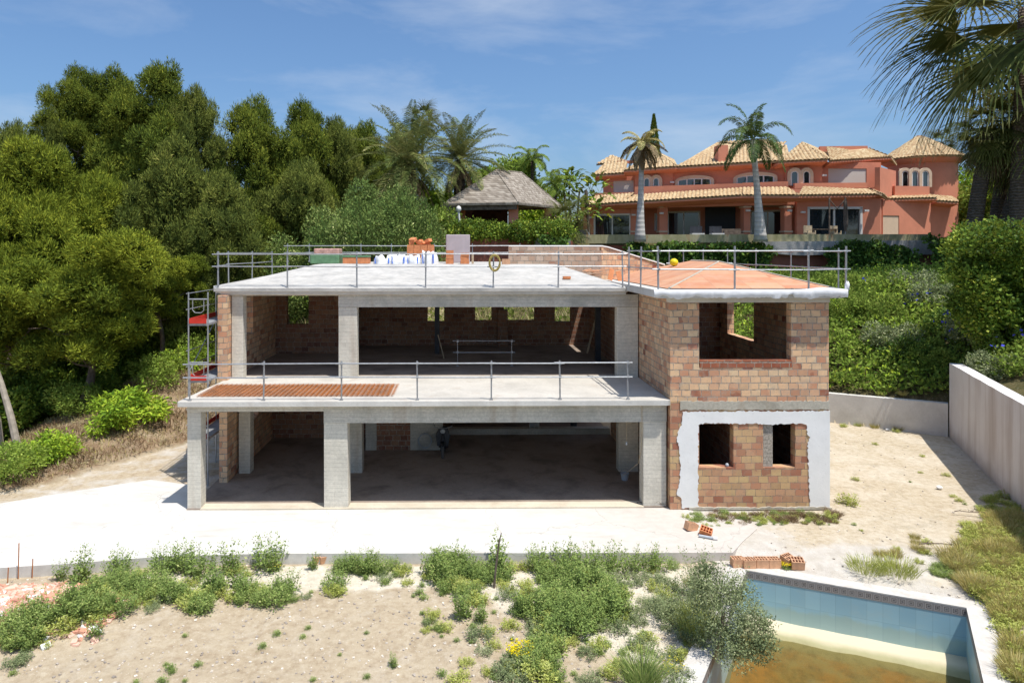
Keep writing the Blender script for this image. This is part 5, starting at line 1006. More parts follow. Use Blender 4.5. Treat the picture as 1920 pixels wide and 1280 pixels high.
for sx in (-1, 1):
    for sy in (-1, 1): MB().box(c.x+sx*.8-.04, c.x+sx*.8+.04, 49.05+sy*.38-.04, 49.05+sy*.38+.04, 8.2, 8.9).build('leg', mat['bark'], g)
g = thing('sofa', 'dark wicker sofa on the terrace right of the chimney breast', 'sofa', P(1370, 447, 50)); c = P(1372, 0, 50); MB().box(c.x-1.1, c.x+.9, 50, 50.8, 8.2, 8.65).build('seat', mat['bark'], g); MB().box(c.x-1.1, c.x+.9, 50.6, 50.82, 8.652, 9.02).build('backrest', mat['bark'], g)
g = thing('barbecue', 'covered dark grey barbecue beside the left corner of the villa', 'barbecue', P(1085, 447, 47)); c = P(1085, 0, 47); zt = P(0, 431, 47).z
b = MB(); b.slab([(c.x-.65, 46.7, 8.2), (c.x+.62, 46.7, 8.2), (c.x+.45, 46.7, zt), (c.x-.5, 46.7, zt)], .9); b.v = [(x, y, z) for x, y, z in b.v]; b.build('cover', mat['steel_dark'], g); MB().tube([(c.x+.45, 46.6, zt), (c.x+.8, 46.7, 8.3)], .03, 6).build('handle', mat['greyplastic'], g)
# ------------------------------------------------------------------ gazebo
gz = thing('gazebo', 'open gazebo with a weathered grey shingle roof on terracotta pillars', 'gazebo', P(945, 440, 46))
e1, e2, e3, e4 = P(832, 382, 43), P(972, 379, 42), P(1055, 386, 46.5), P(905, 386, 49); a1, a2 = P(930, 319, 45), P(978, 326, 46.4)
z_e = (e1.z+e2.z)/2
for e_ in (e1, e2, e3, e4): e_.z = z_e
a2.z = a1.z
b = MB().quad(e1, e2, a1).quad(e2, e3, a2, a1).quad(e3, e4, a2).quad(e4, e1, a1, a2).quad(e1, e4, e3, e2)
dz = Vector((0, 0, .14)); b.v = b.v
for p_, q_ in ((e1, e2), (e2, e3), (e3, e4), (e4, e1)): b.quad(p_-dz, q_-dz, q_, p_)
b.build('roof', mat['shingle'], gz)
rb3 = MB(); rb3.tube([e2, a1], .05, 5).tube([e1, a1], .05, 5).tube([a1, a2], .05, 5).tube([a2, e3], .05, 5); rb3.build('ridge', mat['shingle'], gz)
for px, d_, w_ in ((963, 42.8, .6), (1028, 46, .45), (868, 44.2, .3)): c = P(px, 0, d_); MB().box(c.x-w_/2, c.x+w_/2, d_, d_+w_, 7.5, z_e-.14).build('pillar', mat['stucco'], gz)
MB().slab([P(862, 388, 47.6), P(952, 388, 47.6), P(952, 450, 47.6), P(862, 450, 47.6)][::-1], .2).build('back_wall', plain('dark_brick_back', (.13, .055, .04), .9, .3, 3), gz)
MB().slab([e1+Vector((.3, .2, -.15)), e2+Vector((-.1, .2, -.15)), e2+Vector((-.1, .2, -.42)), e1+Vector((.3, .2, -.42))][::-1], .15).build('beam', mat['bark'], gz)
sw = thing('slatted_screen', 'grey slatted timber screen left of the gazebo', 'screen', P(845, 445, 43)); 
for k in range(9): c = P(826, 0, 43); MB().box(c.x, P(860, 0, 43).x, 43, 43.08, 8.2+k*.24, 8.2+k*.24+.2).build('slat', mat['shingle'], sw)
sh = thing('outdoor_shower', 'white garden lamp on a stalk standing behind the clipped hedge', 'lamp', P(860, 447, 41.5)); MB().tube([P(863, 447, 41.5), P(862, 420, 41.5), P(860, 398, 41.5)], .07, 6).build('stalk', mat['whitepaint'], sh); MB().ball(P(860, 392, 41.5), .16, .16, .2, 10, 6).build('lamp_head', mat['whitepaint'], sh, smooth=True)
# far terracotta house seen through the pines
fh = thing('distant_house', 'small house with a terracotta roof half hidden behind the pine trunks', 'house', P(165, 700, 70)); 
a_, b_ = P(130, 0, 68), P(215, 0, 68); zt = P(0, 645, 68).z; MB().box(a_.x, b_.x, 68, 74, -12, zt).build('wall', mat['cream'], fh)
tile_roof([P(122, 648, 67), P(222, 648, 67), P(195, 610, 70.5), P(150, 610, 70.5)], parent=fh, mt='tile', w=.4)
# ------------------------------------------------------------------ vegetation
def nrm(a): return a/np.maximum(np.linalg.norm(a, axis=-1, keepdims=True), 1e-9)
class Leaves:
    """collects leaves: base point, direction, length, width, tint; each a diamond of one quad"""
    def __init__(s): s.a = []
    def add(s, p, d, L_, w, t, up=None, fold=.0):
        p = np.asarray(p, float); n = len(p); d = nrm(np.broadcast_to(d, (n, 3)).astype(float)); L_ = np.broadcast_to(L_, (n,)); w = np.broadcast_to(w, (n,)); t = np.broadcast_to(t, (n,))
        r = np.random.RandomState(n % 9973+len(s.a)).normal(size=(n, 3)) if up is None else np.broadcast_to(up, (n, 3))
        side = nrm(np.cross(d, r)); m_ = p+d*(L_*.45)[:, None]
        s.a.append((np.stack([p, m_+side*(w/2)[:, None], p+d*L_[:, None], m_-side*(w/2)[:, None]], 1), t)); return s
    def mesh(s, name, m_):
        v = np.concatenate([q[0] for q in s.a]).reshape(-1, 3); t = np.clip(np.concatenate([q[1] for q in s.a]), 0, 1); n = len(t)
        me = bpy.data.meshes.new(name); me.vertices.add(4*n); me.vertices.foreach_set('co', v.ravel().astype(np.float32)); me.loops.add(4*n); me.loops.foreach_set('vertex_index', np.arange(4*n, dtype=np.int32)); me.polygons.add(n); me.polygons.foreach_set('loop_start', np.arange(n, dtype=np.int32)*4)
        at = me.attributes.new('tint', 'FLOAT', 'FACE'); at.data.foreach_set('value', t.astype(np.float32)); me.update(calc_edges=True)
        if m_: me.materials.append(mat[m_] if isinstance(m_, str) else m_)
        return me
def sph(rs, n): return nrm(rs.normal(size=(n, 3)))
def lobes_points(rs, lobes, dens, shell=.3, bottom=.75):
    """points on the shells of overlapping lobes; returns points, outward directions, lobe index"""
    P_, N_, I_ = [], [], []
    Lb = np.array(lobes, float)
    for i, l in enumerate(Lb):
        ar = 4*math.pi*((l[3]*l[4]+l[3]*l[5]+l[4]*l[5])/3); n = int(ar*dens); u = sph(rs, n); keep = (u[:, 2] > -bottom) | (rs.rand(n) < .35); u = u[keep]; n = len(u)
        r = 1-np.abs(rs.normal(0, shell, n)); r = np.clip(r, .2, 1.15)+.08*rs.normal(size=n)
        P_.append(l[:3]+u*l[3:6]*r[:, None]); N_.append(nrm(u/l[3:6])); I_.append(np.full(n, i))
    p, nn, ii = np.concatenate(P_), np.concatenate(N_), np.concatenate(I_)
    ok = np.ones(len(p), bool)
    for i, l in enumerate(Lb): q = np.sum(((p-l[:3])/l[3:6])**2, 1); ok &= ~((q < .45) & (ii != i))
    return p[ok], nn[ok], ii[ok]
# ---- pine crowns: tufts of needles on irregular lobes around spreading limbs
def pine_mesh(seed, Rr, Hh, nl, dens=15, shape='round', m_='pine', lobe=(1.05, 1.75), tuft=.205):
    rs = np.random.RandomState(seed); lobes = []; limbs = []
    for k in range(nl):
        t = (k+.5)/nl; z = Hh*(.08+.88*t); 
        prof = {'round': math.sin(math.pi*min(1, .18+.82*t)**1.1)**.6, 'cone': (1-t)**.5*.95+.12, 'flat': (.5+.5*t if t < .75 else 1.9-1.2*t)}[shape]
        a = k*2.399+rs.uniform(-.5, .5); r = Rr*prof*(rs.uniform(.45, 1.0) if k % 4 else rs.uniform(0, .4)); s_ = rs.uniform(*lobe)*(.8+.3*prof)
        lobes.append((r*math.cos(a), r*math.sin(a), z+rs.uniform(-.4, .4), s_, s_, s_*rs.uniform(.62, .9))); limbs.append((r*math.cos(a)*.8, r*math.sin(a)*.8, z))
    lobes.append((0, 0, Hh*.97, lobe[0]*.8, lobe[0]*.8, lobe[0]))
    big = lobes; lobes = []
    for (bx, by, bz, s0, _, sz0) in big:
        for q in range(8):
            u = sph(rs, 1)[0]; u[2] = abs(u[2])*.9-.15; s1 = s0*rs.uniform(.30, .52); lobes.append((bx+u[0]*s0*.78, by+u[1]*s0*.78, bz+u[2]*sz0*.95, s1, s1, s1*rs.uniform(.75, 1.15)))
    p, nn, ii = lobes_points(rs, lobes, dens, .3, .35); n = len(p); lt = rs.rand(len(lobes)); lt = .5*lt+.5*np.repeat(rs.rand(len(big)), 8)
    L_ = Leaves(); k = 6
    for j in range(k):
        d = nrm(nn*.75+np.array([0, 0, .55])+rs.normal(0, .55, (n, 3))); t = .42+.55*(lt[ii]-.5)+.15*rs.normal(size=n)
        off = rs.normal(0, .07, (n, 3)); L_.add(p+off, d, tuft*rs.uniform(.6, 1.3, n), .040*rs.uniform(.8, 1.3, n), t, up=nn+np.array([0, 0, .25])+rs.normal(0, .38, (n, 3)))
    Lb = np.array(lobes); c_ = np.repeat(Lb, 26, 0); nn2 = sph(rs, len(c_)); L_.add(c_[:, :3]-nn2*c_[:, 3:4]*.45, nn2, c_[:, 3]*.95, c_[:, 3]*.55, .0+.08*rs.rand(len(c_)))  # big dark-tinted leaves added inside each lobe to block light and blacken gaps
    return L_.mesh('pine_crown', m_), limbs
def trunk_mesh(seed, Hc, limbs, r0, base_h, lean=0, nlimb=14, m_='bark'):
    rs = np.random.RandomState(seed); b = MB(); ht = base_h+Hc*.62; pts = []; rad = []
    for k in range(9): t = k/8; pts.append((lean*math.sin(t*2)*.6+.18*math.sin(t*7+seed), .15*math.cos(t*5+seed), t*ht)); rad.append(r0*(1.25 if k == 0 else 1)*(1-.85*t)+.02)
    b.tube(pts, rad, 9)
    for l in limbs[:nlimb]:
        z0 = base_h+max(.0, l[2]-math.hypot(l[0], l[1])*.55); t = max(.02, min(.95, z0/max(ht, .1))); q = Vector(pts[0]).lerp(Vector(pts[-1]), t); i = min(7, int(t*8)); q = Vector(pts[i]).lerp(Vector(pts[i+1]), t*8-i)
        e_ = Vector((l[0], l[1], base_h+l[2])); mid = q.lerp(e_, .5)+Vector((0, 0, -.15)); b.tube([q, mid, e_], [r0*.34*(1-t*.5), r0*.2, .025], 6)
        for s_ in range(3): m0 = mid.lerp(e_, rs.uniform(.1, .8)); b.tube([m0, m0+Vector((rs.uniform(-.9, .9), rs.uniform(-.9, .9), rs.uniform(0, .8)))], [.035, .012], 4)
    me = bpy.data.meshes.new('trunk'); me.from_pydata(b.v, [], b.f); me.update(); me.materials.append(mat[m_]); me.shade_smooth(); return me
def put_tree(name, label, cat, x, y, z, crown, trunk, sxy=1, sz=1, crown_h=0, group=None, rz=0, tz=None):
    r_ = bpy.data.objects.new(name, None); S.collection.objects.link(r_); r_.location = (x, y, z); r_.rotation_euler = (0, 0, rz); tag(r_, label, cat, group)
    c = bpy.data.objects.new('crown', crown); S.collection.objects.link(c); c.parent = r_; c.location = (0, 0, crown_h); c.scale = (sxy, sxy, sz)
    if trunk: t = bpy.data.objects.new('trunk', trunk); S.collection.objects.link(t); t.parent = r_; t.scale = (sxy, sxy, tz or sz)
    return r_
pines = {}
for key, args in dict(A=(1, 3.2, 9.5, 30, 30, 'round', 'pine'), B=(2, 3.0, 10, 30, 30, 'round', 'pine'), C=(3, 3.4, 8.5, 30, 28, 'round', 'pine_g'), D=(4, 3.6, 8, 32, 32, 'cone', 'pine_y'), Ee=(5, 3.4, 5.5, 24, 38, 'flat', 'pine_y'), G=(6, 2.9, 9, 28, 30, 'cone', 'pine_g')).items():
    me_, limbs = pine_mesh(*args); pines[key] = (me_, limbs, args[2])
def pine(key, px, ytop, wpx, d, label, ybot=None, group=None, rz=None, base_frac=.42, lean=0, r0=.22, seed=0, mt=None):
    """crown top at ytop, crown about wpx wide, its underside at ybot"""
    me_, limbs, Hc = pines[key]; x = rx(px, d); zt = 7.4-(ytop-470)*d/1280; z0 = float(H(x, d, False)); Rr = {'A': 3.2, 'B': 3.0, 'C': 3.4, 'D': 3.6, 'Ee': 3.4, 'G': 2.9}[key]+.9
    sxy = wpx*.64*d/1280/Rr; zb = 7.4-(ybot-470)*d/1280 if ybot else z0+(zt-z0)*base_frac; sz = (zt-zb)/(Hc+.6); bh = (zb-z0)
    rs_ = random.Random(seed+int(px)); rzz = rz if rz is not None else rs_.uniform(0, 6.28)
    r0 *= .62; tm = trunk_mesh(int(px) % 97, (zt-zb)*.9, [(a*sxy, b*sxy, c*sz) for a, b, c in limbs], r0, bh, lean, m_=mt or 'bark')
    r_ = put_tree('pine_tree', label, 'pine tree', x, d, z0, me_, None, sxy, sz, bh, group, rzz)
    t = bpy.data.objects.new('trunk', tm); S.collection.objects.link(t); t.parent = r_
    return r_
GP = 'pine trees left of the house'
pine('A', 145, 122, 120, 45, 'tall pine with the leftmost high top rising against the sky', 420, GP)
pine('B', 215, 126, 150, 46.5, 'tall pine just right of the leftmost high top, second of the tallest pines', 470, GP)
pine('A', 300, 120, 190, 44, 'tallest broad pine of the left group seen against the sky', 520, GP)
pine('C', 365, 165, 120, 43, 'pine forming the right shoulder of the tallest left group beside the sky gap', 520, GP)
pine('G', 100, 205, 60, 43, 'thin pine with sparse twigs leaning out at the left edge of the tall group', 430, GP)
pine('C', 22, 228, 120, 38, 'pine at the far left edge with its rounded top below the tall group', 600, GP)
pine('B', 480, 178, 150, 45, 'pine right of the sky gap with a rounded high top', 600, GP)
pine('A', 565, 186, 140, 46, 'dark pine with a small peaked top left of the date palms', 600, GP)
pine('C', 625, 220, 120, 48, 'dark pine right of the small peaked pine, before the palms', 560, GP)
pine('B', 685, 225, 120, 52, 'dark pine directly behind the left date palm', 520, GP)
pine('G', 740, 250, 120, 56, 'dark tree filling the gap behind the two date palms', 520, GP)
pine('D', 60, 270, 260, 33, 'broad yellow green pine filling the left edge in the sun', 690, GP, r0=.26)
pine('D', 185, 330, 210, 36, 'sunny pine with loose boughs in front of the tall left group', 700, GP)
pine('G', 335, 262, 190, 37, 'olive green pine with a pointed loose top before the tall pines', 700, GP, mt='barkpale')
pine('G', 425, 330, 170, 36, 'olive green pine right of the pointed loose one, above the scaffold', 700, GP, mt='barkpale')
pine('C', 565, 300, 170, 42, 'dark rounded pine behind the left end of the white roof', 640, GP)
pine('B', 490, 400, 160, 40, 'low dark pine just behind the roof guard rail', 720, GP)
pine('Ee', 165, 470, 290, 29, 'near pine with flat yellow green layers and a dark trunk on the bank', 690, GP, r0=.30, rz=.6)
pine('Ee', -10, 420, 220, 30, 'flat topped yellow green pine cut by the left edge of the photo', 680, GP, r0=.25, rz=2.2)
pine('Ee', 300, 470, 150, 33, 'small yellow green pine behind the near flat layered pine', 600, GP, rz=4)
# leaning trunk at the left edge whose crown is above
def bare_trunk(pts, r, label, name='pine_tree', cat='pine tree'):
    b = MB().tube(pts, r, 8); p0 = Vector(pts[0]); o = b.build(name, mat['barkpale'], None, org=p0); o.name = name; return tag(o, label, cat, None)
bare_trunk([P(36, 842, 25)-Vector((0, 0, .2)), P(20, 780, 25.2), P(2, 718, 25.5), P(-25, 640, 26)], [.14, .12, .1, .08], 'slender leaning pine trunk in the sun at the left edge of the photo')
bare_trunk([P(4, 835, 26)-Vector((0, 0, .2)), P(-2, 790, 26), P(-14, 740, 26)], [.09, .08, .06], 'short leaning trunk cut by the left edge of the photo')
# ---- broadleaf bushes and trees
def bush_mesh(seed, lobes, dens, leaf, m_, up=.3, wr=.5, jit=.7, shell=.22, name='foliage', tv=.33):
    rs = np.random.RandomState(seed); p, nn, ii = lobes_points(rs, lobes, dens, shell, .9); n = len(p); lt = rs.rand(len(lobes)); L_ = Leaves()
    cl = np.floor(p/.45).astype(int); hsh = np.abs(np.sin(cl @ np.array([12.9898, 78.233, 37.719]))*43758.5453) % 1
    for j in range(3):
        d = nrm(nn*.7+np.array([0, 0, up])+rs.normal(0, jit, (n, 3))); ln = leaf*rs.uniform(.7, 1.3, n); L_.add(p+rs.normal(0, leaf*.6, (n, 3)), d, ln, ln*wr, .45+tv*(lt[ii]-.5)+.25*(hsh-.5)+.17*rs.normal(size=n), up=nn+rs.normal(0, .5, (n, 3)))
    return L_.mesh(name, m_)
def rand_lobes(seed, n, bx, by, bz, r=(.5, .9), z0=0, flat=1):
    rs = np.random.RandomState(seed); out = []
    for k in range(n): s_ = rs.uniform(*r); out.append((rs.uniform(-bx, bx), rs.uniform(-by, by), z0+rs.uniform(0, bz), s_, s_, s_*flat))
    return out
def simple_plant(name, label, cat, loc, me, stem=None, group=None, rz=0, sc=(1, 1, 1)):
    r_ = bpy.data.objects.new(name, None); S.collection.objects.link(r_); r_.location = loc; r_.rotation_euler = (0, 0, rz); tag(r_, label, cat, group); r_.scale = sc
    c = bpy.data.objects.new('foliage', me); S.collection.objects.link(c); c.parent = r_
    if stem: me2 = bpy.data.meshes.new('trunk'); me2.from_pydata(stem.v, [], stem.f); me2.materials.append(mat['bark']); t = bpy.data.objects.new('trunk', me2); S.collection.objects.link(t); t.parent = r_
    return r_
# big round olive tree behind the roof: dome of many small lobes
rs = np.random.RandomState(12); lob = []
u = sph(rs, 60); 
for q_ in u:
    if q_[2] < -.2: continue
    s_ = rs.uniform(.55, .95); lob.append((q_[0]*3.1, q_[1]*2.6, 2.2+q_[2]*2.1, s_, s_, s_*.9))
lob.append((0, 0, 2.0, 2.9, 2.4, 2.2))
me_o = bush_mesh(12, lob, 55, .15, 'olive', wr=.38, shell=.14)
simple_plant('olive_tree', 'large dome shaped dense olive tree behind the flat roof', 'olive tree', P(705, 560, 37), me_o, MB().tube([(0, 0, -2.2), (0, 0, 2)], .25, 8), sc=(1.0, 1.0, 1.28))
me_o2 = bush_mesh(14, rand_lobes(5, 16, 1.9, 1.4, 2.2, (.7, 1.1), .6), 50, .15, 'olive', wr=.4)
simple_plant('olive_tree', 'darker shrubby tree left of the large dome shaped olive', 'olive tree', P(585, 560, 38), me_o2, MB().tube([(0, 0, -2), (0, 0, 2)], .2, 8)); simple_plant('evergreen_shrub', 'low green shrub between the left roof rail and the pines', 'shrub', P(520, 600, 37), me_o2, sc=(.9, .9, .75), rz=2)
simple_plant('evergreen_shrub', 'dark shrub filling below the olive dome behind the wrapped pallet', 'shrub', P(640, 620, 36), me_o2, sc=(1.2, .9, .8), rz=4)
# shady understorey between the pine trunks
me_u = bush_mesh(15, rand_lobes(7, 14, 2.2, 1.6, 1.7, (.7, 1.1), .4), 30, .24, 'hedge', wr=.5)
for i, (px, py, d, s_, lb) in enumerate(((60, 745, 44, 1.5, 'leftmost dark undergrowth shrub between the pine trunks'), (255, 720, 46, 1.6, 'dark undergrowth shrub behind the near pine trunk'), (330, 690, 42, 1.5, 'dark undergrowth shrub left of the scaffold'), (400, 660, 40, 1.3, 'dark shrub right behind the scaffold'), (450, 640, 44, 1.4, 'dark shrub behind the left wall of the first floor'), (300, 640, 50, 1.8, 'tall dark shrub deep in the shade of the pines'), (400, 600, 50, 1.9, 'large dark shrub deep in the wood behind the scaffold'), (45, 770, 32, .8, 'low dark shrub at the left behind the slender leaning trunk'), (125, 752, 33.5, .85, 'low dark shrub just left of the near pine trunk'), (215, 735, 35, .85, 'low dark shrub just right of the near pine trunk'), (290, 712, 36, .9, 'low dark shrub on top of the bank above the large yellow green one'), (90, 715, 38, 1.0, 'dark shrub in the second row behind the near pine trunk'), (-15, 800, 29, .7, 'low dark shrub cut by the left edge above the track'), (170, 770, 30, .55, 'small dark shrub right at the foot of the near pine trunk'), (20, 690, 52, 1.8, 'dark shrub deep in the wood at the far left'))):
    v_ = P(px, py, d); simple_plant('undergrowth_shrub', lb, 'shrub', (v_.x, d, max(v_.z, float(H(v_.x, d)))-.4), me_u, rz=i*1.3, sc=(s_, s_, s_), group='dark undergrowth shrubs')
# bright shrubs along the bank
me_l = [bush_mesh(20+k, rand_lobes(30+k, 9, .8, .6, .8, (.28, .48), .2), 60, .20, 'lime', wr=.36, up=-.3) for k in range(2)]
me_s = bush_mesh(25, rand_lobes(40, 10, .9, .7, .9, (.4, .65), .3), 55, .11, 'shrub', wr=.5)
B_ = [('lime', 250, 775, 27, 1.35, 'large yellow green shrub with drooping leaves at the middle of the bank'), ('lime', 205, 800, 26, 1.1, 'yellow green shrub left of the largest one on the bank'), ('lime', 95, 845, 23.5, .95, 'yellow green shrub at the lower left end of the bank'), ('lime', 62, 872, 22.8, .8, 'small yellow green shrub lowest on the bank'), ('shrub', 300, 745, 30, 1.2, 'round green shrub right of the large yellow green one'), ('lime', 335, 735, 32, 1.1, 'yellow speckled shrub just left of the scaffold foot'), ('shrub', 15, 885, 21.6, 1.0, 'grey green shrub at the left edge above the track'), ('shrub', 360, 700, 33.5, 1.2, 'dark green shrub behind the scaffold foot'), ('lime', 395, 690, 34, 1.0, 'yellow green shrub seen through the lower scaffold'), ('lime', 620, 640, 36, 1.2, 'yellow green shrub seen through the left window of the first floor'), ('lime', 475, 655, 37, 1.4, 'yellow green bush behind the left wall opening'), ('shrub', 150, 790, 28, 1.1, 'green shrub at the foot of the near pine trunk')]
for i, (k, px, py, d, s_, lb) in enumerate(B_):
    v_ = P(px, py, d); z_ = float(H(v_.x, d)); simple_plant('bank_shrub', lb, 'shrub', (v_.x, d, z_), me_l[i % 2] if k == 'lime' else me_s, rz=i*2.1, sc=(s_*.95, s_*.85, s_*.72), group='shrubs along the left bank')
# ---- palms
def frond_pts(rs, base, az, el, L_, droop, n=14):
    d = np.array([math.cos(az)*math.cos(el), math.sin(az)*math.cos(el), math.sin(el)]); p = np.array(base, float); pts = [p.copy()]; dirs = [d.copy()]
    for k in range(n): d = nrm(d+np.array([0, 0, -droop*(.35+k/n)/n*2])); p = p+d*L_/n; pts.append(p.copy()); dirs.append(d.copy())
    return np.array(pts), np.array(dirs)
def pinnate(Lv, rs, base, az, el, L_, droop, ll=.5, t0=.4, w=.05, dens=3, vee=.5, hang=.25):
    pts, dr = frond_pts(rs, base, az, el, L_, droop); n = len(pts)-1
    for k in range(n): Lv.add(pts[k:k+1], dr[k:k+1], L_/n*1.9, .06*(1-k/n)+.02, min(1, t0+.25))
    s_ = np.linspace(.1, .99, n*dens); i = np.minimum((s_*n).astype(int), n-1); f = s_*n-i; p = pts[i]*(1-f)[:, None]+pts[i+1]*f[:, None]; d = dr[i]; side = nrm(np.cross(d, [0, 0, 1])); up = np.cross(side, d)
    ln = ll*np.sin(np.pi*np.clip(s_*.85+.12, 0, 1))**.7*rs.uniform(.85, 1.1, len(s_))
    for sg in (-1, 1):
        dd = nrm(side*sg+d*.55+up*vee+np.array([0, 0, -hang])+rs.normal(0, .09, p.shape)); Lv.add(p, dd, ln, w, t0+.14*rs.normal(size=len(p)), up=up+rs.normal(0, .3, p.shape)); q = p+dd*ln[:, None]*.55; Lv.add(q, nrm(dd+np.array([0, 0, -.55])), ln*.6, w*.8, t0+.1*rs.normal(size=len(p)), up=up)
def date_palm(seed, L_=3.6, nf=50):
    rs = np.random.RandomState(seed); G = Leaves(); Dd = Leaves()
    for k in range(nf):
        t = k/nf; el = 1.35-1.9*t+rs.uniform(-.12, .12); pinnate(G, rs, (0, 0, 0), k*2.399+rs.uniform(-.2, .2), el, L_*rs.uniform(.85, 1.08), .5+.4*rs.rand(), .55, .25+.35*rs.rand()+.15*t, .042, 4)
    for k in range(14): pinnate(Dd, rs, (0, 0, -.3), k*2.399, -.35-.7*rs.rand(), L_*rs.uniform(.6, .8), .8, .4, .3+.4*rs.rand(), .05, 2, vee=0, hang=.6)
    return G.mesh('crown', 'datepalm'), Dd.mesh('dead_fronds', 'deadpalm')
def palm_tree(name, label, cat, px, py, d, crown, dead, r0, r1, bark='palmbark', group=None, base_px=None, zb=None, rz=0, sc=1, bulge=0):
    c = P(px, py, d); b = P(base_px or px, py, d); zb = zb if zb is not None else float(H(c.x, d)); h = c.z-zb
    r_ = bpy.data.objects.new(name, None); S.collection.objects.link(r_); r_.location = (b.x, d, zb); tag(r_, label, cat, group)
    pts = []; rad = []
    for k in range(13): t = k/12; pts.append(((c.x-b.x)*t**1.3, 0, h*t-.05)); rad.append(r0*(1-t)**(3 if bulge else 1)+r1*(1-(1-t)**(3 if bulge else 1))+(.03 if k == 0 else 0))
    MB().tube(pts, rad, 14).build('trunk', mat[bark], r_, smooth=True, org=(0, 0, 0))
    for nm, me_ in (('crown', crown), ('dead_fronds', dead)):
        if me_: o = bpy.data.objects.new(nm, me_); S.collection.objects.link(o); o.parent = r_; o.location = (c.x-b.x, 0, h); o.rotation_euler = (0, 0, rz); o.scale = (sc, sc, sc)
    return r_
dp1, dd1 = date_palm(51); dp2, dd2 = date_palm(52)
palm_tree('date_palm', 'left of the two big date palms, bushier with arching grey green fronds', 'date palm', 768, 308, 43, dp1, dd1, .42, .38, zb=5, sc=1.18); palm_tree('date_palm', 'right of the two big date palms, behind the gazebo roof', 'date palm', 862, 300, 46, dp2, dd2, .4, .36, zb=5, rz=1, sc=1.02)
# royal palm: fewer long plumose fronds
def plume_palm(seed, n, L_, m_, els, t0=.4, ll=.55, droop=1.5, w=.06):
    rs = np.random.RandomState(seed); G = Leaves()
    for k in range(n): pinnate(G, rs, (0, 0, 0), k*2.399+rs.uniform(-.3, .3), els[0]+(els[1]-els[0])*k/n, L_*rs.uniform(.85, 1.1), droop*rs.uniform(.8, 1.2), ll, t0+.25*(rs.rand()-.5), w, 5, vee=.1, hang=.35)
    return G.mesh('crown', m_)
palm_tree('royal_palm', 'royal palm with a pale bulging trunk and long drooping fronds before the villa', 'royal palm', 1411, 262, 43, plume_palm(61, 19, 3.0, 'palm', (1.5, -.35), .42, .5, 1.5, .045), None, .42, .17, 'royal', base_px=1426, bulge=1, zb=8.0)
py_ = plume_palm(62, 13, 1.7, 'datepalm', (1.2, -.3), .95, .32, 1.3, .04); pd_ = plume_palm(63, 16, 1.9, 'deadpalm', (.1, -1.4), .6, .3, .8, .04)
palm_tree('royal_palm', 'smaller palm with a pale trunk and yellowed half dead crown before the villa', 'royal palm', 1204, 268, 43, py_, pd_, .36, .15, 'royal', base_px=1200, bulge=1, zb=8.0)
# fan palms
def fan_leaf(Lv, rs, base, az, el, pet, bl, t0, nseg=36, droopf=.42):
    pts, dr = frond_pts(rs, base, az, el, pet, .55, 6); 
    for k in range(6): Lv.add(pts[k:k+1], dr[k:k+1], pet/6*1.6, .05, min(1, t0+.3))
    hub = pts[-1]; d = dr[-1]; side = nrm(np.cross(d, [0, 0, 1])+rs.normal(0, .18, 3)); up = np.cross(side, d); a = np.linspace(-1.75, 1.75, nseg)+rs.normal(0, .03, nseg)
    dd = nrm(d*np.cos(a)[:, None]+side*np.sin(a)[:, None]+up*(.10*np.cos(a*2))[:, None]); ln = bl*(.72+.28*np.cos(a*.8))*rs.uniform(.92, 1.05, nseg)
    p0 = np.repeat(hub[None], nseg, 0); Lv.add(p0, dd, ln*.75, .085*bl*.75, t0+.1*rs.normal(size=nseg), up=up+0*dd)
    q = p0+dd*(ln*.52)[:, None]
    for s_ in range(4):
        Lv.add(q, dd, ln*.3, .055*bl*(1-.2*s_), t0+.05+.09*rs.normal(size=nseg), up=up+0*dd); q = q+dd*(ln*.19)[:, None]; dd = nrm(dd+np.array([0, 0, -droopf*.62])+rs.normal(0, .05, dd.shape))
    Lv.add(q, dd, ln*.24, .018*bl, .85+0*ln, up=up+0*dd)
def fan_palm(seed, nf, pet, bl, skirt=26, el0=1.3, el1=-1.0, dr=.42):
    rs = np.random.RandomState(seed); G = Leaves(); Dd = Leaves()
    for k in range(nf): t = k/nf; fan_leaf(G, rs, (0, 0, .1-.5*t), k*2.399+rs.uniform(-.25, .25), el0+(el1-el0)*t+rs.uniform(-.15, .15), pet*rs.uniform(.85, 1.1), bl*rs.uniform(.88, 1.1), .42+.35*(rs.rand()-.5), 36, dr)
    for k in range(skirt): fan_leaf(Dd, rs, (0, 0, -.4-.9*k/skirt), k*2.399+rs.uniform(-.3, .3), -1.0-.35*rs.rand(), pet*.75, bl*.85, .3+.4*rs.rand(), 22, .3)
    return G.mesh('crown', 'fan'), (Dd.mesh('dead_fronds', 'deadpalm') if skirt else None)
f1, fd1 = fan_palm(71, 30, 1.5, 1.55, 22); f2, fd2 = fan_palm(78, 20, 2.5, 2.7, 0, 1.2, -.62, .32)
palm_tree('fan_palm', 'left of three slim dark fan palm trunks above the right hedge', 'fan palm', 1858, 240, 40, f1, fd1, .42, .37, zb=8.0, sc=.78, base_px=1824); palm_tree('fan_palm', 'middle fan palm of the three above the right hedge', 'fan palm', 1902, 232, 41, f1, fd1, .42, .37, zb=8.0, rz=2.2, sc=1.05, base_px=1866); palm_tree('fan_palm', 'right fan palm of the three above the right hedge, trunk leaning', 'fan palm', 1945, 240, 39.5, f1, fd1, .42, .37, zb=8.0, rz=4, sc=1.2, base_px=1884)
palm_tree('fan_palm', 'tallest fan palm whose big crown hangs into the top right corner', 'fan palm', 1922, 14, 38.5, f2, None, .36, .3, zb=8.0, rz=.9, sc=1.5, base_px=1905)
f3, _ = fan_palm(73, 22, .7, .8, 0, 1.3, -.6)
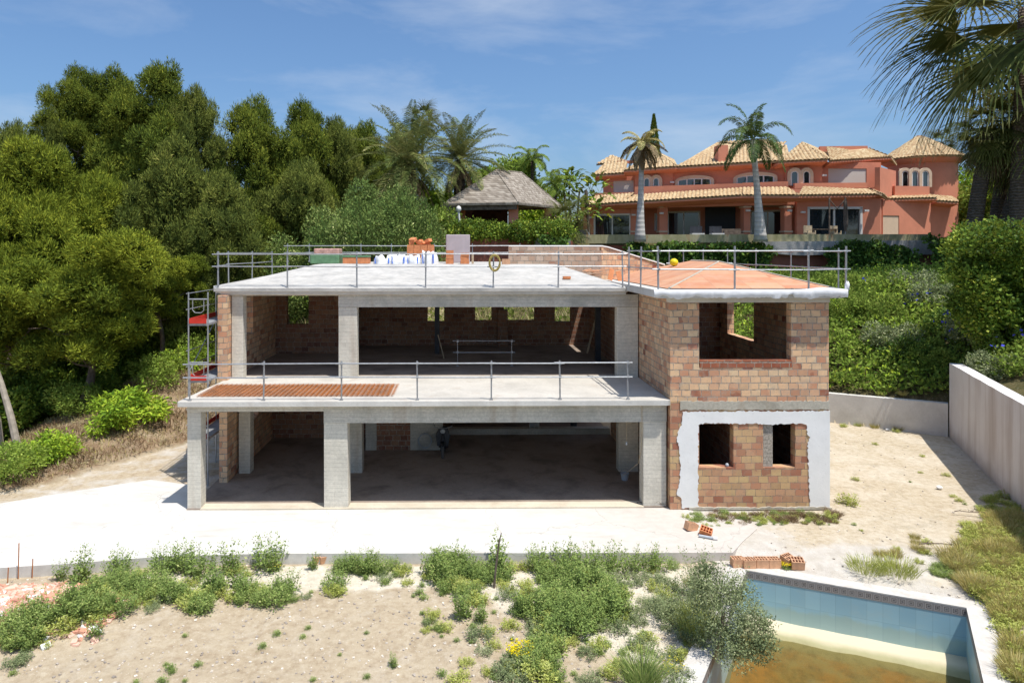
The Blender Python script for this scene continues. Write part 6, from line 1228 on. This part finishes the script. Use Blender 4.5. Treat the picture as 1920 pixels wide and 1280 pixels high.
palm_tree('fan_palm', 'small far fan palm peeping over the right side of the round tower', 'fan palm', 1766, 266, 75, f3, None, .2, .18, zb=8, sc=1.3); palm_tree('fan_palm', 'far fan palm head right behind the top of the left date palm', 'fan palm', 792, 226, 60, f3, None, .1, .1, zb=5, sc=1.2)
palm_tree('fan_palm', 'low fan palm with yellowish leaves between gazebo and villa', 'fan palm', 1060, 412, 43.5, f3, None, .2, .2, zb=8.0, sc=1.15, rz=1)
qp = plume_palm(64, 15, 1.7, 'shrub', (1.3, -.2), .45, .4, 1.5, .032)
palm_tree('queen_palm', 'feathery green palm behind the right end of the gazebo roof', 'palm', 998, 300, 52, qp, None, .14, .12, zb=8, sc=1.15); palm_tree('queen_palm', 'lower feathery palm right of the gazebo roof before the banana plants', 'palm', 1040, 345, 50, qp, None, .14, .12, zb=8, rz=2)
# ---- trees and bushes of the villa garden
me_g = bush_mesh(81, rand_lobes(50, 12, 1.6, 1.2, 2.2, (.6, 1.0), .5), 26, .26, 'lime', wr=.45)
me_g2 = bush_mesh(82, rand_lobes(51, 12, 1.6, 1.2, 2.2, (.6, 1.0), .5), 26, .24, 'shrub', wr=.5)
for i, (k, px, py, d, s_, lb) in enumerate((('l', 925, 345, 56, 1.25, 'bright yellow green tree behind the gazebo ridge'), ('s', 965, 345, 55, 1.1, 'green tree right of the bright one behind the gazebo'), ('s', 1010, 385, 54, 1.0, 'green tree behind the right end of the gazebo'), ('l', 795, 400, 46, 1.0, 'yellow green shrub under the left date palm'), ('s', 815, 440, 42, .9, 'green shrub between the olive dome and the grey slatted screen'), ('l', 1820, 370, 62, 1.8, 'yellow green tree between the villa tower and the palm trunks'), ('l', 1890, 375, 60, 1.9, 'bright tree behind the right palm trunks'), ('s', 1850, 400, 55, 1.6, 'green tree low behind the middle palm trunk'), ('l', 1930, 340, 52, 1.5, 'yellow green tree cut by the right edge of the photo'), ('s', 870, 420, 52, 1.2, 'green shrub glimpsed through the gazebo from its left'), ('l', 1000, 425, 52, 1.1, 'sunny shrub glimpsed through the right side of the gazebo'), ('s', 1100, 440, 64, 1.5, 'green tree behind the left corner of the villa'))):
    v_ = P(px, py, d); simple_plant('garden_tree' if s_ > 1 else 'garden_shrub', lb, 'tree' if s_ > 1 else 'shrub', (v_.x, d, v_.z-1.4*s_), me_g if k == 'l' else me_g2, rz=i*1.7, sc=(s_, s_, s_))
# banana-like trees left of the villa
rs = np.random.RandomState(90); G = Leaves()
for k in range(15):
    cx_, cy_, cz = rs.uniform(-1.4, 1.4), rs.uniform(-1, 1), rs.uniform(1.6, 4.6)
    for j in range(11):
        az, el = rs.uniform(0, 6.28), rs.uniform(-.2, 1.2); d = np.array([[math.cos(az)*math.cos(el), math.sin(az)*math.cos(el), math.sin(el)]]); p = np.array([[cx_, cy_, cz]]); G.add(p, d, .6, .05, .6); p2 = p+d*.55; t_ = .4+.3*rs.normal()
        for s_ in range(3): G.add(p2, d, .42, .30, t_+.1*rs.normal(), up=np.array([[0, 0, 1]])+rs.normal(0, .3, (1, 3))); p2 = p2+d*.26; d = nrm(d+np.array([[0, 0, -.45]]))
ban = G.mesh('foliage', 'hedge'); v_ = P(1092, 440, 52); b = MB()
for k in range(7): x0, y0 = rs.uniform(-1.2, 1.2), rs.uniform(-.8, .8); b.tube([(x0, y0, 0), (x0+rs.uniform(-.4, .4), y0, 3.6)], .07, 6)
simple_plant('strelitzia_tree', 'tall clump of broad leaved bird of paradise trees left of the villa', 'tree', (v_.x, 52, 8.4), ban, b)
# cypress
rs = np.random.RandomState(91); G = Leaves(); n = 5200; z = rs.rand(n)**.8*6.5; r = .75*np.sin(np.pi*np.clip(z/6.5*.8+.2, 0, 1))**.9*(1-z/6.5*.35)*rs.uniform(.75, 1.05, n); a = rs.uniform(0, 6.28, n); pz = np.stack([r*np.cos(a), r*np.sin(a), z], 1); G.add(pz, nrm(np.stack([np.cos(a)*.4, np.sin(a)*.4, np.ones(n)], 1)+rs.normal(0, .2, (n, 3))), .28, .07, .3+.2*rs.normal(size=n))
cy_m = G.mesh('foliage', 'hedge'); v_ = P(1226, 320, 68); simple_plant('cypress', 'dark slender cypress rising behind the left villa roof', 'cypress', (v_.x, 68, P(0, 215, 68).z-6.6), cy_m, MB().tube([(0, 0, -3), (0, 0, 1)], .15, 6), sc=(.85, .85, 1))
v_ = P(1216, 320, 70); simple_plant('cypress', 'short cypress tip just left of the tall slender cypress', 'cypress', (v_.x, 70, P(0, 248, 70).z-6.6), cy_m, sc=(.6, .6, 1))
# clipped hedge before the gazebo, ivy on the wall, big hedge at right
def leaf_sheet(seed, n, fn, leaf, m_, wr=.7, thick=.25, name='foliage', nrm_=(0, -1, .35), tv=.22):
    rs = np.random.RandomState(seed); uu = rs.rand(n, 2); p = fn(uu, rs); p = p[~np.isnan(p[:, 0])]; n = len(p); cl = np.floor(p/.5).astype(int); hsh = np.abs(np.sin(cl @ np.array([12.9898, 78.233, 37.719]))*43758.5453) % 1
    p = p+rs.normal(0, 1, (n, 3))*thick*np.array([.5, 1, .5])*(.4+hsh)[:, None]; G = Leaves(); ln = leaf*rs.uniform(.6, 1.4, n)
    G.add(p, nrm(np.array(nrm_)*.4+rs.normal(0, .8, (n, 3))), ln, ln*wr, .42+tv*rs.normal(size=n)+.3*(hsh-.5), up=np.array(nrm_)+rs.normal(0, .45, (n, 3))); return G.mesh(name, m_)
def boxlobes(x0, x1, y0, y1, z0, z1, n, seed, r=(.45, .7)):
    rs = np.random.RandomState(seed); return [(rs.uniform(x0, x1), rs.uniform(y0, y1), rs.uniform(z0, z1), *([rs.uniform(*r)]*3)) for _ in range(n)]
x0, x1 = rx(835, 40), rx(1075, 41); me_h = bush_mesh(92, boxlobes(-3.4, 3.5, -.3, .4, .25, .62, 46, 1, (.4, .58)), 60, .14, 'hedge', wr=.65, tv=.5)
simple_plant('clipped_hedge', 'long clipped glossy hedge on the wall in front of the gazebo', 'hedge', ((x0+x1)/2, 41, 8.15), me_h)
me_h = bush_mesh(93, boxlobes(-1.75, 2.8, -1.0, 1.2, .2, 3.6, 70, 2, (.5, .85)), 55, .15, 'hedge', wr=.65, tv=.45)
simple_plant('tall_hedge', 'tall dark glossy hedge at the right above the green slope', 'hedge', (21.35, 27.5, 4.45), me_h, sc=(1, 1, .95))
def ivy(poly, d, n, seed, label, hang=0):
    xs = [p[0] for p in poly]; ys_ = [p[1] for p in poly]
    def fn(uu, rs):
        px = min(xs)+uu[:, 0]*(max(xs)-min(xs)); py = min(ys_)+uu[:, 1]*(max(ys_)-min(ys_)); nz = vnoise(px, py, .09, seed)*14+vnoise(px, py, .25, seed+1)*6
        ok = inpoly(px+nz*.6, py+nz*.8, poly); return np.where(ok[:, None], np.stack([(px-885)*d/1280, np.full(n, d)-.1, 7.4-(py-470)*d/1280], 1), np.nan)
    me_ = leaf_sheet(seed, n, fn, .19, 'ivy', .8, .14); c = P((min(xs)+max(xs))/2, max(ys_), d); o = bpy.data.objects.new('ivy', me_); S.collection.objects.link(o)
    me_.transform(Matrix.Translation(-c)); o.location = c; tag(o, label, 'ivy')
ivy([(1178, 458), (1300, 456), (1428, 456), (1452, 470), (1440, 500), (1380, 496), (1290, 508), (1215, 500), (1165, 478)], 43.45, 9000, 101, 'band of glossy ivy hanging on the red wall below the mossy parapet')
ivy([(1545, 470), (1600, 452), (1690, 462), (1722, 480), (1728, 535), (1650, 560), (1580, 540), (1560, 500)], 42.9, 11000, 102, 'mass of ivy climbing the red wall right of the orange hipped roof')
ivy([(1380, 505), (1500, 500), (1520, 520), (1470, 545), (1380, 530)], 43.3, 3500, 103, 'low ivy at the foot of the red wall behind the orange hipped roof')
ivy([(1730, 440), (1800, 440), (1830, 500), (1800, 600), (1760, 560), (1750, 480)], 42.3, 6000, 105, 'dark ivy at the right end of the red wall beside the tall hedge')
ivy([(1010, 445), (1065, 447), (1040, 480), (1020, 470)], 40.35, 900, 104, 'small trailing ivy on the grey block panel by the gazebo')
# green slope right of the house: ground cover plus some separate shrubs
def slope_cover(name, n, region, m_, leaf, seed, hgt=.6, wr=.5, gate=None):
    rs = np.random.RandomState(seed); x = rs.uniform(region[0], region[1], n); y = rs.uniform(region[2], region[3], n); hgt = hgt*(1-.6*np.clip((y-37)/4, 0, 1)); ok = ~inpoly(x, y, FRONT) & ((x > 19.4) | (y > 27.3+(19.1-x)*.66+.35)); wl_x = 15.75+(y-19.3)*.424; ok &= (x > wl_x+.5) | (y > 27.6); 
    if gate is not None: ok &= gate(x, y)
    x, y, hgt = x[ok], y[ok], hgt[ok]; n = len(x); nz = .5+.5*vnoise(x, y, 2.2, seed)+.35*vnoise(x, y, 5, seed+1); z = H(x, y)+np.abs(rs.normal(0, .35, n))*hgt*1.2*np.clip(nz, .1, 1.3)+hgt*.9*np.clip(nz, 0, 1.2)*rs.rand(n)**.5
    G = Leaves(); ln = leaf*rs.uniform(.6, 1.5, n); G.add(np.stack([x, y, z], 1), nrm(np.array([0, -.3, .5])+rs.normal(0, .75, (n, 3))), ln, ln*wr, .4+.2*rs.normal(size=n)+.3*(nz-.5), up=np.array([0, -.5, .8])+rs.normal(0, .5, (n, 3)))
    o = bpy.data.objects.new(name, G.mesh(name, m_)); S.collection.objects.link(o); tag(o, kind='stuff'); return o
slope_cover('slope_ground_cover', 150000, (11, 30, 17, 43.5), 'shrub', .17, 110, .9)
slope_cover('slope_ground_cover', 26000, (11, 30, 17, 43.5), 'lime', .15, 111, 1.15, gate=lambda x, y: vnoise(x, y, 1.1, 7) > .02)
slope_cover('dry_brush', 16000, (11, 17.5, 29, 38), 'drybrown', .22, 112, .5, .16, gate=lambda x, y: (x-.36*y < 4.9))
me_r = [bush_mesh(120+k, rand_lobes(60+k, 8, .8, .6, .7, (.35, .65), .2), 60, .12, ('shrub', 'ivy', 'grey')[k], wr=.55, tv=.4) for k in range(3)]
rs = random.Random(5); spots = [(1600, 560, 35), (1660, 560, 36), (1720, 570, 35), (1640, 610, 33.5), (1700, 620, 32.5), (1750, 600, 33), (1590, 600, 34), (1620, 660, 32), (1680, 670, 31), (1730, 690, 30), (1770, 640, 30.5), (1830, 600, 29), (1880, 640, 27), (1800, 660, 28.5), (1900, 580, 28), (1740, 720, 29.3), (1690, 715, 30.2), (1860, 680, 26), (1575, 560, 37)]
words_ = ['near the top left of the green slope', 'in the upper middle of the green slope', 'below the bare patch of the red wall', 'left of centre on the green slope', 'at the centre of the green slope', 'right of centre on the green slope', 'beside the house roof corner on the slope', 'above the dry brown patch beside the house', 'low on the slope right of the dry patch', 'low on the slope near the white wall corner', 'above the inner corner of the white wall', 'below the tall hedge on the slope', 'overhanging the white wall top at right', 'just above the white wall corner', 'at the right edge below the tall hedge', 'lowest on the slope touching the wall corner', 'lowest on the slope left of the wall corner', 'leaning over the middle of the white wall top', 'highest on the slope beside the roof rail']
for i, ((px, py, d), wd) in enumerate(zip(spots, words_)):
    if i in (1, 4, 7, 13): continue
    x = rx(px, d); s_ = rs.uniform(.65, 1.0); simple_plant('slope_shrub', ('green', 'dark green', 'greyish')[i % 3]+' shrub '+wd, 'shrub', (x, d, float(H(x, d))+.1), me_r[i % 3], rz=i, sc=(s_, s_, s_), group='shrubs on the green slope')
G = Leaves(); rs = np.random.RandomState(7); x = np.array([rx(a, d) for a, b, d in ((1820, 565, 28.5), (1790, 590, 29), (1720, 600, 32), (1740, 602, 32), (1835, 560, 29), (1880, 590, 27.5), (1775, 645, 29.5), (1900, 670, 26), (1890, 690, 25), (1625, 545, 35), (1760, 655, 30))]); y = np.array([28.5, 29, 32, 32, 29, 27.5, 29.5, 26, 25, 35, 30.])
for k in range(4): xx = x+rs.normal(0, .3, len(x)); yy = y+rs.normal(0, .18, len(x)); G.add(np.stack([xx, yy, H(xx, yy)+1.25+rs.rand(len(x))*.25], 1), nrm(rs.normal(0, 1, (len(x), 3))), .13, .13, rs.rand(len(x)))
o = bpy.data.objects.new('blue_blossom', G.mesh('blue_blossom', 'blue_fl')); S.collection.objects.link(o); tag(o, kind='stuff')
# dry brush on the bank and behind the house
def brush(name, n, gate, m_, leaf, seed, hgt, reg, wr=.14):
    rs = np.random.RandomState(seed); x = rs.uniform(reg[0], reg[1], n); y = rs.uniform(reg[2], reg[3], n); ok = ~inpoly(x, y, FRONT) & gate(x, y); x, y = x[ok], y[ok]; n = len(x); nz = .55+.5*vnoise(x, y, 3, seed)
    G = Leaves(); ln = leaf*rs.uniform(.5, 1.5, n)*np.clip(nz, .2, 1.2); G.add(np.stack([x, y, H(x, y)-.02+hgt*rs.rand(n)*nz], 1), nrm(np.array([0, 0, .7])+rs.normal(0, .5, (n, 3))), ln, ln*wr, .45+.22*rs.normal(size=n)); o = bpy.data.objects.new(name, G.mesh(name, m_)); S.collection.objects.link(o); tag(o, kind='stuff')
brush('dry_brush', 30000, lambda x, y: (x < -9.6), 'drybrown', .28, 130, .12, (-18, -9.6, 19, 36)); brush('dry_grass', 16000, lambda x, y: (x < -9.6), 'dry', .3, 131, .08, (-18, -9.6, 19, 36), .08); brush('bank_grass', 12000, lambda x, y: x < -9.6, 'grassg', .26, 132, .1, (-20, -9.6, 19, 36), .1)
brush('dry_brush', 14000, lambda x, y: (y > 31.8), 'dry', .5, 133, .5, (-9.5, 11.5, 31.8, 36), .08); brush('dry_brush', 9000, lambda x, y: (y > 31.8), 'shrub', .35, 134, .6, (-9.5, 11.5, 31.8, 36), .3)
# ---- weeds in the front garden
def weed_mesh(seed, nst, hgt, spread, m_, leaf=.055, wr=.55, dens=26, lean=.25, bushy=1.0):
    rs = np.random.RandomState(seed); G = Leaves()
    for k in range(nst):
        a = rs.uniform(0, 6.28); r = spread*math.sqrt(rs.rand())*.6; h = hgt*rs.uniform(.45, 1.0)*(1-.35*r/spread); base = np.array([r*math.cos(a), r*math.sin(a), 0]); d = nrm(np.array([math.cos(a)*lean*r/spread*2, math.sin(a)*lean*r/spread*2, 1])+rs.normal(0, .08, 3)); n = int(dens*h/hgt*1.3)+4
        G.add(base[None]+0, d[None], h, .012, .6); t = rs.rand(n)**.85; p = base+d*(t*h)[:, None]; aa = rs.uniform(0, 6.28, n); dd = nrm(np.stack([np.cos(aa), np.sin(aa), rs.uniform(-.1, .9, n)], 1)); ln = leaf*(1.35-.75*t)*rs.uniform(.7, 1.3, n); off = dd*(.05*bushy*(1.15-t)*rs.rand(n))[:, None]*3
        G.add(p+off, dd, ln, ln*wr, .42+.18*rs.normal(size=n)+.12*t, up=np.array([0, 0, 1])+rs.normal(0, .4, (n, 3)))
    return G.mesh('foliage', m_)
wm = {'a': weed_mesh(140, 34, .62, .42, 'weed'), 'b': weed_mesh(141, 40, .46, .48, 'weed', .05), 'c': weed_mesh(142, 16, .78, .22, 'weed', .065, dens=40), 'd': weed_mesh(143, 26, .34, .42, 'weed_y', .05), 'e': weed_mesh(144, 60, .95, .55, 'grey', .05, .4, 46, .6), 'f': weed_mesh(145, 12, .22, .16, 'weed', .04), 'g': weed_mesh(146, 34, .40, .5, 'grey', .05, .5)}
def tuft_mesh(seed, n, hgt, spread, m_, w=.012, lean=.5):
    rs = np.random.RandomState(seed); a = rs.uniform(0, 6.28, n); r = spread*.5*np.sqrt(rs.rand(n)); p = np.stack([r*np.cos(a), r*np.sin(a), 0*a], 1); d = nrm(np.stack([np.cos(a)*lean*rs.rand(n), np.sin(a)*lean*rs.rand(n), np.ones(n)], 1)+rs.normal(0, .12, (n, 3))); G = Leaves(); h = hgt*rs.uniform(.5, 1, n); t = .45+.2*rs.normal(size=n); G.add(p, d, h*.7, w, t); q = p+d*(h*.5)[:, None]; G.add(q, nrm(d+np.stack([np.cos(a), np.sin(a), -.3+0*a], 1)*.35), h*.5, w*.7, t+.15); return G.mesh('foliage', m_)
tm_ = {'g': tuft_mesh(150, 420, .75, .45, 'weed', .014), 'y': tuft_mesh(151, 300, .5, .5, 'grassg', .012, .7), 'd': tuft_mesh(152, 260, .45, .45, 'dry', .010, .8), 'gr': tuft_mesh(153, 420, .5, .9, 'weed_y', .014, .8)}
def gpos(px, py, zg=-.27):
    d = (7.4-zg)*1280/(py-470)
    for _ in range(4): x = rx(px, d); d = (7.4-float(H(x, d)))*1280/(py-470)
    x = rx(px, d); e_ = float(apron_edge(x))
    if px < 1300 and py > 1020 and d > e_-.2: d = e_-.2-.35*((px*.618) % 1); x = rx(px, d)
    return x, d, float(H(x, d))
def wplant(key, px, py, s_, label, group=None, sz=1.25, name='weed', cat='weed', rz=None, extra=None):
    x, y, z = gpos(px, py); me_ = wm.get(key) or tm_[key]; return simple_plant(name, label, cat, (x, y, z-.02), me_, rz=rz if rz is not None else (px*.37) % 6, sc=(s_, s_, s_*sz), group=group)
# named, single plants that stand out
olm = bush_mesh(160, [(0, 0, .6, .6, .6, .6), (.3, 0, 1.2, .5, .5, .5), (0, 0, 1.0, .55, .5, .6), (.35, -.3, .85, .5, .4, .5), (-.35, .1, 1.35, .38, .35, .45), (.6, -.5, .5, .4, .35, .4), (-.2, .3, 1.6, .3, .3, .35), (.1, -.5, .35, .5, .4, .35), (.75, -.2, .75, .3, .3, .3)], 360, .055, 'grey', wr=.38, shell=.55, jit=1.0)
x, y, z = gpos(1352, 1225); simple_plant('olive_bush', 'large silvery green bush hanging over the left edge of the pool', 'bush', (x, y, z), olm, MB().tube([(0, 0, -.1), (.05, 0, .9)], .04, 6), sc=(.92, .92, .88))
wplant('e', 1335, 1130, 1.3, 'tall leafy bush behind the silvery pool bush, left of the brick row', name='leafy_bush', cat='bush', sz=1.25); wplant('e', 1262, 1170, .95, 'grey green feathery bush left of the silvery pool bush', name='leafy_bush', cat='bush'); wplant('e', 1395, 1225, .7, 'low part of the bush spreading before the silvery pool bush', name='leafy_bush', cat='bush')
wplant('g', 1200, 1290, 1.0, 'tall green grass tuft at the bottom edge left of the pool', name='grass_tuft', cat='grass') if False else simple_plant('grass_tuft', 'tall green grass tuft at the bottom edge left of the pool', 'grass', gpos(1205, 1288), tm_['g'], sc=(1.15, 1.15, .95)); simple_plant('grass_tuft', 'long yellow green grass rising behind the grass tuft beside the pool bush', 'grass', gpos(1310, 1190), tm_['gr'], sc=(.8, .8, 1.5)); simple_plant('grass_tuft', 'green grass tuft left of two tufts above the pool coping', 'grass', gpos(1625, 1072), tm_['gr'], sc=(.8, .8, .75)); simple_plant('grass_tuft', 'green grass tuft right of two tufts above the pool coping', 'grass', gpos(1682, 1076), tm_['gr'], sc=(.85, .85, .9), rz=1)
def flowered(px, py, s_, label, nfl, spread=.3, hh=.3, fs=.035, base='b'):
    o = wplant(base, px, py, s_, label, name='yellow_flower_plant', cat='flowers', sz=.8); rs = np.random.RandomState(int(px)); G = Leaves(); a = rs.uniform(0, 6.28, nfl); r = spread*np.sqrt(rs.rand(nfl)); p = np.stack([r*np.cos(a), r*np.sin(a), hh*rs.uniform(.75, 1.1, nfl)], 1)
    for k in range(3): G.add(p, nrm(rs.normal(0, 1, (nfl, 3))+np.array([0, -.3, .6])), fs, fs, rs.rand(nfl), up=np.array([0, -.5, 1])+rs.normal(0, .4, (nfl, 3)))
    f = bpy.data.objects.new('blossoms', G.mesh('blossoms', 'flower')); S.collection.objects.link(f); f.parent = o
flowered(974, 1234, .75, 'patch of bright yellow flowers low among the weeds near the bottom middle', 190, .36, .42); flowered(515, 1068, .5, 'small patch of yellow flowers at the foot of the tall weeds on the left', 70, .34, .4); flowered(1473, 1066, .4, 'bright yellow flowers growing between the hollow bricks', 110, .34, .5, .05); flowered(1258, 1256, .55, 'yellow green flowering plant right of the tall grass tuft', 90, .5, .35, .03, 'd'); flowered(252, 1098, .3, 'tiny yellow flower plant in the left weed patch', 14, .2, .4)
tall = [(505, 1062, 1.0, 'a', 'tallest leafy weed of the left group against the white apron'), (430, 1050, .8, 'c', 'narrow dark leafed weed left of the tallest one'), (375, 1050, .9, 'a', 'bushy weed in the middle of the left row along the kerb'), (340, 1052, .85, 'a', 'bushy weed left of the middle of the kerb row'), (305, 1056, .85, 'a', 'upright weed at the left end of the bushy kerb row'), (222, 1062, .8, 'a', 'weed with pale seed heads right of the brick rubble'), (150, 1058, .85, 'c', 'pointed weed standing right above the brick rubble'), (115, 1062, .5, 'c', 'small pointed weed above the middle of the brick rubble'), (586, 1056, .42, 'c', 'little conical weed left of the white dusted bricks'), (640, 1070, .6, 'b', 'leafy weed right of the white dusted bricks'), (628, 1100, .7, 'b', 'bushy weed below the white dusted bricks'), (715, 1062, .42, 'b', 'low weed clump by the kerb in the middle'), (850, 1062, .8, 'a', 'leafy weed left of the wooden stake'), (815, 1075, .75, 'a', 'leftmost weed of the big middle patch'), (938, 1062, .95, 'c', 'tall weed wrapped round the wooden stake'), (1010, 1058, .75, 'a', 'weed right of the wooden stake along the kerb'), (1060, 1056, .85, 'a', 'dense kerb weed right of the one beside the stake'), (1105, 1056, .9, 'a', 'tallest dense weed of the right kerb row'), (1150, 1056, .85, 'a', 'dense weed second from the right of the kerb row'), (1190, 1062, .7, 'a', 'dense weed at the right end of the kerb row'), (1232, 1058, .72, 'a', 'separate round weed right of the kerb row'), (1262, 1064, .4, 'b', 'small weed between the round weed and the pool bush'), (870, 1160, .7, 'c', 'isolated spiky weed clump on bare soil left of centre'), (905, 1165, .5, 'c', 'smaller spiky weed right of the isolated clump'), (180, 1195, .45, 'c', 'single pointed weed on bare soil at the lower left'), (736, 1250, .28, 'c', 'tiny seedling on bare soil near the bottom middle'), (825, 1182, .25, 'b', 'small bright green seedling mat on bare soil'), (1590, 945, .75, 'd', 'yellowish weed at the right foot of the white rendered wall'), (1556, 972, .5, 'd', 'dry yellow weed at the right end of the strip under the white rendered wall'), (1310, 975, .42, 'b', 'green leafy weed around the loose bricks under the white rendered wall'), (1288, 972, .35, 'd', 'yellow green weed at the left corner of the white rendered wall')]
for px, py, s_, k, lb in tall: wplant(k, px, py, s_*1.3, lb)
# masses of weeds nobody could count: joined leaves, by patch
def patch(name, key_mats, polys, count, seed, smin=.5, smax=1.0, kind='stuff'):
    rs = np.random.RandomState(seed); G = {}
    for poly in polys:
        xs = [p[0] for p in poly]; ys_ = [p[1] for p in poly]; area = (max(xs)-min(xs))*(max(ys_)-min(ys_)); n = int(count*area/40000)
        for k in range(n):
            px, py = rs.uniform(min(xs), max(xs)), rs.uniform(min(ys_), max(ys_))
            if not inpoly(np.array(px), np.array(py), poly): continue
            x, y, z = gpos(px, py); kk = key_mats[rs.randint(len(key_mats))]; G.setdefault(kk, []).append((x, y, z, rs.uniform(smin, smax), rs.uniform(0, 6.28)))
    for kk, L_ in G.items():
        src = wm.get(kk) or tm_[kk]; nv = len(src.vertices); co = np.empty(nv*3, np.float32); src.vertices.foreach_get('co', co); co = co.reshape(-1, 3); tt = np.empty(len(src.polygons), np.float32); src.attributes['tint'].data.foreach_get('value', tt); V_, T_ = [], []
        for x, y, z, s_, a in L_: ca, sa = math.cos(a), math.sin(a); V_.append(np.stack([x+s_*(co[:, 0]*ca-co[:, 1]*sa), y+s_*(co[:, 0]*sa+co[:, 1]*ca), z-.01+s_*co[:, 2]], 1)); T_.append(tt+rs.uniform(-.15, .15))
        Lv = Leaves(); Lv.a = [(v.reshape(-1, 4, 3), t) for v, t in zip(V_, T_)]; o = bpy.data.objects.new(name, Lv.mesh(name, src.materials[0])); S.collection.objects.link(o); tag(o, kind=kind)
patch('weed_patch', 'bacda', [[(0, 1168), (85, 1165), (140, 1125), (190, 1095), (250, 1088), (300, 1100), (500, 1090), (475, 1118), (390, 1146), (330, 1144), (300, 1125), (225, 1155), (150, 1170), (110, 1210), (40, 1225), (0, 1225)], [(440, 1130), (500, 1105), (590, 1108), (585, 1125), (500, 1140)], [(790, 1060), (860, 1065), (960, 1085), (950, 1110), (880, 1120), (830, 1110), (795, 1085)], [(1000, 1062), (1110, 1080), (1160, 1130), (1150, 1160), (1110, 1190), (1060, 1200), (1000, 1185), (960, 1150), (1030, 1130), (1020, 1090)], [(1020, 1200), (1055, 1205), (1050, 1280), (1000, 1285), (990, 1250)], [(1110, 1120), (1180, 1130), (1170, 1150), (1110, 1165)], [(640, 1050), (745, 1052), (740, 1068), (660, 1075)]], 170, 201, .4, 1.1)
patch('sparse_weeds', 'fdg', [[(130, 1060), (480, 1060), (480, 1130), (250, 1150), (140, 1160)], [(560, 1130), (760, 1090), (800, 1200), (900, 1200), (900, 1270), (1290, 1200), (1250, 1100), (1280, 1070), (1000, 1050), (780, 1060), (560, 1110)], [(900, 1200), (1250, 1120), (1290, 1280), (850, 1285)], [(0, 1240), (100, 1200), (60, 1285), (0, 1285)]], 42, 202, .35, .85)
patch('sparse_weeds', 'f', [[(300, 1160), (900, 1120), (900, 1285), (200, 1285)]], 9, 203, .3, .7)
patch('grey_weeds', 'g', [[(1180, 1070), (1290, 1100), (1290, 1190), (1230, 1180), (1180, 1130)], [(1290, 1130), (1340, 1150), (1330, 1220), (1290, 1200)]], 90, 204, .4, .8)
patch('wall_foot_weeds', 'dfb', [[(1285, 962), (1575, 962), (1580, 984), (1420, 984), (1300, 990)]], 420, 205, .22, .42); patch('dry_wall_foot_weeds', ['d'], [[(1330, 962), (1520, 962), (1540, 982), (1400, 984), (1330, 985)]], 500, 206, .2, .35)
tm_['dw'] = tuft_mesh(154, 120, .3, .4, 'drybrown', .014, .9)
patch('dry_wall_foot_weeds', ['dw'], [[(1330, 960), (1575, 960), (1575, 982), (1400, 984), (1330, 984)]], 420, 207, .35, .7)
patch('tall_dry_grass', ['y', 'd', 'd', 'd', 'y'], [[(1760, 1060), (1800, 1035), (1860, 970), (1925, 960), (1925, 1285), (1900, 1285), (1890, 1200), (1865, 1140), (1800, 1095)]], 380, 208, .5, .95)
patch('dry_grass', ['d'], [[(1790, 1000), (1860, 930), (1925, 920), (1925, 1010), (1830, 1040)]], 330, 209, .35, .7); patch('sparse_weeds', 'fd', [[(1560, 800), (1700, 820), (1850, 960), (1720, 1060), (1600, 1000), (1600, 900)]], 12, 210, .2, .5)
patch('weed_patch', 'b', [[(1740, 1060), (1800, 1045), (1840, 1090), (1790, 1100), (1735, 1075)]], 300, 211, .3, .55)
patch('sparse_grass', ['d', 'y'], [[(1640, 1030), (1740, 1000), (1740, 1060), (1640, 1065)], [(1240, 1080), (1330, 1075), (1330, 1100), (1240, 1100)], [(1250, 1150), (1330, 1170), (1300, 1230), (1240, 1210)]], 120, 212, .25, .5)
patch('wall_foot_weeds', ['d', 'y'], [[(1570, 795), (1700, 800), (1700, 812), (1570, 800)]], 500, 213, .3, .6)
